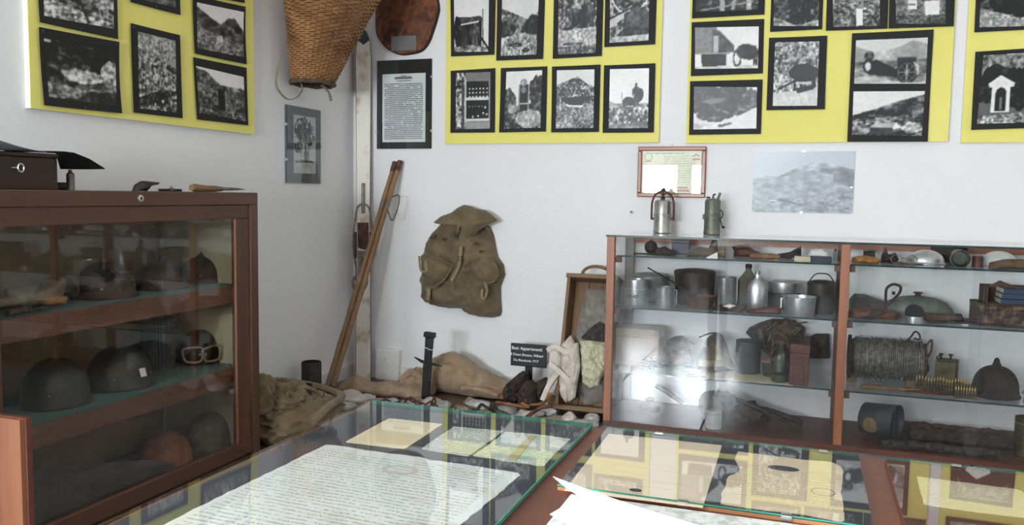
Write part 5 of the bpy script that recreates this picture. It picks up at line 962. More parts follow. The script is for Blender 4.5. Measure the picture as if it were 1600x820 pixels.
# ------------------------------------------------------------------ builders for the relics
M_alud = mottled('dull_aluminium', (128, 130, 128), (172, 174, 172), 12, .45, .7, .15, 50); M_tin = mottled('dark_sooty_tin', (54, 52, 50), (98, 94, 90), 9, .55, .5, .2, 40); M_brn = mottled('brown_rust_tin', (70, 52, 42), (104, 82, 68), 14, .8, .2, .3)
M_olg = mottled('grey_green_paint', (84, 90, 84), (116, 120, 112), 14, .55, .2, .15); M_dgreen = mottled('dark_green_paint', (38, 50, 46), (58, 70, 64), 14, .6, .1, .15); M_redbr = mottled('red_brown_tin', (78, 48, 40), (104, 68, 56), 14, .55, .3, .15)
M_amber = mottled('amber_biscuit', (128, 82, 34), (176, 124, 60), 40, .6, 0, .4); M_card = mottled('cardboard', (128, 112, 94), (154, 138, 118), 10, .85, 0, .1); M_pap = plain('old_paper', (210, 202, 178), .85); M_brass = mottled('brass', (140, 112, 60), (184, 154, 92), 30, .4, .8, .1)
M_duller = mottled('dull_tan_tin', (112, 100, 78), (140, 126, 98), 20, .6, .2, .1); M_tanb = cloth('tan_band', (120, 108, 78), (142, 128, 94)); M_clgl = glass('bottle_glass', (.72, .80, .76, 1)); M_kh = cloth('khaki_wool', (84, 78, 66), (112, 104, 90), 700, 12); M_dcl = cloth('dark_grey_wool', (56, 54, 52), (82, 79, 75), 700, 12)
def hollow(r0, r1, h, t=.003): return [(.001, 0), (r0*.94, 0), (r0, .006), (r1, h), (r1+.002, h+.001), (r1-t, h), (r0-t, .008), (.001, .006)]
def at(px0, px1, yt, Y, zb): return fit(px0, px1, yt, Y, zb)
def pot(nm, label, cat, p, zb, mat, lid=None, bail=False, side=None, taper=1.0, wob=0.0, text_=None, band=False):
    x, r, h = at(*p, zb); t = T(nm, label, cat, (x, p[3], zb)); P(MB().lathe(hollow(r*taper, r, h), 32, wob=wob, seed=x*9), 'body', mat, t, angle=50)
    if band: P(MB().lathe([(r*1.0, h*.62), (r*1.03, h*.63), (r*1.03, h*.66), (r, h*.67)], 32), 'band', mat, t)
    if lid: P(MB().lathe([(r*1.03, h*.90), (r*1.04, h), (r*.96, h+.006), (r*.5, h+.012), (.001, h+.013)], 32), 'lid', lid, t)
    if bail: P(MB().tube(spline([(-r*.98, 0, h*.92), (-r*.7, 0, h*1.16), (-r*.35, 0, h*1.3), (r*.35, 0, h*1.3), (r*.7, 0, h*1.16), (r*.98, 0, h*.92)], 5), .0026, 6), 'bail_handle', M_iron, t)
    if side:
        a = side[0]; ca_, sa_ = math.cos(a), math.sin(a); L_ = side[1]
        P(MB().tube([(r*ca_*q, r*sa_*q, h*zz) for q, zz in ((1, .85), (1+L_, .85), (1+L_, .2), (1, .2))], .0032, 6), 'handle', mat, t)
    return t, x, r, h
def box(nm, label, cat, px0, px1, yt, Y, zb, D, mat, rz=0, lid=True, parts=None):
    x, r, h = at(px0, px1, yt, Y, zb); t = T(nm, label, cat, (x, Y, zb), (0, 0, rz)); P(MB().bb((-r, 0, 0), (r, D, h*(.78 if lid else 1))), 'body', mat, t, bevel=.002)
    if lid: P(MB().bb((-r-.001, -.001, h*.785), (r+.001, D+.001, h)), 'lid', mat, t, bevel=.002)
    return t, x, r, h
def soft(nm, label, cat, pts, Y, zb, dep, mat, fold=.006, seed=1, k=2.2, fs=18, back=.02, extra=()):
    c = on(1, Y, sum(p[0] for p in pts)/len(pts), sum(p[1] for p in pts)/len(pts)); o = (c[0], 0, zb); t = T(nm, label, cat, (c[0], Y, zb))
    o2 = [(x, max(0.0005, z)) for x, z in plan(Y, pts, o)]; P(MB().pillow(o2, dep, 7, 52, k, back, fold, seed, fs, FACE), 'body', mat, t, angle=80)
    for (nm2, pts2, d2, off, m2) in extra: P(MB().pillow([(x, max(.0005, z)) for x, z in plan(Y, pts2, o)], d2, 4, 36, 2, .001, .002, seed+3, 20, basis((1, 0, 0), (0, 0, 1), (0, -1, 0), (0, -off, 0))), nm2, m2, t, angle=80)
    return t, o
def rods(nm, label, cat, pts, Y, zb, r, mat, n=8, flat=1.0):
    o = on(1, Y, *pts[0]); L_ = [on(1, Y, *p) for p in pts]; return ONE(MB().tube(spline([(p[0]-o[0], 0, max(r*.9, p[2]-zb)) for p in L_], 5), r, n, flat=flat), nm, mat, label, cat, (o[0], Y, zb))
# ------------------------------------------------------------------ miner lamps on the glass top
def lamp(label, px0, px1, yt, Y, mat, kind):
    x, r, h = at(px0, px1, yt, Y, KT); t = T('carbide_lamp', label, 'lamp', (x, Y, KT)); P(MB().lathe([(r*.9, 0), (r, .004), (r, .014), (r*.96, .018), (r*.96, h*.52), (r*1.02, h*.53), (r*1.02, h*.57), (r*.95, h*.58)], 28), 'water_tank', mat, t)
    P(MB().lathe([(r*.93, h*.58), (r*.93, h*.93), (r*.8, h*.98), (r*.25, h*1.0), (.001, h*1.0)], 28), 'carbide_chamber', mat, t)
    if kind:
        P(MB().tube(spline([(-r*1.22, 0, h*.42), (-r*1.2, 0, h*.9), (-r*.8, 0, h*1.16), (0, 0, h*1.24), (r*.8, 0, h*1.16), (r*1.2, 0, h*.9), (r*1.22, 0, h*.38)], 6), .0048, 8), 'bail', M_rust, t)
        for s in (-1, 1): P(MB().tube([(s*r*.95, 0, h*.43), (s*r*1.3, 0, h*.43)], .005, 8), 'trunnion', M_rust, t)
        P(MB().lathe([(.010, h), (.010, h*1.08), (.005, h*1.1), (.005, h*1.28), (.009, h*1.29), (.009, h*1.33), (.004, h*1.35)], 10), 'clamp_screw', M_iron, t); P(MB().tube([(.012*math.cos(q*.5), 0, h*1.22+.012*math.sin(q*.5)) for q in range(13)], .003, 6, closed=True), 'hook_ring', M_iron, t)
        P(MB().tube(spline([(r*.5, -r*.2, h*.98), (r*.75, -r*.6, h*.9), (r*.8, -r*.65, h*.65), (r*.7, -r*.68, h*.6)], 5), .004, 6), 'gas_tube', M_rust, t)
    else:
        P(MB().lathe([(.009, h), (.009, h*1.04), (.006, h*1.05)], 10, M=Matrix.Translation((-r*.55, 0, 0))), 'valve', M_iron, t); P(MB().tube([(.0, 0, h*.98), (.002, 0, h*1.1), (.012, 0, h*1.12)], .004, 6), 'valve_arm', M_iron, t); P(MB().tube([(r*.55, 0, h*.96), (r*.85, 0, h*1.16)], .006, 8), 'burner', M_olg, t)
        P(MB().tube(spline([(r*.9, -.005, h*.7), (r*1.25, -.01, h*.6), (r*1.15, -.01, h*.48), (r*.95, -.005, h*.45), (r*1.2, -.01, h*.25), (r*1.35, -.01, h*.2)], 6), .0028, 6), 'chain_wire', M_iron, t); P(MB().lathe([(.001, 0), (.007, .003), (.007, .01), (.001, .012)], 8, M=Matrix.Translation((r*1.35, -.01, h*.18))), 'weight', M_iron, t)
        P(MB().bb((-r*1.12, -.008, h*.42), (-r*.9, .008, h*.56)), 'lug', M_olg, t)
lamp('bright steel carbide lamp with a tall bail handle on the glass case', 1022, 1050, 312, -.13, mottled('bright_lamp_steel', (150, 148, 142), (190, 188, 182), 20, .38, .75, .15), 1)
lamp('dull grey-green carbide lamp with a dangling chain on the glass case', 1101, 1127, 310, -.14, mottled('dull_lamp_metal', (96, 98, 88), (126, 126, 114), 20, .5, .5, .2), 0)
# ------------------------------------------------------------------ left bay, top shelf
x, r, h = at(1008, 1027, 378, -.26, S1); t = T('iron_ball', 'dark iron ball with a fuse hole on the upper glass shelf', 'ball', (x, -.26, S1)); P(MB().blob((0, 0, .03), (.03, .03, .03), 2, .05, 2, 3), 'ball', M_iron, t); P(MB().lathe([(.008, .055), (.008, .064), (.004, .064)], 10), 'fuse_neck', M_rust, t)
soft('leather_pouch', 'black crumpled leather scrap beside the iron ball', 'leather', [(1018, 398), (1024, 388), (1038, 385), (1050, 392), (1054, 400)], -.28, S1, .03, M_dleath, .01)
x, r, h = at(993, 1052, 396, -.37, S1); ONE(MB().tube([(-.09, 0, .006), (.0, 0, .0065), (.09, .0, .006)], .006, 8, flat=.6), 'iron_bar', M_iron, 'thin dark metal bar lying at the front of the upper glass shelf', 'bar', (x, -.37, S1))
box('instrument_box', 'blue-grey metal instrument box on the upper glass shelf', 'box', 1050, 1077, 375, -.2, S1, .07, mottled('slate_paint', (66, 68, 84), (86, 88, 102), 12, .5), lid=True)
soft('cloth_pouch', 'faded brown cloth pouch before the slate instrument box', 'pouch', [(1072, 402), (1076, 390), (1092, 385), (1106, 388), (1118, 382), (1122, 402)], -.30, S1, .035, M_kh, .008, 3)
soft('shell_fragment', 'twisted dark iron fragment beside the brown cloth pouch', 'fragment', [(1106, 402), (1108, 386), (1114, 372), (1120, 376), (1122, 402)], -.22, S1, .02, M_iron, .006, 9)
ONE(MB().prism([(0, 0), (.05, 0), (.048, .026)], 0, .003, FACE), 'white_sheet', M_wht, 'small white triangular piece standing on the upper glass shelf', 'card', (on(1, -.37, 1103, 400)[0], -.37, S1), smooth=False)  # thin upright white triangle at the shelf front
box('tin_box', 'small tan tin standing on the upper glass shelf behind the white triangle', 'tin', 1121, 1133, 386, -.28, S1, .04, M_duller)
soft('leather_holster', 'flat grey-brown leather holster lying on the upper glass shelf', 'holster', [(1146, 404), (1147, 387), (1150, 383), (1168, 382), (1178, 391), (1190, 396), (1190, 404)], -.24, S1, .03, M_leath, .005, 5, extra=[('flap', [(1144, 384), (1170, 381), (1172, 388), (1147, 390)], .012, .028, M_dleath)])
kf = T('clasp_knife', 'open clasp knife with a wooden grip on the upper glass shelf', 'knife', (on(1, -.34, 1172, 400)[0], -.34, S1)); P(MB().tube([(0, 0, .012), (.03, 0, .013), (.09, 0, .013), (.12, 0, .011)], [.009, .012, .013, .009], 10), 'grip', M_crate, kf); P(MB().tube([(.118, 0, .012), (.19, .0, .014), (.235, 0, .016)], [.007, .006, .002], 6, flat=.4), 'blade', M_iron, kf)
soft('iron_shard', 'long dark iron shard with a raised end on the upper glass shelf', 'shard', [(1214, 403), (1215, 397), (1234, 394), (1252, 384), (1252, 402), (1235, 404)], -.24, S1, .016, M_iron, .004, 6)
box('cream_box', 'small cream cardboard box at the front of the upper glass shelf', 'box', 1242, 1266, 401, -.40, S1, .05, plain('cream_card', (196, 188, 164), .8), lid=False)
box('blue_box', 'dark slate-blue box carrying a white label on the upper glass shelf', 'box', 1267, 1299, 402, -.39, S1, .09, mottled('slate_blue_card', (50, 58, 72), (66, 74, 88), 10, .7), lid=False)
soft('white_packet', 'crumpled white packet lying behind the slate-blue box', 'packet', [(1262, 400), (1267, 391), (1284, 389), (1294, 396), (1296, 404)], -.27, S1, .02, M_wht, .006, 3)
x, r, h = at(1302, 1309, 390, -.38, S1); t = T('glass_vial', 'thin capped glass vial standing beside the centre post', 'vial', (x, -.38, S1)); P(MB().lathe([(r, 0), (r, h*.8), (r*.5, h*.86), (r*.5, h)], 14), 'tube', M_clgl, t); P(MB().lathe([(r*.6, h*.9), (r*.6, h*1.05)], 12), 'cap', M_iron, t)
# ------------------------------------------------------------------ left bay, second shelf
pot('mess_tin', 'large round aluminium pot with lid on the middle glass shelf', 'pot', (989, 1046, 430, -.14), S2, M_alud, lid=M_alud, wob=.03)
t, x, r, h = pot('mess_tin', 'aluminium mess tin with scratched lettering on the middle glass shelf', 'pot', (976, 1014, 436, -.33), S2, M_alu, band=True)
for k, lt in enumerate('CIAO'): a = -math.pi/2+(k-1.5)*.2-.1; text(lt, .02, 0, 0, 0, t, M_ink, 'lettering', M=basis((-math.sin(a), math.cos(a), 0), (0, 0, 1), (math.cos(a), math.sin(a), 0), (r*1.01*math.cos(a), r*1.01*math.sin(a), h*.32)))
pot('tin_mug', 'small aluminium mug with one letter standing before the large pot', 'mug', (1025, 1053, 448, -.34), S2, M_alud, side=(.2, .3))
t, x, r, h = pot('field_pot', 'large sooty dented field pot on the middle glass shelf', 'pot', (1055, 1117, 424, -.18), S2, M_tin, lid=M_tin, wob=.07, taper=.94)
t, x, r, h = pot('ladle_pan', 'brown rusty pan with a long upturned handle on the middle glass shelf', 'pan', (1068, 1118, 462, -.33), S2, M_brn, taper=.7, wob=.05); hp = [on(1, -.33, *p) for p in [(1075, 465), (1062, 448), (1048, 438), (1030, 428), (1012, 418)]]; P(MB().tube([(p[0]-x, .0, p[2]-S2) for p in hp], [.008, .006, .005, .005, .005], 8, flat=.6), 'long_handle', M_iron, t)
pot('tin_cup', 'battered grey tin cup beside the sooty field pot', 'cup', (1119, 1150, 433, -.24), S2, M_alud, wob=.08, side=(.1, .12))
def bottle(nm, label, px0, px1, yt, Y, zb, mat, capm, prof, ex=1.0, cat='bottle'):
    x, r, h = at(px0, px1, yt, Y, zb); t = T(nm, label, cat, (x, Y, zb)); P(MB().lathe([(max(.0005, r*a), h*b) for a, b in prof], 32, M=Matrix.Diagonal((1, ex, 1, 1)), wob=.015, seed=x), 'body', mat, t, angle=60); rt = r*prof[-1][0]; P(MB().lathe([(rt*1.15, h*.93), (rt*1.15, h*1.02), (rt*.3, h*1.03)], 16), 'stopper', capm, t); return t, x, r, h
bottle('water_flask', 'brown cloth-covered water flask with sloping shoulders', 1153, 1187, 414, -.19, S2, M_kh, M_iron, [(.9, 0), (1, .03), (1, .52), (.85, .66), (.3, .86), (.26, .9), (.26, 1)], .6, 'flask')
bottle('canteen', 'oval dented aluminium canteen before the brown flask', 1169, 1199, 424, -.30, S2, M_alu, M_alud, [(.55, 0), (.75, .04), (.95, .2), (1, .42), (.95, .6), (.7, .74), (.3, .82), (.24, .86), (.24, 1)], .6, 'canteen')
t, x, r, h = pot('tin_case', 'dark low tin with a bright aluminium lid on the middle glass shelf', 'tin', (1201, 1250, 456, -.17), S2, M_tin); P(MB().lathe([(r, h), (r*1.02, h+.003), (r*1.02, h+.045), (r*.98, h+.048), (r*.95, h+.044), (.001, h+.01)], 36), 'bright_lid', M_alu, t)
pot('aluminium_pan', 'bright aluminium cooking pan at the front of the middle glass shelf', 'pan', (1225, 1275, 463, -.37), S2, M_alu, side=(math.pi*.98, .1), taper=.9)
pot('lidded_can', 'tall dark lidded can with a wire bail beside the centre post', 'can', (1263, 1305, 442, -.25), S2, M_tin, lid=M_tin, bail=True, band=True)
soft('leather_scraps', 'curled brown leather scraps lying before the tin cup', 'leather', [(1112, 484), (1120, 476), (1140, 478), (1155, 474), (1168, 480), (1160, 487), (1130, 488)], -.36, S2, .03, M_dleath, .012, 2, fs=40)
soft('bone_fragments', 'small pale bone fragments scattered before the flasks', 'bone', [(1128, 478), (1140, 475), (1150, 478), (1140, 482)], -.39, S2, .015, M_wht, .006, 7, fs=60)
soft('leather_belt', 'folded reddish-brown leather belt lying before the aluminium canteen', 'belt', [(1166, 489), (1170, 482), (1195, 480), (1222, 481), (1220, 490), (1195, 492)], -.38, S2, .03, M_redbr, .005, 4, fs=30)
# ------------------------------------------------------------------ left bay, third shelf
box('cardboard_box', 'large grey-brown cardboard box on the third shelf by the case end', 'box', 962, 1030, 514, -.28, S3, .16, M_card, lid=True)
t = T('barbed_bits', 'tangle of dark barbed wire on the third glass shelf', 'wire', (on(1, -.33, 1020, 565)[0], -.33, S3)); rs = random.Random(2)
for k in range(14): a, b = Vector((rs.uniform(-.05, .05), rs.uniform(-.03, .03), rs.uniform(.004, .05))), Vector((rs.uniform(-.06, .06), rs.uniform(-.03, .03), rs.uniform(.004, .05))); P(MB().tube([a, (a+b)/2+Vector((0, 0, .008)), b], .0028, 5), 'wire_piece', M_iron, t)
soft('cartridge_pouch', 'dark leather cartridge pouches stacked on the third glass shelf', 'pouch', [(1038, 570), (1037, 545), (1043, 530), (1055, 526), (1066, 525), (1076, 532), (1080, 548), (1086, 556), (1084, 571)], -.20, S3, .06, M_dleath, .014, 5, extra=[('flap', [(1046, 532), (1068, 527), (1078, 540), (1060, 546)], .02, .055, M_dleath), ('lower_flap', [(1050, 550), (1080, 552), (1082, 562), (1052, 564)], .02, .058, M_leath)])
rods('leather_tab', 'thin tan strap end sticking out of the leather pouches', 'strap', [(1070, 531), (1078, 534), (1085, 538)], -.19, S3, .004, M_tanl, 6, .5)
soft('army_hat', 'pointed khaki army hat with a tan band on the third shelf', 'hat', [(1089, 577), (1090, 560), (1096, 542), (1106, 527), (1118, 519), (1128, 524), (1136, 542), (1142, 562), (1150, 578), (1120, 583)], -.25, S3, .085, M_kh, .006, 6, extra=[('band', [(1091, 566), (1092, 556), (1120, 556), (1138, 556), (1140, 566), (1115, 568)], .012, .078, M_tanb), ('badge_patch', [(1116, 534), (1128, 536), (1136, 556), (1122, 558), (1114, 548)], .014, .078, cloth('camouflage', (84, 76, 50), (120, 108, 70), 500, 40))])
rods('cap_cord', 'thin dark cord running from the tip of the army hat', 'cord', [(1120, 520), (1108, 521), (1092, 527)], -.24, S3, .003, M_iron, 6)
pot('green_canister', 'dark green enamel canister on the third glass shelf', 'canister', (1151, 1189, 532, -.23), S3, M_dgreen, band=True)
soft('leather_helmet', 'large dark leather cape fanned out behind the glass bottle', 'leather', [(1165, 520), (1170, 512), (1185, 505), (1207, 498), (1240, 500), (1258, 512), (1256, 530), (1240, 545), (1222, 552), (1205, 560), (1190, 545), (1175, 530)], -.065, S3, .04, M_dcl, .02, 7, fs=16, extra=[('pale_fold', [(1185, 512), (1192, 510), (1198, 535), (1206, 555), (1196, 545), (1186, 528)], .012, .045, M_kh)])
t = T('camouflage_net', 'tangled brown net bundle above the glass bottle', 'net', (on(1, -.16, 1222, 530)[0], -.16, S3)); rs = random.Random(4); zb_ = on(1, -.2, 1226, 545)[2]-S3; zt_ = on(1, -.2, 1226, 502)[2]-S3
P(MB().blob((.0, .02, (zb_+zt_)/2), (.07, .04, (zt_-zb_)/2), 5, .4, 2.5, 3), 'bundle', M_brn, t, angle=80)
P(MB().tube(spline([(.02, -.01, (zb_+zt_)/2), (.03, .0, .08), (.02, .01, 0)], 5), .018, 8), 'hanging_end', M_brn, t)
for k in range(26): a = Vector((rs.uniform(-.07, .07), rs.uniform(-.04, -.02), rs.uniform(zb_, zt_))); P(MB().tube([a, a+Vector((rs.uniform(-.03, .03), -.012, rs.uniform(-.02, .02))), a+Vector((rs.uniform(-.04, .04), .0, rs.uniform(-.04, .02)))], .0035, 5), 'strand', M_brn if k % 2 else M_kh, t)
t, x, r, h = bottle('glass_bottle', 'dusty glass bottle wound with rusty wire on the third shelf', 1207, 1236, 532, -.36, S3, glass('dusty_bottle_glass', (.55, .58, .50, 1)), M_rust, [(.9, 0), (1, .03), (1, .62), (.8, .76), (.5, .84), (.45, 1)])
P(MB().lathe([(r*.85, .004), (r*.85, h*.2), (.001, h*.22)], 24), 'dregs', M_olg, t)
for k in (-1, 1): P(MB().tube(spline([(k*r*.5, -.01, h*1.0), (k*r*.9, -.02, h*.85), (k*r*1.06, 0, h*.5), (k*r*1.04, 0, h*.1)], 5), .003, 6), 'wire', M_rust, t)
t, x, r, h = box('ammunition_box', 'reddish-brown steel ammunition box on the third shelf by the centre post', 'box', 1236, 1265, 538, -.41, S3, .24, M_redbr, rz=math.radians(0))
P(MB().bb((-r*.6, -.004, h*.12), (r*.5, .0, h*.5)), 'pressed_panel', M_redbr, t, bevel=.003); P(MB().bb((-r*.95, -.004, h*.69), (r*.95, 0, h*.72)), 'hinge_bar', M_redbr, t); P(MB().tube([(0, .08, h), (0, .09, h+.02), (0, .17, h+.02), (0, .18, h)], .006, 6), 'carry_handle', M_iron, t)
soft('black_pouch', 'black leather pouch standing behind the ammunition box', 'pouch', [(1258, 560), (1262, 528), (1275, 522), (1295, 522), (1297, 560)], -.07, S3, .035, M_dleath, .008, 8)
def shpaper(label, pts, mat, z=.0, nm='paper_sheet', th=.0008):
    q = [on(2, S3+.001+z, *p) for p in pts]; q = [(p[0], min(-.04, max(-.425, p[1]))) for p in q]; c = (sum(p[0] for p in q)/len(q), sum(p[1] for p in q)/len(q)); return ONE(MB().prism([(p[0]-c[0], p[1]-c[1]) for p in q], 0, th), nm, mat, label, 'paper', (c[0], c[1], S3+z), smooth=False)
shpaper('faded green map sheet lying flat on the third glass shelf', [(1000, 582), (1012, 568), (1065, 570), (1090, 588), (1040, 588)], mottled('green_map', (92, 128, 112), (140, 160, 138), 30, .9))
shpaper('yellowed paper sheet lying under the army hat', [(1070, 576), (1150, 578), (1212, 584), (1240, 604), (1180, 602), (1110, 592)], M_pap, .0012)
shpaper('small printed card lying before the green canister', [(1148, 582), (1192, 582), (1206, 592), (1180, 600), (1146, 594)], written('shelf_card', (206, 200, 160), (216, 210, 172), (120, 112, 84), 0, 1, .012, (-.1, -.1), (.1, .1), .25, .55, word=300, strength=.6), .0028)
x, r, h = at(1190, 1208, 566, -.28, S3); t = T('glass_dish', 'small round glass dish beside the printed card', 'dish', (x, -.28, S3+.004)); P(MB().lathe(hollow(r*.7, r, h), 20), 'bowl', M_clgl, t); P(MB().tube([(r*math.cos(q*.4), r*math.sin(q*.4), h) for q in range(16)], .0018, 5, closed=True), 'red_rim', M_redp, t)
# ------------------------------------------------------------------ left bay, bottom
t = T('rifle_parts', 'heap of blackened rifle parts and roots on the case bottom', 'relic', (on(1, -.22, 1150, 680)[0], -.22, S0)); rs = random.Random(8)
P(MB().blob((-.08, .0, .05), (.09, .07, .08), 3, .35, 2.2, 3, flat=0), 'lump', M_iron, t, angle=70); P(MB().blob((.02, .02, .035), (.12, .07, .05), 6, .35, 2.2, 3, flat=0), 'lump', M_dleath, t, angle=70)
P(MB().tube(spline([(-.1, -.03, .12), (.0, -.02, .10), (.12, -.03, .06), (.24, -.04, .02)], 5), .009, 8), 'barrel', M_iron, t); P(MB().tube(spline([(-.06, -.05, .09), (-.05, -.06, .05), (.0, -.06, .04), (.05, -.06, .02)], 5), .007, 6), 'trigger_guard', M_rust, t); P(MB().tube(spline([(.0, .02, .07), (.15, .02, .05), (.28, .01, .015)], 5), .014, 8), 'stock', M_dleath, t)
x, r, h = at(1103, 1128, 640, -.38, S0); t = T('white_canister', 'dirty white enamel canister on the case bottom', 'canister', (x, -.38, S0)); P(MB().lathe([(r*.92, 0), (r, .006), (r, h*.92), (r*.9, h), (.001, h)], 28), 'body', plain('dirty_enamel', (168, 166, 158), .5), t); P(MB().lathe([(r*1.02, h*.8), (r*1.02, h*.84)], 28), 'rim', M_alud, t)
rods('wooden_mallet', 'dark wooden shaft leaning across the case bottom', 'shaft', [(1025, 602), (1045, 614), (1068, 630)], -.15, S0, .020, M_brn, 8, .6)
bottle('stoneware_jug', 'brown stoneware jug standing on the case bottom', 1000, 1032, 622, -.22, S0, M_redbr, M_brn, [(.7, 0), (.95, .1), (1, .4), (.9, .6), (.5, .75), (.35, .85), (.4, 1)], 1, 'jug')
# ------------------------------------------------------------------ right bay, top shelf
soft('hardtack', 'amber-coloured hardtack biscuit lying by the centre post', 'biscuit', [(1330, 410), (1332, 402), (1350, 399), (1368, 402), (1378, 406), (1374, 413), (1350, 412)], -.34, S1, .04, M_amber, .012, 3, fs=40)
box('small_dark_case', 'small dark case standing behind the amber biscuit', 'case', 1351, 1367, 390, -.2, S1, .05, M_iron)
soft('iron_fragment', 'jagged black fragment on the shelf beside the biscuit', 'fragment', [(1376, 412), (1378, 398), (1384, 386), (1388, 398), (1400, 395), (1405, 406), (1398, 414)], -.28, S1, .03, M_iron, .012, 8, fs=40)
sp_ = T('eyeglasses', 'pair of old wire spectacles beside the aluminium bowl', 'glasses', (on(1, -.36, 1412, 412)[0], -.36, S1))
for s in (-1, 1): q = P(MB().tube([(s*.028+.02*math.cos(k*.4), -.002, .022+.017*math.sin(k*.4)) for k in range(16)], .0014, 6, closed=True), 'lens_rim', M_gunm, sp_); P(MB().tube([(s*.048, 0, .026), (s*.05, .06, .024)], .0016, 5), 'temple', M_gunm, q)
P(MB().tube([(-.009, -.002, .024), (0, -.003, .028), (.009, -.002, .024)], .002, 5), 'bridge', M_gunm, sp_)
soft('leather_strip', 'curled brown leather strip lying before the aluminium bowl', 'leather', [(1390, 416), (1400, 408), (1425, 412), (1445, 412), (1440, 418), (1410, 419)], -.31, S1, .02, M_leath, .008, 4, fs=40)
def domed(nm, label, cat, px0, px1, yt, Y, zb, mat, ex=1.0, flange=.04):
    x, r, h = at(px0, px1, yt, Y, zb); t = T(nm, label, cat, (x, Y, zb)); P(MB().lathe([(r*(1+flange), 0), (r*(1+flange), .003), (r, .006)]+[(max(.0005, r*math.cos(a)), .006+(h-.006)*math.sin(a)) for a in [math.pi/2*j/12 for j in range(1, 13)]], 32, M=Matrix.Diagonal((1, ex, 1, 1)), wob=.03, seed=x), 'bowl', mat, t, angle=60); P(MB().tube([(r*(1+flange)*math.cos(k*.26), r*(1+flange)*ex*math.sin(k*.26), .003) for k in range(24)], .002, 5, closed=True), 'rolled_rim', mat, t); return t
domed('aluminium_bowl', 'upturned dented aluminium bowl on the upper shelf', 'bowl', 1421, 1475, 390, -.22, S1, M_alu, .7)
x, r, h = at(1478, 1520, 398, -.33, S1); t = T('glass_jar', 'thick glass jar lying on its side on the upper shelf', 'jar', (x, -.33, S1+.034)); JR = basis((0, 0, 1), (1, 0, 0), (0, 1, 0)) @ Matrix.Identity(4); P(MB().lathe([(.001, -.05), (.03, -.05), (.034, -.044), (.034, .03), (.026, .045), (.024, .06)], 28, JR), 'jar_body', glass('jar_glass', (.66, .70, .68, 1)), t); P(MB().lathe([(.027, .048), (.027, .062), (.001, .063)], 24, JR), 'jar_lid', M_tin, t); P(MB().lathe([(.001, -.03), (.024, -.03), (.024, .02), (.001, .02)], 20, JR), 'contents', M_olg, t)
box('black_comb_case', 'black slatted case standing behind the glass jar', 'case', 1459, 1509, 386, -.10, S1, .03, M_blk, lid=False)
x, r, h = at(1520, 1536, 400, -.30, S1); t = T('red_tin', 'small dark red round tin beside the glass jar', 'tin', (x, -.30, S1)); P(MB().lathe([(r, 0), (r, h*.9), (r*.9, h), (.001, h)], 24), 'body', M_redbr, t); P(MB().lathe([(r*1.03, h*.6), (r*1.03, h*.95), (.001, h*1.02)], 24), 'lid', M_redbr, t)
domed('enamel_dish', 'upturned white enamel dish on the upper shelf', 'dish', 1534, 1590, 392, -.2, S1, plain('grey_white_enamel', (196, 198, 194), .35), .7)
soft('bread_loaf', 'flat brown bread-like lump at the front of the upper shelf', 'bread', [(1545, 421), (1548, 410), (1572, 405), (1600, 405), (1622, 412), (1620, 424), (1580, 424)], -.36, S1, .05, mottled('brown_crust', (82, 62, 46), (118, 92, 70), 30, .85, 0, .4), .006, 3)
# ------------------------------------------------------------------ right bay, second shelf
soft('leather_bag', 'dark worn leather bag slumped by the centre post', 'bag', [(1326, 490), (1327, 468), (1335, 459), (1352, 460), (1380, 470), (1388, 480), (1388, 495)], -.2, S2, .06, M_dcl, .01, 5)
t = T('leather_loop', 'upright dark leather strap loop on the second shelf', 'strap', (on(1, -.24, 1390, 480)[0], -.24, S2)); lp = [on(1, -.24, *p) for p in [(1384, 484), (1384, 462), (1386, 450), (1396, 444), (1407, 448), (1405, 458), (1396, 468), (1388, 478)]]; ox = on(1, -.24, 1390, 480)[0]
P(MB().tube(spline([(p[0]-ox, 0, max(.005, p[2]-S2)) for p in lp], 5), .0065, 6, flat=.4, up=(0, 1, 0)), 'loop', M_dleath, t); P(MB().box((.012, -.004, .10), (.012, .006, .014)), 'buckle', M_iron, t)
soft('leather_sheath', 'long brown leather sheath lying before the worn bag', 'sheath', [(1325, 498), (1326, 484), (1350, 480), (1385, 484), (1404, 490), (1402, 499), (1370, 502)], -.35, S2, .04, M_leath, .010, 6, extra=[('strap', [(1340, 494), (1372, 483), (1390, 484), (1360, 498)], .012, .036, M_dleath)])
x, r, h = at(1384, 1486, 461, -.2, S2); t = T('flat_canteen', 'wide grey-green flat water canteen lying on the second shelf', 'canteen', (x, -.2, S2)); P(MB().lathe([(.001, 0), (r*.9, .0), (r, h*.28), (r*.98, h*.45), (r*.8, h*.72), (r*.5, h*.9), (r*.2, h*.97), (.001, h*.98)], 44, M=Matrix.Diagonal((1, .6, 1, 1)), wob=.02), 'body', M_olg, t, angle=60); P(MB().lathe([(.012, h*.95), (.012, h*1.08), (.018, h*1.09), (.018, h*1.14), (.001, h*1.15)], 16), 'cap', M_brn, t); P(MB().tube([(r*1.0*math.cos(k*.2), r*.605*math.sin(k*.2), h*.33) for k in range(32)], .003, 6, closed=True), 'seam', M_olg, t)
x, r, h = at(1415, 1442, 489, -.39, S2); t = T('round_tin', 'open round silver tin with a black lid propped on it', 'tin', (x, -.39, S2)); P(MB().lathe(hollow(r, r, h*.7), 28), 'body', M_alu, t); P(MB().lathe([(r*1.0, 0), (r*1.0, .006), (.001, .007)], 28, M=Matrix.Translation((0, .006, h*1.0)) @ Euler((1.0, 0, 0)).to_matrix().to_4x4()), 'black_lid', M_blk, t)
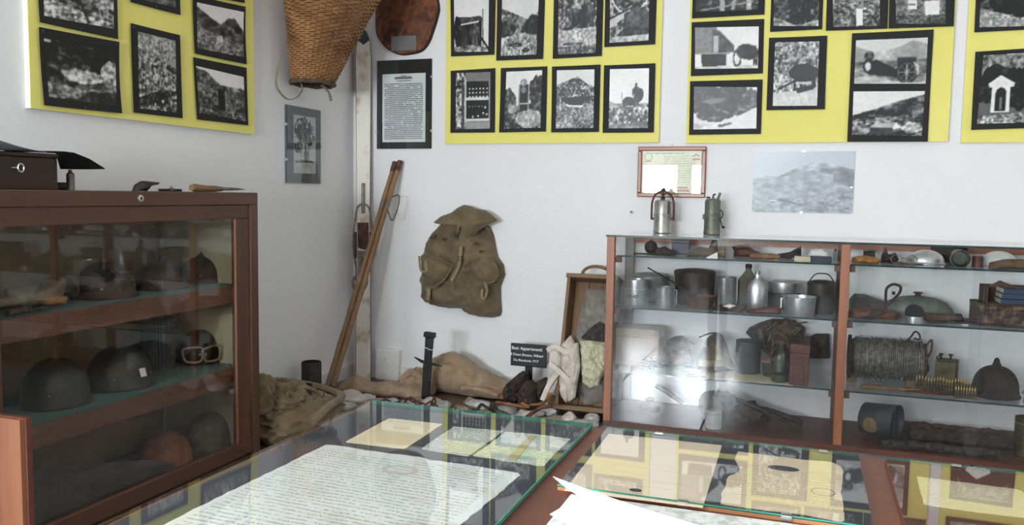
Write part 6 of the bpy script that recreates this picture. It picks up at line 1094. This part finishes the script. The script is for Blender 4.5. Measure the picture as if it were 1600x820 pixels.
t = T('stick_grenade', 'dark stick grenade lying before the flat canteen', 'grenade', (on(1, -.33, 1475, 495)[0], -.33, S2+.02)); P(MB().tube([(-.09, 0, 0), (-.085, 0, 0), (-.02, 0, 0), (.02, 0, 0)], [.012, .015, .015, .014], 12), 'handle', M_brn, t); P(MB().tube([(.02, 0, 0), (.03, 0, 0), (.06, 0, 0), (.065, 0, 0)], [.016, .02, .02, .014], 16), 'head', M_iron, t); P(MB().tube([(.06, 0, -.003), (.12, 0, -.006)], .008, 8), 'neck', M_iron, t)
rods('iron_rods', 'thin dark iron rod lying along the front of the second shelf', 'rod', [(1448, 503), (1500, 504), (1560, 508), (1600, 511)], -.40, S2, .004, M_iron, 6)
t, x, r, h = box('rusty_box', 'rusty metal box with flaking paint on the second shelf', 'box', 1536, 1620, 478, -.36, S2, .2, mottled('flaking_rust', (58, 42, 40), (120, 100, 80), 34, .8, .2, .3, lo=.45, hi=.62)); zt2 = S2+h
t = T('open_box', 'open dark box holding blue books stacked on the rusty box', 'box', (x+.012, -.34, zt2)); hh2 = on(1, -.34, 1560, 449)[2]-zt2
for a, b in (((-r*.86, 0, 0), (r, .15, .004)), ((-r*.86, 0, 0), (-r*.82, .15, hh2)), ((r*.96, 0, 0), (r, .15, hh2)), ((-r*.86, .146, 0), (r, .15, hh2))): P(MB().bb(a, b), 'panel', M_brn, t, smooth=False)
P(MB().prism([(-r*.86, hh2), (-r*.45, hh2+.028), (r*.1, hh2+.006), (r, hh2), (r, hh2-.006), (-r*.4, hh2+.004)], -.004, .0, FACE), 'broken_lid', M_brn, t, smooth=False)
M_blue = mottled('faded_blue_cover', (44, 58, 78), (66, 82, 102), 20, .7)
for k in range(3):
    b = T('blue_book', ('thin faded blue booklet at the bottom of the pile in the open box', 'faded blue booklet in the middle of the pile in the open box', 'faded blue booklet on top of the pile in the open box')[k], 'book', (x+.03+.004*k, -.345, zt2+.0045+k*.0205), (0, 0, .02*k)); P(MB().bb((-r*.55, .005, .0015), (r*.6, .12, .0185)), 'pages', M_pap, b, smooth=False); P(MB().bb((-r*.57, .0, 0), (r*.62, .122, .0015)).bb((-r*.57, .0, .0185), (r*.62, .122, .02)).bb((-r*.57, .0, 0), (r*.62, .0015, .02)), 'cover', M_blue, b, smooth=False)
# ------------------------------------------------------------------ right bay, third shelf
x0_, x1_ = on(1, -.25, 1333, 560)[0], on(1, -.25, 1443, 560)[0]; zc = (on(1, -.25, 1390, 531)[2]+S3+.02)/2; rr = zc-S3-.018; L_ = x1_-x0_
t = T('barbed_wire_reel', 'large reel wound with grey barbed wire on the third shelf', 'reel', ((x0_+x1_)/2, -.22, S3)); zc -= S3
rs = random.Random(3); pts = []; m = MB(); turns = 34
for k in range(turns*18): a = 2*math.pi*k/18; q = rr*(.90+.05*mnoise.noise(Vector((k*.05, 0, 1)))); pts.append((-L_/2+L_*k/(turns*18)+.003*mnoise.noise(Vector((k*.3, 2, 0))), q*math.cos(a), zc+q*math.sin(a)))
m.tube(pts, .0033, 5); pts2 = [(-p[0]*.98, p[1]*1.04, zc+(p[2]-zc)*1.04) for p in pts]; m.tube(pts2, .003, 5)
M_galv = mottled('galvanised_wire', (104, 100, 96), (158, 154, 148), 60, .55, .6, .2)
P(m, 'wound_wire', M_galv, t, kind='stuff', label='wound barbed wire')
m = MB()
for k in range(420): a = rs.uniform(0, 2*math.pi); xx = rs.uniform(-L_/2, L_/2); q = rr*rs.uniform(.9, .99); dx, da, dr = rs.uniform(-.012, .012), rs.uniform(-.12, .12), rs.uniform(.0, .012); m.tube([(xx, q*math.cos(a), zc+q*math.sin(a)), (xx+dx, (q+dr)*math.cos(a+da), zc+(q+dr)*math.sin(a+da))], .0018, 4)
P(m, 'barbs', M_galv, t, kind='stuff', label='wire barbs')
P(MB().tube([(-L_/2-.01, 0, zc), (L_/2+.01, 0, zc)], rr*.85, 24), 'drum', M_dleath, t)
for s in (-1,): P(MB().lathe([(.001, -.006), (rr*1.06, -.006), (rr*1.06, .006), (.001, .006)], 32, M=basis((0, 1, 0), (0, 0, 1), (1, 0, 0), (s*(L_/2+.014), 0, zc))), 'flange', M_dleath, t)
P(MB().bb((-L_/2-.02, -.03, 0), (-L_/2+.02, .03, zc-rr*.8)), 'foot', M_crate, t); P(MB().bb((L_/2-.06, -.03, 0), (L_/2-.03, .03, zc-rr*.8)), 'foot', M_crate, t)
e = Vector(((x0_+x1_)/2, -.22, S3)); lo_ = [Vector(on(1, -.22, *p))-e for p in [(1432, 590), (1444, 580), (1442, 556), (1449, 538), (1456, 531), (1455, 548), (1448, 562), (1450, 578), (1440, 592)]]; P(MB().tube(spline(lo_, 5), .004, 6), 'loose_loop', M_rust, t)
to_ = [Vector(on(1, -.22, *p))-e for p in [(1418, 533), (1425, 524), (1430, 518), (1436, 522), (1437, 530), (1428, 528)]]; P(MB().tube(spline(to_, 5), .004, 5), 'wire_end', M_iron, t)
t = T('wooden_club', 'short flattened wooden club lying before the wire reel', 'club', (on(1, -.38, 1380, 602)[0], -.38, S3)); P(MB().tube(spline([(-.09, 0, .012), (-.06, 0, .014), (.0, .0, .014), (.08, .02, .012), (.14, .04, .012)], 4), [.008]*2+[.016]*6+[.012]*5+[.008]*4, 8, flat=.7), 'club', M_crate, t)
ONE(MB().pillow([(-.13, 0), (-.1, .025), (.02, .03), (.12, .02), (.13, -.02), (.06, -.035), (-.08, -.02)], .012, 5, 40, 2, .0, .004, 3, 30), 'rust_plate', M_redrust, 'flat reddish rusted plate lying under the cartridge belt', 'plate', (on(1, -.36, 1440, 610)[0], -.33, S3))
t, x, r, h = box('battery_box', 'small weathered metal box with terminals behind the cartridge belt', 'box', 1463, 1492, 566, -.24, S3, .11, mottled('weathered_tin', (58, 50, 38), (116, 104, 72), 20, .7, .3, .2), lid=False, rz=math.radians(-14))
for dx, s in ((-.6, 1), (.35, 0)):
    P(MB().lathe([(.005, h), (.004, h+.02), (.009, h+.022), (.009, h+.027), (.001, h+.028)], 10, M=Matrix.Translation((dx*r, .05, 0))), 'terminal', M_iron, t)
    if s: P(MB().tube([(dx*r, .05, h+.02), (dx*r-.014, .05, h+.012), (dx*r-.016, .05, h)], .003, 6), 'wire', M_iron, t)
# cartridge belt
M_dbrass = mottled('dark_tarnished_brass', (66, 58, 40), (104, 92, 62), 30, .5, .6, .1)
cbt = T('cartridge_belt', 'folded belt of brass machine-gun cartridges before the metal box', 'cartridge belt', (on(1, -.36, 1475, 612)[0], -.36, S3)); ob = np.array(cbt.location)
proto = P(MB().lathe([(.0055, 0), (.0060, .002), (.0060, .026), (.0042, .031), (.0042, .034)], 8), 'cartridge', M_dbrass, cbt); bp_ = P(MB().lathe([(.0041, .033), (.0036, .040), (.0008, .048)], 8), 'bullet', M_brass, proto)
first = True
def cart(p, rx, s=1.0):
    global first
    if first: c = proto; first = False
    else:
        c = proto.copy(); col.objects.link(c); c.parent = cbt; d_ = bp_.copy(); col.objects.link(d_); d_.parent = c
    c.location = p; c.rotation_euler = (rx, 0, 0)
for k in range(19): p = on(1, -.34, 1432+k*4.7, 605); cart((p[0]-ob[0], .02, .020+.004*math.sin(k)), -.18)
for k in range(8): p = on(1, -.40, 1493+k*4.3, 620); cart((p[0]-ob[0], -.045, .004), -.12)
xa, xb = on(1, -.34, 1430, 605)[0]-ob[0], on(1, -.34, 1520, 605)[0]-ob[0]; P(MB().bb((xa, .014, .030), (xb, .017, .036)).bb((xa, .014, .006), (xb, .032, .019)), 'link_strip', M_iron, cbt, smooth=False); xa, xb = on(1, -.40, 1492, 618)[0]-ob[0], on(1, -.40, 1526, 618)[0]-ob[0]; P(MB().bb((xa, -.053, .018), (xb, -.050, .024)), 'link_strip', M_iron, cbt, smooth=False)
x, r, h = at(1522, 1593, 571, -.27, S3); helmet('dark round iron helmet with a knob beside the cartridge belt', x, -.27, S3, r*.97, h, mottled('black_brown_iron', (40, 34, 32), (62, 54, 50), 20, .8, .2, .2), knob=.012, brim=.06, rivet=False)
x, r, h = at(1597, 1612, 610, -.36, S3); t = T('glass_stopper', 'small glass stopper at the end of the third shelf', 'stopper', (x, -.36, S3)); P(MB().lathe([(r*.6, 0), (r*.5, h*.5), (r*.3, h*.6), (r, h*.75), (r*.6, h), (.001, h)], 16), 'stopper', M_clgl, t); P(MB().lathe([(r*.62, 0), (r*.62, .004)], 16), 'ring', M_alud, t)
# ------------------------------------------------------------------ right bay, bottom
x, r, h = at(1348, 1407, 640, -.30, S0); t = T('tin_bucket', 'grey tin bucket lying tipped with yellow paint remains', 'bucket', (x, -.28, S0+r*.98), (0, 0, math.radians(-25)))
BK = basis((0, 1, 0), (0, 0, 1), (1, 0, 0)); P(MB().lathe([(.001, -r*.9), (r*.78, -r*.9), (r*.82, -r*.86), (r*.98, r*.85), (r*1.0, r*.88), (r*.94, r*.86), (r*.76, -r*.8), (.001, -r*.8)], 32, BK, wob=.03), 'body', mottled('dark_galvanised', (74, 76, 78), (112, 114, 116), 12, .5, .5, .15), t, angle=60); P(MB().pillow([(p.x, p.y) for p in spline([(-r*.4, -.3*r, 0), (-r*.25, .2*r, 0), (r*.05, .28*r, 0), (r*.3, .1*r, 0), (r*.35, -.35*r, 0), (0, -.5*r, 0)], 5, True)], .004, 4, 30, 2, 0, .0, 3, 30, basis((1, 0, 0), (0, 0, 1), (0, -1, 0), (-r*.2, -r*.90, 0))), 'yellow_paint', mottled('yellow_remains', (92, 84, 66), (146, 118, 62), 60, .7), t); P(MB().tube(spline([(r*.86, -r*.3, r*.95), (r*1.0, -r*.9, .4*r), (r*1.0, -r*1.02, -.3*r), (r*.86, -r*.3, -r*.92)], 6), .003, 6), 'bail', M_iron, t)
for k, (lab, pts, rad, mt) in enumerate((('long rotten log with crumbling bark on the case bottom', [(1402, 668), (1450, 672), (1500, 682), (1550, 692), (1610, 700)], .028, M_brn), ('blackened long timber lying on the case bottom', [(1418, 702), (1450, 705), (1500, 712), (1580, 722)], .030, M_dleath), ('dark rifle stock lying at the front of the case bottom', [(1375, 722), (1420, 724), (1480, 730), (1560, 738)], .020, M_dleath))):
    Y = (-.14, -.26, -.405)[k]; o = on(1, Y, *pts[0]); L_ = [on(1, Y, *p) for p in pts]; t = T(('rotten_log', 'timber', 'rifle_stock')[k], lab, ('log', 'timber', 'rifle')[k], (o[0], Y, S0)); sp2 = spline([(p[0]-o[0], 0, rad*.95) for p in L_], 8); n_ = len(sp2); P(MB().tube(sp2, [rad*(.8+.35*mnoise.noise(Vector((i*.5, k, 0)))+.1) for i in range(n_)], 12), 'trunk', mt, t, angle=70)
    for j in range(6): i = 2+j*4; i = min(i, n_-1); P(MB().blob((sp2[i].x, -rad*.5, rad*(1.5 if k == 0 else 1.2)), (.03, .015, .014), j+k*7, .4, 2, 2), ('bark_flake', 'splinter', 'fitting')[k], (M_rust, M_dleath, M_iron)[k], t, angle=70)
x, r, h = at(1588, 1625, 652, -.33, S0); t = T('brass_shell', 'tall dark brass shell case standing at the end of the bay', 'shell case', (x, -.33, S0)); P(MB().lathe([(r*1.06, 0), (r*1.06, .006), (r*.95, .01), (r*.95, h), (r*.88, h), (r*.88, .02), (.001, .02)], 32), 'casing', mottled('dark_brass', (70, 58, 40), (104, 88, 62), 16, .45, .6, .1), t); P(MB().lathe([(r*.97, h*.86), (r*.97, h*.88)], 32), 'band', M_brass, t)
# ================================================================== table with documents
TZ = 0.672; K = (C[2]-TZ)/0.75      # the table stands close to the camera
def kx(x): return C[0]+K*(x-C[0])
def ky(y): return C[1]+K*(y-C[1])
def kz(z): return C[2]-K*(1.55-z)
M_tab = wood('mahogany_table_top', (92, 44, 30), (122, 62, 44), 0, 5, .42, .25)
M_green = glass('table_glass', (0.99, 0.996, 0.993, 1), 1.42)
M_slate = plain('slate_backing_paper', (66, 69, 76), .8)
tb = T('display_table', 'reddish-brown display table carrying the glass-covered documents', 'table', (2.2, -2.3, 0))
X0, X1, YF, YN = kx(.872), kx(4.6), ky(-1.385), ky(-3.5)
P(MB().bb((X0-2.2, YN+2.3, TZ-.032), (X1-2.2, YF+2.3, TZ)), 'table_top', M_tab, tb, bevel=.003)
for x in (X0+.06-2.2, X1-.06-2.2):
    for y in (YF+2.3-.06, YN+2.3+.06): P(MB().bb((x-.03, y-.03, 0), (x+.03, y+.03, TZ-.032)), 'leg', M_tab, tb, bevel=.003)
def tp(px, py, z): return on(2, z, px, py)
# --- large glass plate with papers below
GX0, GX1, GYF, GYN = kx(.893), kx(1.702), ky(-1.415), ky(-3.3)
lb = ONE(MB().bb((GX0-1.9, GYN+3.2, 0), (GX1-1.9, GYF+3.2, .001)), 'backing_sheet', M_slate, 'slate-coloured backing sheet under the thick glass plate', 'backing sheet', (1.9, -3.2, TZ), smooth=False)
def paper(nm, label, cat, poly, z, mat, th=.0007, lift=None):
    c = (sum(p[0] for p in poly)/len(poly), sum(p[1] for p in poly)/len(poly))
    return ONE(MB().prism([(x-c[0], y-c[1]) for x, y in poly], 0, th), nm, mat, label, cat, (c[0], c[1], z), smooth=False)
def rough(poly, amp, seed, n=60):
    rs = random.Random(seed); o = resample(poly, n); return [(x+K*rs.uniform(-amp, amp), y+K*rs.uniform(-amp, amp)) for x, y in o]
zp = TZ+.0012
def pp(l, z=TZ+.002): return [tuple(tp(x, y, z)[:2]) for x, y in l]
def bbx(l): xs = [p[0] for p in l]; ys = [p[1] for p in l]; return min(xs), max(xs), min(ys), max(ys)
q = pp([(608, 653), (692, 662), (632, 701), (539, 690)]); hx, hy = .095, .14
paper('letter', 'plain cream letter under the thick glass plate', 'document', rough(q, .0006, 1), zp, written('cream_letter', (238, 222, 182), (244, 230, 194), (176, 158, 122), 0, 1, .011, (-hx+.01, -hy+.02), (hx-.012, hy-.02), .2, .5, word=300, strength=.5, k=K))
Q = lambda p: (500+p[0]/3.556, 620+p[1]/3.556)
q = pp([Q(p) for p in [(745, 163), (1020, 188), (825, 328), (560, 287)]])
paper('letter', 'grey-white handwritten letter under the glass plate', 'document', rough(q, .002, 2), zp, written('letter_white', (218, 222, 212), (230, 233, 224), (96, 98, 92), 0, 1, .017, (-.12, -.14), (.12, .13), .24, .58, word=170, strength=.6, k=K))
q = pp([Q(p) for p in [(1032, 193), (1195, 205), (1392, 232), (1300, 318), (1240, 383), (850, 326)]])
paper('letter', 'torn letter with turquoise stains and a paper strip under the glass plate', 'document', rough(q, .0025, 3), zp, written('letter_stained', (216, 224, 210), (230, 234, 220), (104, 112, 104), 0, 1, .018, (-.14, -.14), (.14, .13), .22, .52, stain=(120, 196, 190), stain_amt=.8, word=170, strength=.55, k=K))
q = pp([Q(p) for p in [(1165, 210), (1200, 214), (1085, 352), (1035, 345)]], TZ+.003)
paper('paper_strip', 'brownish gummed paper strip across the stained letter', 'paper', q, zp+.0008, plain('gummed_strip', (178, 168, 124), .8))
bx0, by0 = 1.014, -1.917
big = [(1.014, -1.90), (1.03, -1.893), (1.20, -1.905), (1.34, -1.90), (1.345, -1.912), (1.5, -1.915), (1.635, -1.925), (1.632, -2.1), (1.618, -2.32), (1.63, -2.6), (1.62, -2.72), (1.0, -2.72), (1.004, -2.3)]
big = [(kx(x), ky(y)) for x, y in big]
bd = paper('manuscript', 'large handwritten manuscript sheet spread under the thick glass plate', 'document', rough(big, .0025, 4, 120), zp, written('manuscript', (230, 234, 231), (238, 241, 237), (116, 116, 110), 0, 1, .019, (-.29, -.4), (.28, .37), .19, .53, stain=(196, 192, 168), stain_amt=.5, word=210, slope=0.05, strength=.55, k=K))
s0 = tp(625, 734, TZ+.002)
P(MB().tube([(s0[0]-bd.location.x+K*.045*math.cos(t*.42), s0[1]-bd.location.y+K*.030*math.sin(t*.42), .0009) for t in range(15)], .009*K, 6, closed=True, flat=.05), 'seal_stain', plain('seal_brown', (204, 203, 188), .9), bd)
gp = T('glass_plate', 'thick green-edged glass plate lying over the manuscript sheets', 'glass', (1.9, -3.2, TZ+.0026))
P(MB().bb((GX0-1.9, GYN+3.2, 0), (GX1-1.9, GYF+3.2, .0045)), 'plate', M_green, gp, smooth=False)
M_gedge = mottled('green_glass_edge', (44, 128, 108), (70, 156, 134), 20, .15, 0, 0)
M_gedge2 = M_gedge
P(MB().bb((GX1-1.9, GYN+3.2, 0), (GX1-1.9+.0015, GYF+3.2, .0045)), 'polished_edge', M_gedge, gp, smooth=False)
P(MB().bb((GX0-1.9, GYF+3.2, 0), (GX1-1.9, GYF+3.2+.0015, .0045)), 'polished_edge', M_gedge2, gp, smooth=False)
# --- clip frame with two documents
def clipframe(label, x0, x1, y0, y1, clips, back):
    c = ((x0+x1)/2, (y0+y1)/2); r = T('framed_documents', label, 'frame', (c[0], c[1], TZ)); hx, hy = (x1-x0)/2, (y1-y0)/2
    P(MB().bb((-hx, -hy, 0), (hx, hy, .004)), 'backboard', M_hard if back is M_slate else back, r, smooth=False)
    P(MB().bb((-hx, -hy, .004), (hx, hy, .0043)), 'backing_sheet', back, r, smooth=False)
    P(MB().bb((-hx, -hy, .0053), (hx, hy, .0070)), 'glass_pane', M_green, r, smooth=False)
    P(MB().bb((-hx, -hy-.0007, .0053), (hx, -hy, .0070)), 'polished_edge', M_gedge, r, smooth=False)
    P(MB().bb((-hx, hy, .0053), (hx, hy+.0007, .0070)), 'polished_edge', M_gedge2, r, smooth=False)
    for (x, y) in clips:
        p = tp(x, y, TZ+.007); s = 1 if p[1] > c[1] else -1; m = MB()
        m.bb((p[0]-c[0]-.0055, s*hy-s*.005, .0070), (p[0]-c[0]+.0055, s*hy+s*.0016, .0077)); m.bb((p[0]-c[0]-.0055, s*hy+s*.0009, .001), (p[0]-c[0]+.0055, s*hy+s*.0016, .0077)); P(m, 'clip', M_clip, r, smooth=False)
    return r, c, hx, hy
M_hard = wood('hardboard', (150, 100, 62), (184, 132, 88), 0, 6, .7)
FX0, FX1, FY1, FY0 = kx(1.758), kx(2.502), ky(-1.432), ky(-2.0)
clipframe('wood-backed clip frame holding two beige documents beside the folded paper', FX0, FX1, FY0, FY1, [(1027, 681), (1287, 712), (1062, 795), (1228, 816)], M_slate)
fz = TZ+.0044
A = lambda p: (850+p[0]/4, 650+p[1]/4); B = lambda p: (1200+p[0]/4, 670+p[1]/4)
q = pp([A(p) for p in [(405, 110), (1112, 183), (992, 572), (128, 462)]], TZ+.0048)
dA = paper('document', 'smooth beige document with a small round stamp in the clip frame', 'document', q, fz, written('beige_document', (234, 216, 190), (240, 224, 200), (170, 150, 126), 0, 1, .05, (-.1, -.2), (.12, .0), .03, .6, word=400, strength=.6, k=K))
q = pp([A(p) for p in [(1215, 222), (1190, 265), (1225, 320), (1215, 355), (1145, 380), (1135, 440), (1110, 480), (1105, 550), (1400, 590)]]+[B(p) for p in [(200, 530), (480, 585), (470, 480), (455, 400), (465, 330), (470, 268), (460, 237), (390, 205), (230, 195), (60, 172)]], TZ+.0048)
dB = paper('document', 'torn-edged beige document with an oval dark stamp in the clip frame', 'document', rough(q, .0012, 8, 90), fz, written('torn_document', (232, 212, 180), (240, 222, 192), (150, 128, 100), 0, 1, .018, (-.16, -.17), (.15, .12), .22, .5, word=180, strength=.4, k=K))
M_stamp = mottled('stamp_ink', (52, 56, 66), (96, 100, 108), 200, .8, 0, 0)
def stamp(doc, px, py, rx, ry, nm='stamp'):
    p = tp(px, py, TZ+.0048); P(MB().lathe([(1, .0007), (1, .0009), (.001, .0009)], 24, M=Matrix.Translation((p[0]-doc.location.x, p[1]-doc.location.y, 0)) @ Matrix.Diagonal((rx, ry, 1, 1))), nm, M_stamp, doc)
stamp(dB, 1224, 732, .042*K, .022*K); stamp(dA, 993, 766, .016*K, .012*K)
def ringstamp(doc, px, py, r):
    p = tp(px, py, TZ+.0048); P(MB().tube([(p[0]-doc.location.x+r*math.cos(t*.3), p[1]-doc.location.y+r*math.sin(t*.3), .0008) for t in range(21)], .0022*K, 5, closed=True, flat=.1), 'ring_stamp', plain('faint_stamp_ink', (150, 136, 116), .9), doc)
ringstamp(dB, 1286, 769, .028*K)
# --- right-hand frame
clipframe('clip frame at the table end holding one pale document on brown board', kx(2.572), kx(3.32), ky(-2.0), ky(-1.434), [(1500, 737)], wood('brown_backing', (84, 46, 34), (108, 62, 46), 0, 6, .6))
q = pp([B(p) for p in [(930, 298), (1540, 375), (1600, 392), (1640, 470), (1640, 560), (1300, 520), (975, 472)]], TZ+.0048)
paper('document', 'pale printed document under the glass of the end frame', 'document', rough(q, .0012, 9, 70), fz, written('printed_document', (222, 208, 176), (232, 220, 190), (140, 124, 96), 0, 1, .010, (-.2, -.2), (.2, .2), .25, .6, word=330, strength=.5, k=K))
# --- loose papers in front
M_paper = plain('white_sheet', (224, 219, 212), .7)
def v3(px, py, z): return Vector(tp(px, py, z))
T1, R1, T2 = v3(864, 744, kz(.868)), v3(910, 777, kz(.832)), v3(859, 803, kz(.803))
R2, U2, L2_ = v3(1180, 880, kz(.838)), v3(1120, 828, kz(.862)), v3(990, 880, kz(.803))
org = Vector((kx(1.80), ky(-2.25), TZ))
fp_ = T('folded_leaflet', 'folded blank white leaflet propped open on the clip frame corner', 'paper', org)
def quad(a, b, c, d, bow): return lambda u, v: a.lerp(b, u).lerp(d.lerp(c, u), v)-org+Vector((0, 0, bow*math.sin(math.pi*u)*.5+bow*.4*math.sin(math.pi*v)))
P(MB().sheet(quad(R1, R2, U2, T1, -.005), 14, 6, (0, 0, 1), .0004), 'upper_leaf', M_paper, fp_)
P(MB().sheet(quad(T2, L2_, R2, R1, .0025), 14, 6, (0, 0, 1), .0004), 'lower_leaf', M_paper, fp_)
q = [(kx(1.80), ky(-2.02)), (kx(2.46), ky(-2.015)), (kx(2.46), ky(-2.6)), (kx(1.80), ky(-2.6))]
paper('printed_sheet', 'white sheet with grey printing lying beneath the folded leaflet', 'document', q, TZ+.0003, mottled('grey_printing', (196, 200, 196), (236, 238, 234), 60, .8, 0, 0, lo=.4, hi=.55))
# ================================================================== reddish board at the picture's left
pb = on(1, -2.62, 40, 655); pb2 = on(1, -2.62, -40, 655)
bd_ = T('wooden_board', 'upright reddish-brown board standing on the floor before the helmet cabinet', 'board', (pb[0]-.11, -2.62, 0))
M_redw = wood('orange_mahogany', (118, 70, 46), (150, 96, 66), 2, 5, .45, .2); M_redw2 = wood('mahogany_edge', (80, 42, 30), (106, 58, 42), 2, 5, .5)
hz = pb[2]
P(MB().bb((-.13, -.012, 0), (.106, .0, hz)), 'face_board', M_redw, bd_, smooth=False)
P(MB().bb((-.13, .0, 0), (.110, .016, hz+.002)), 'edge_frame', M_redw2, bd_, bevel=.001)
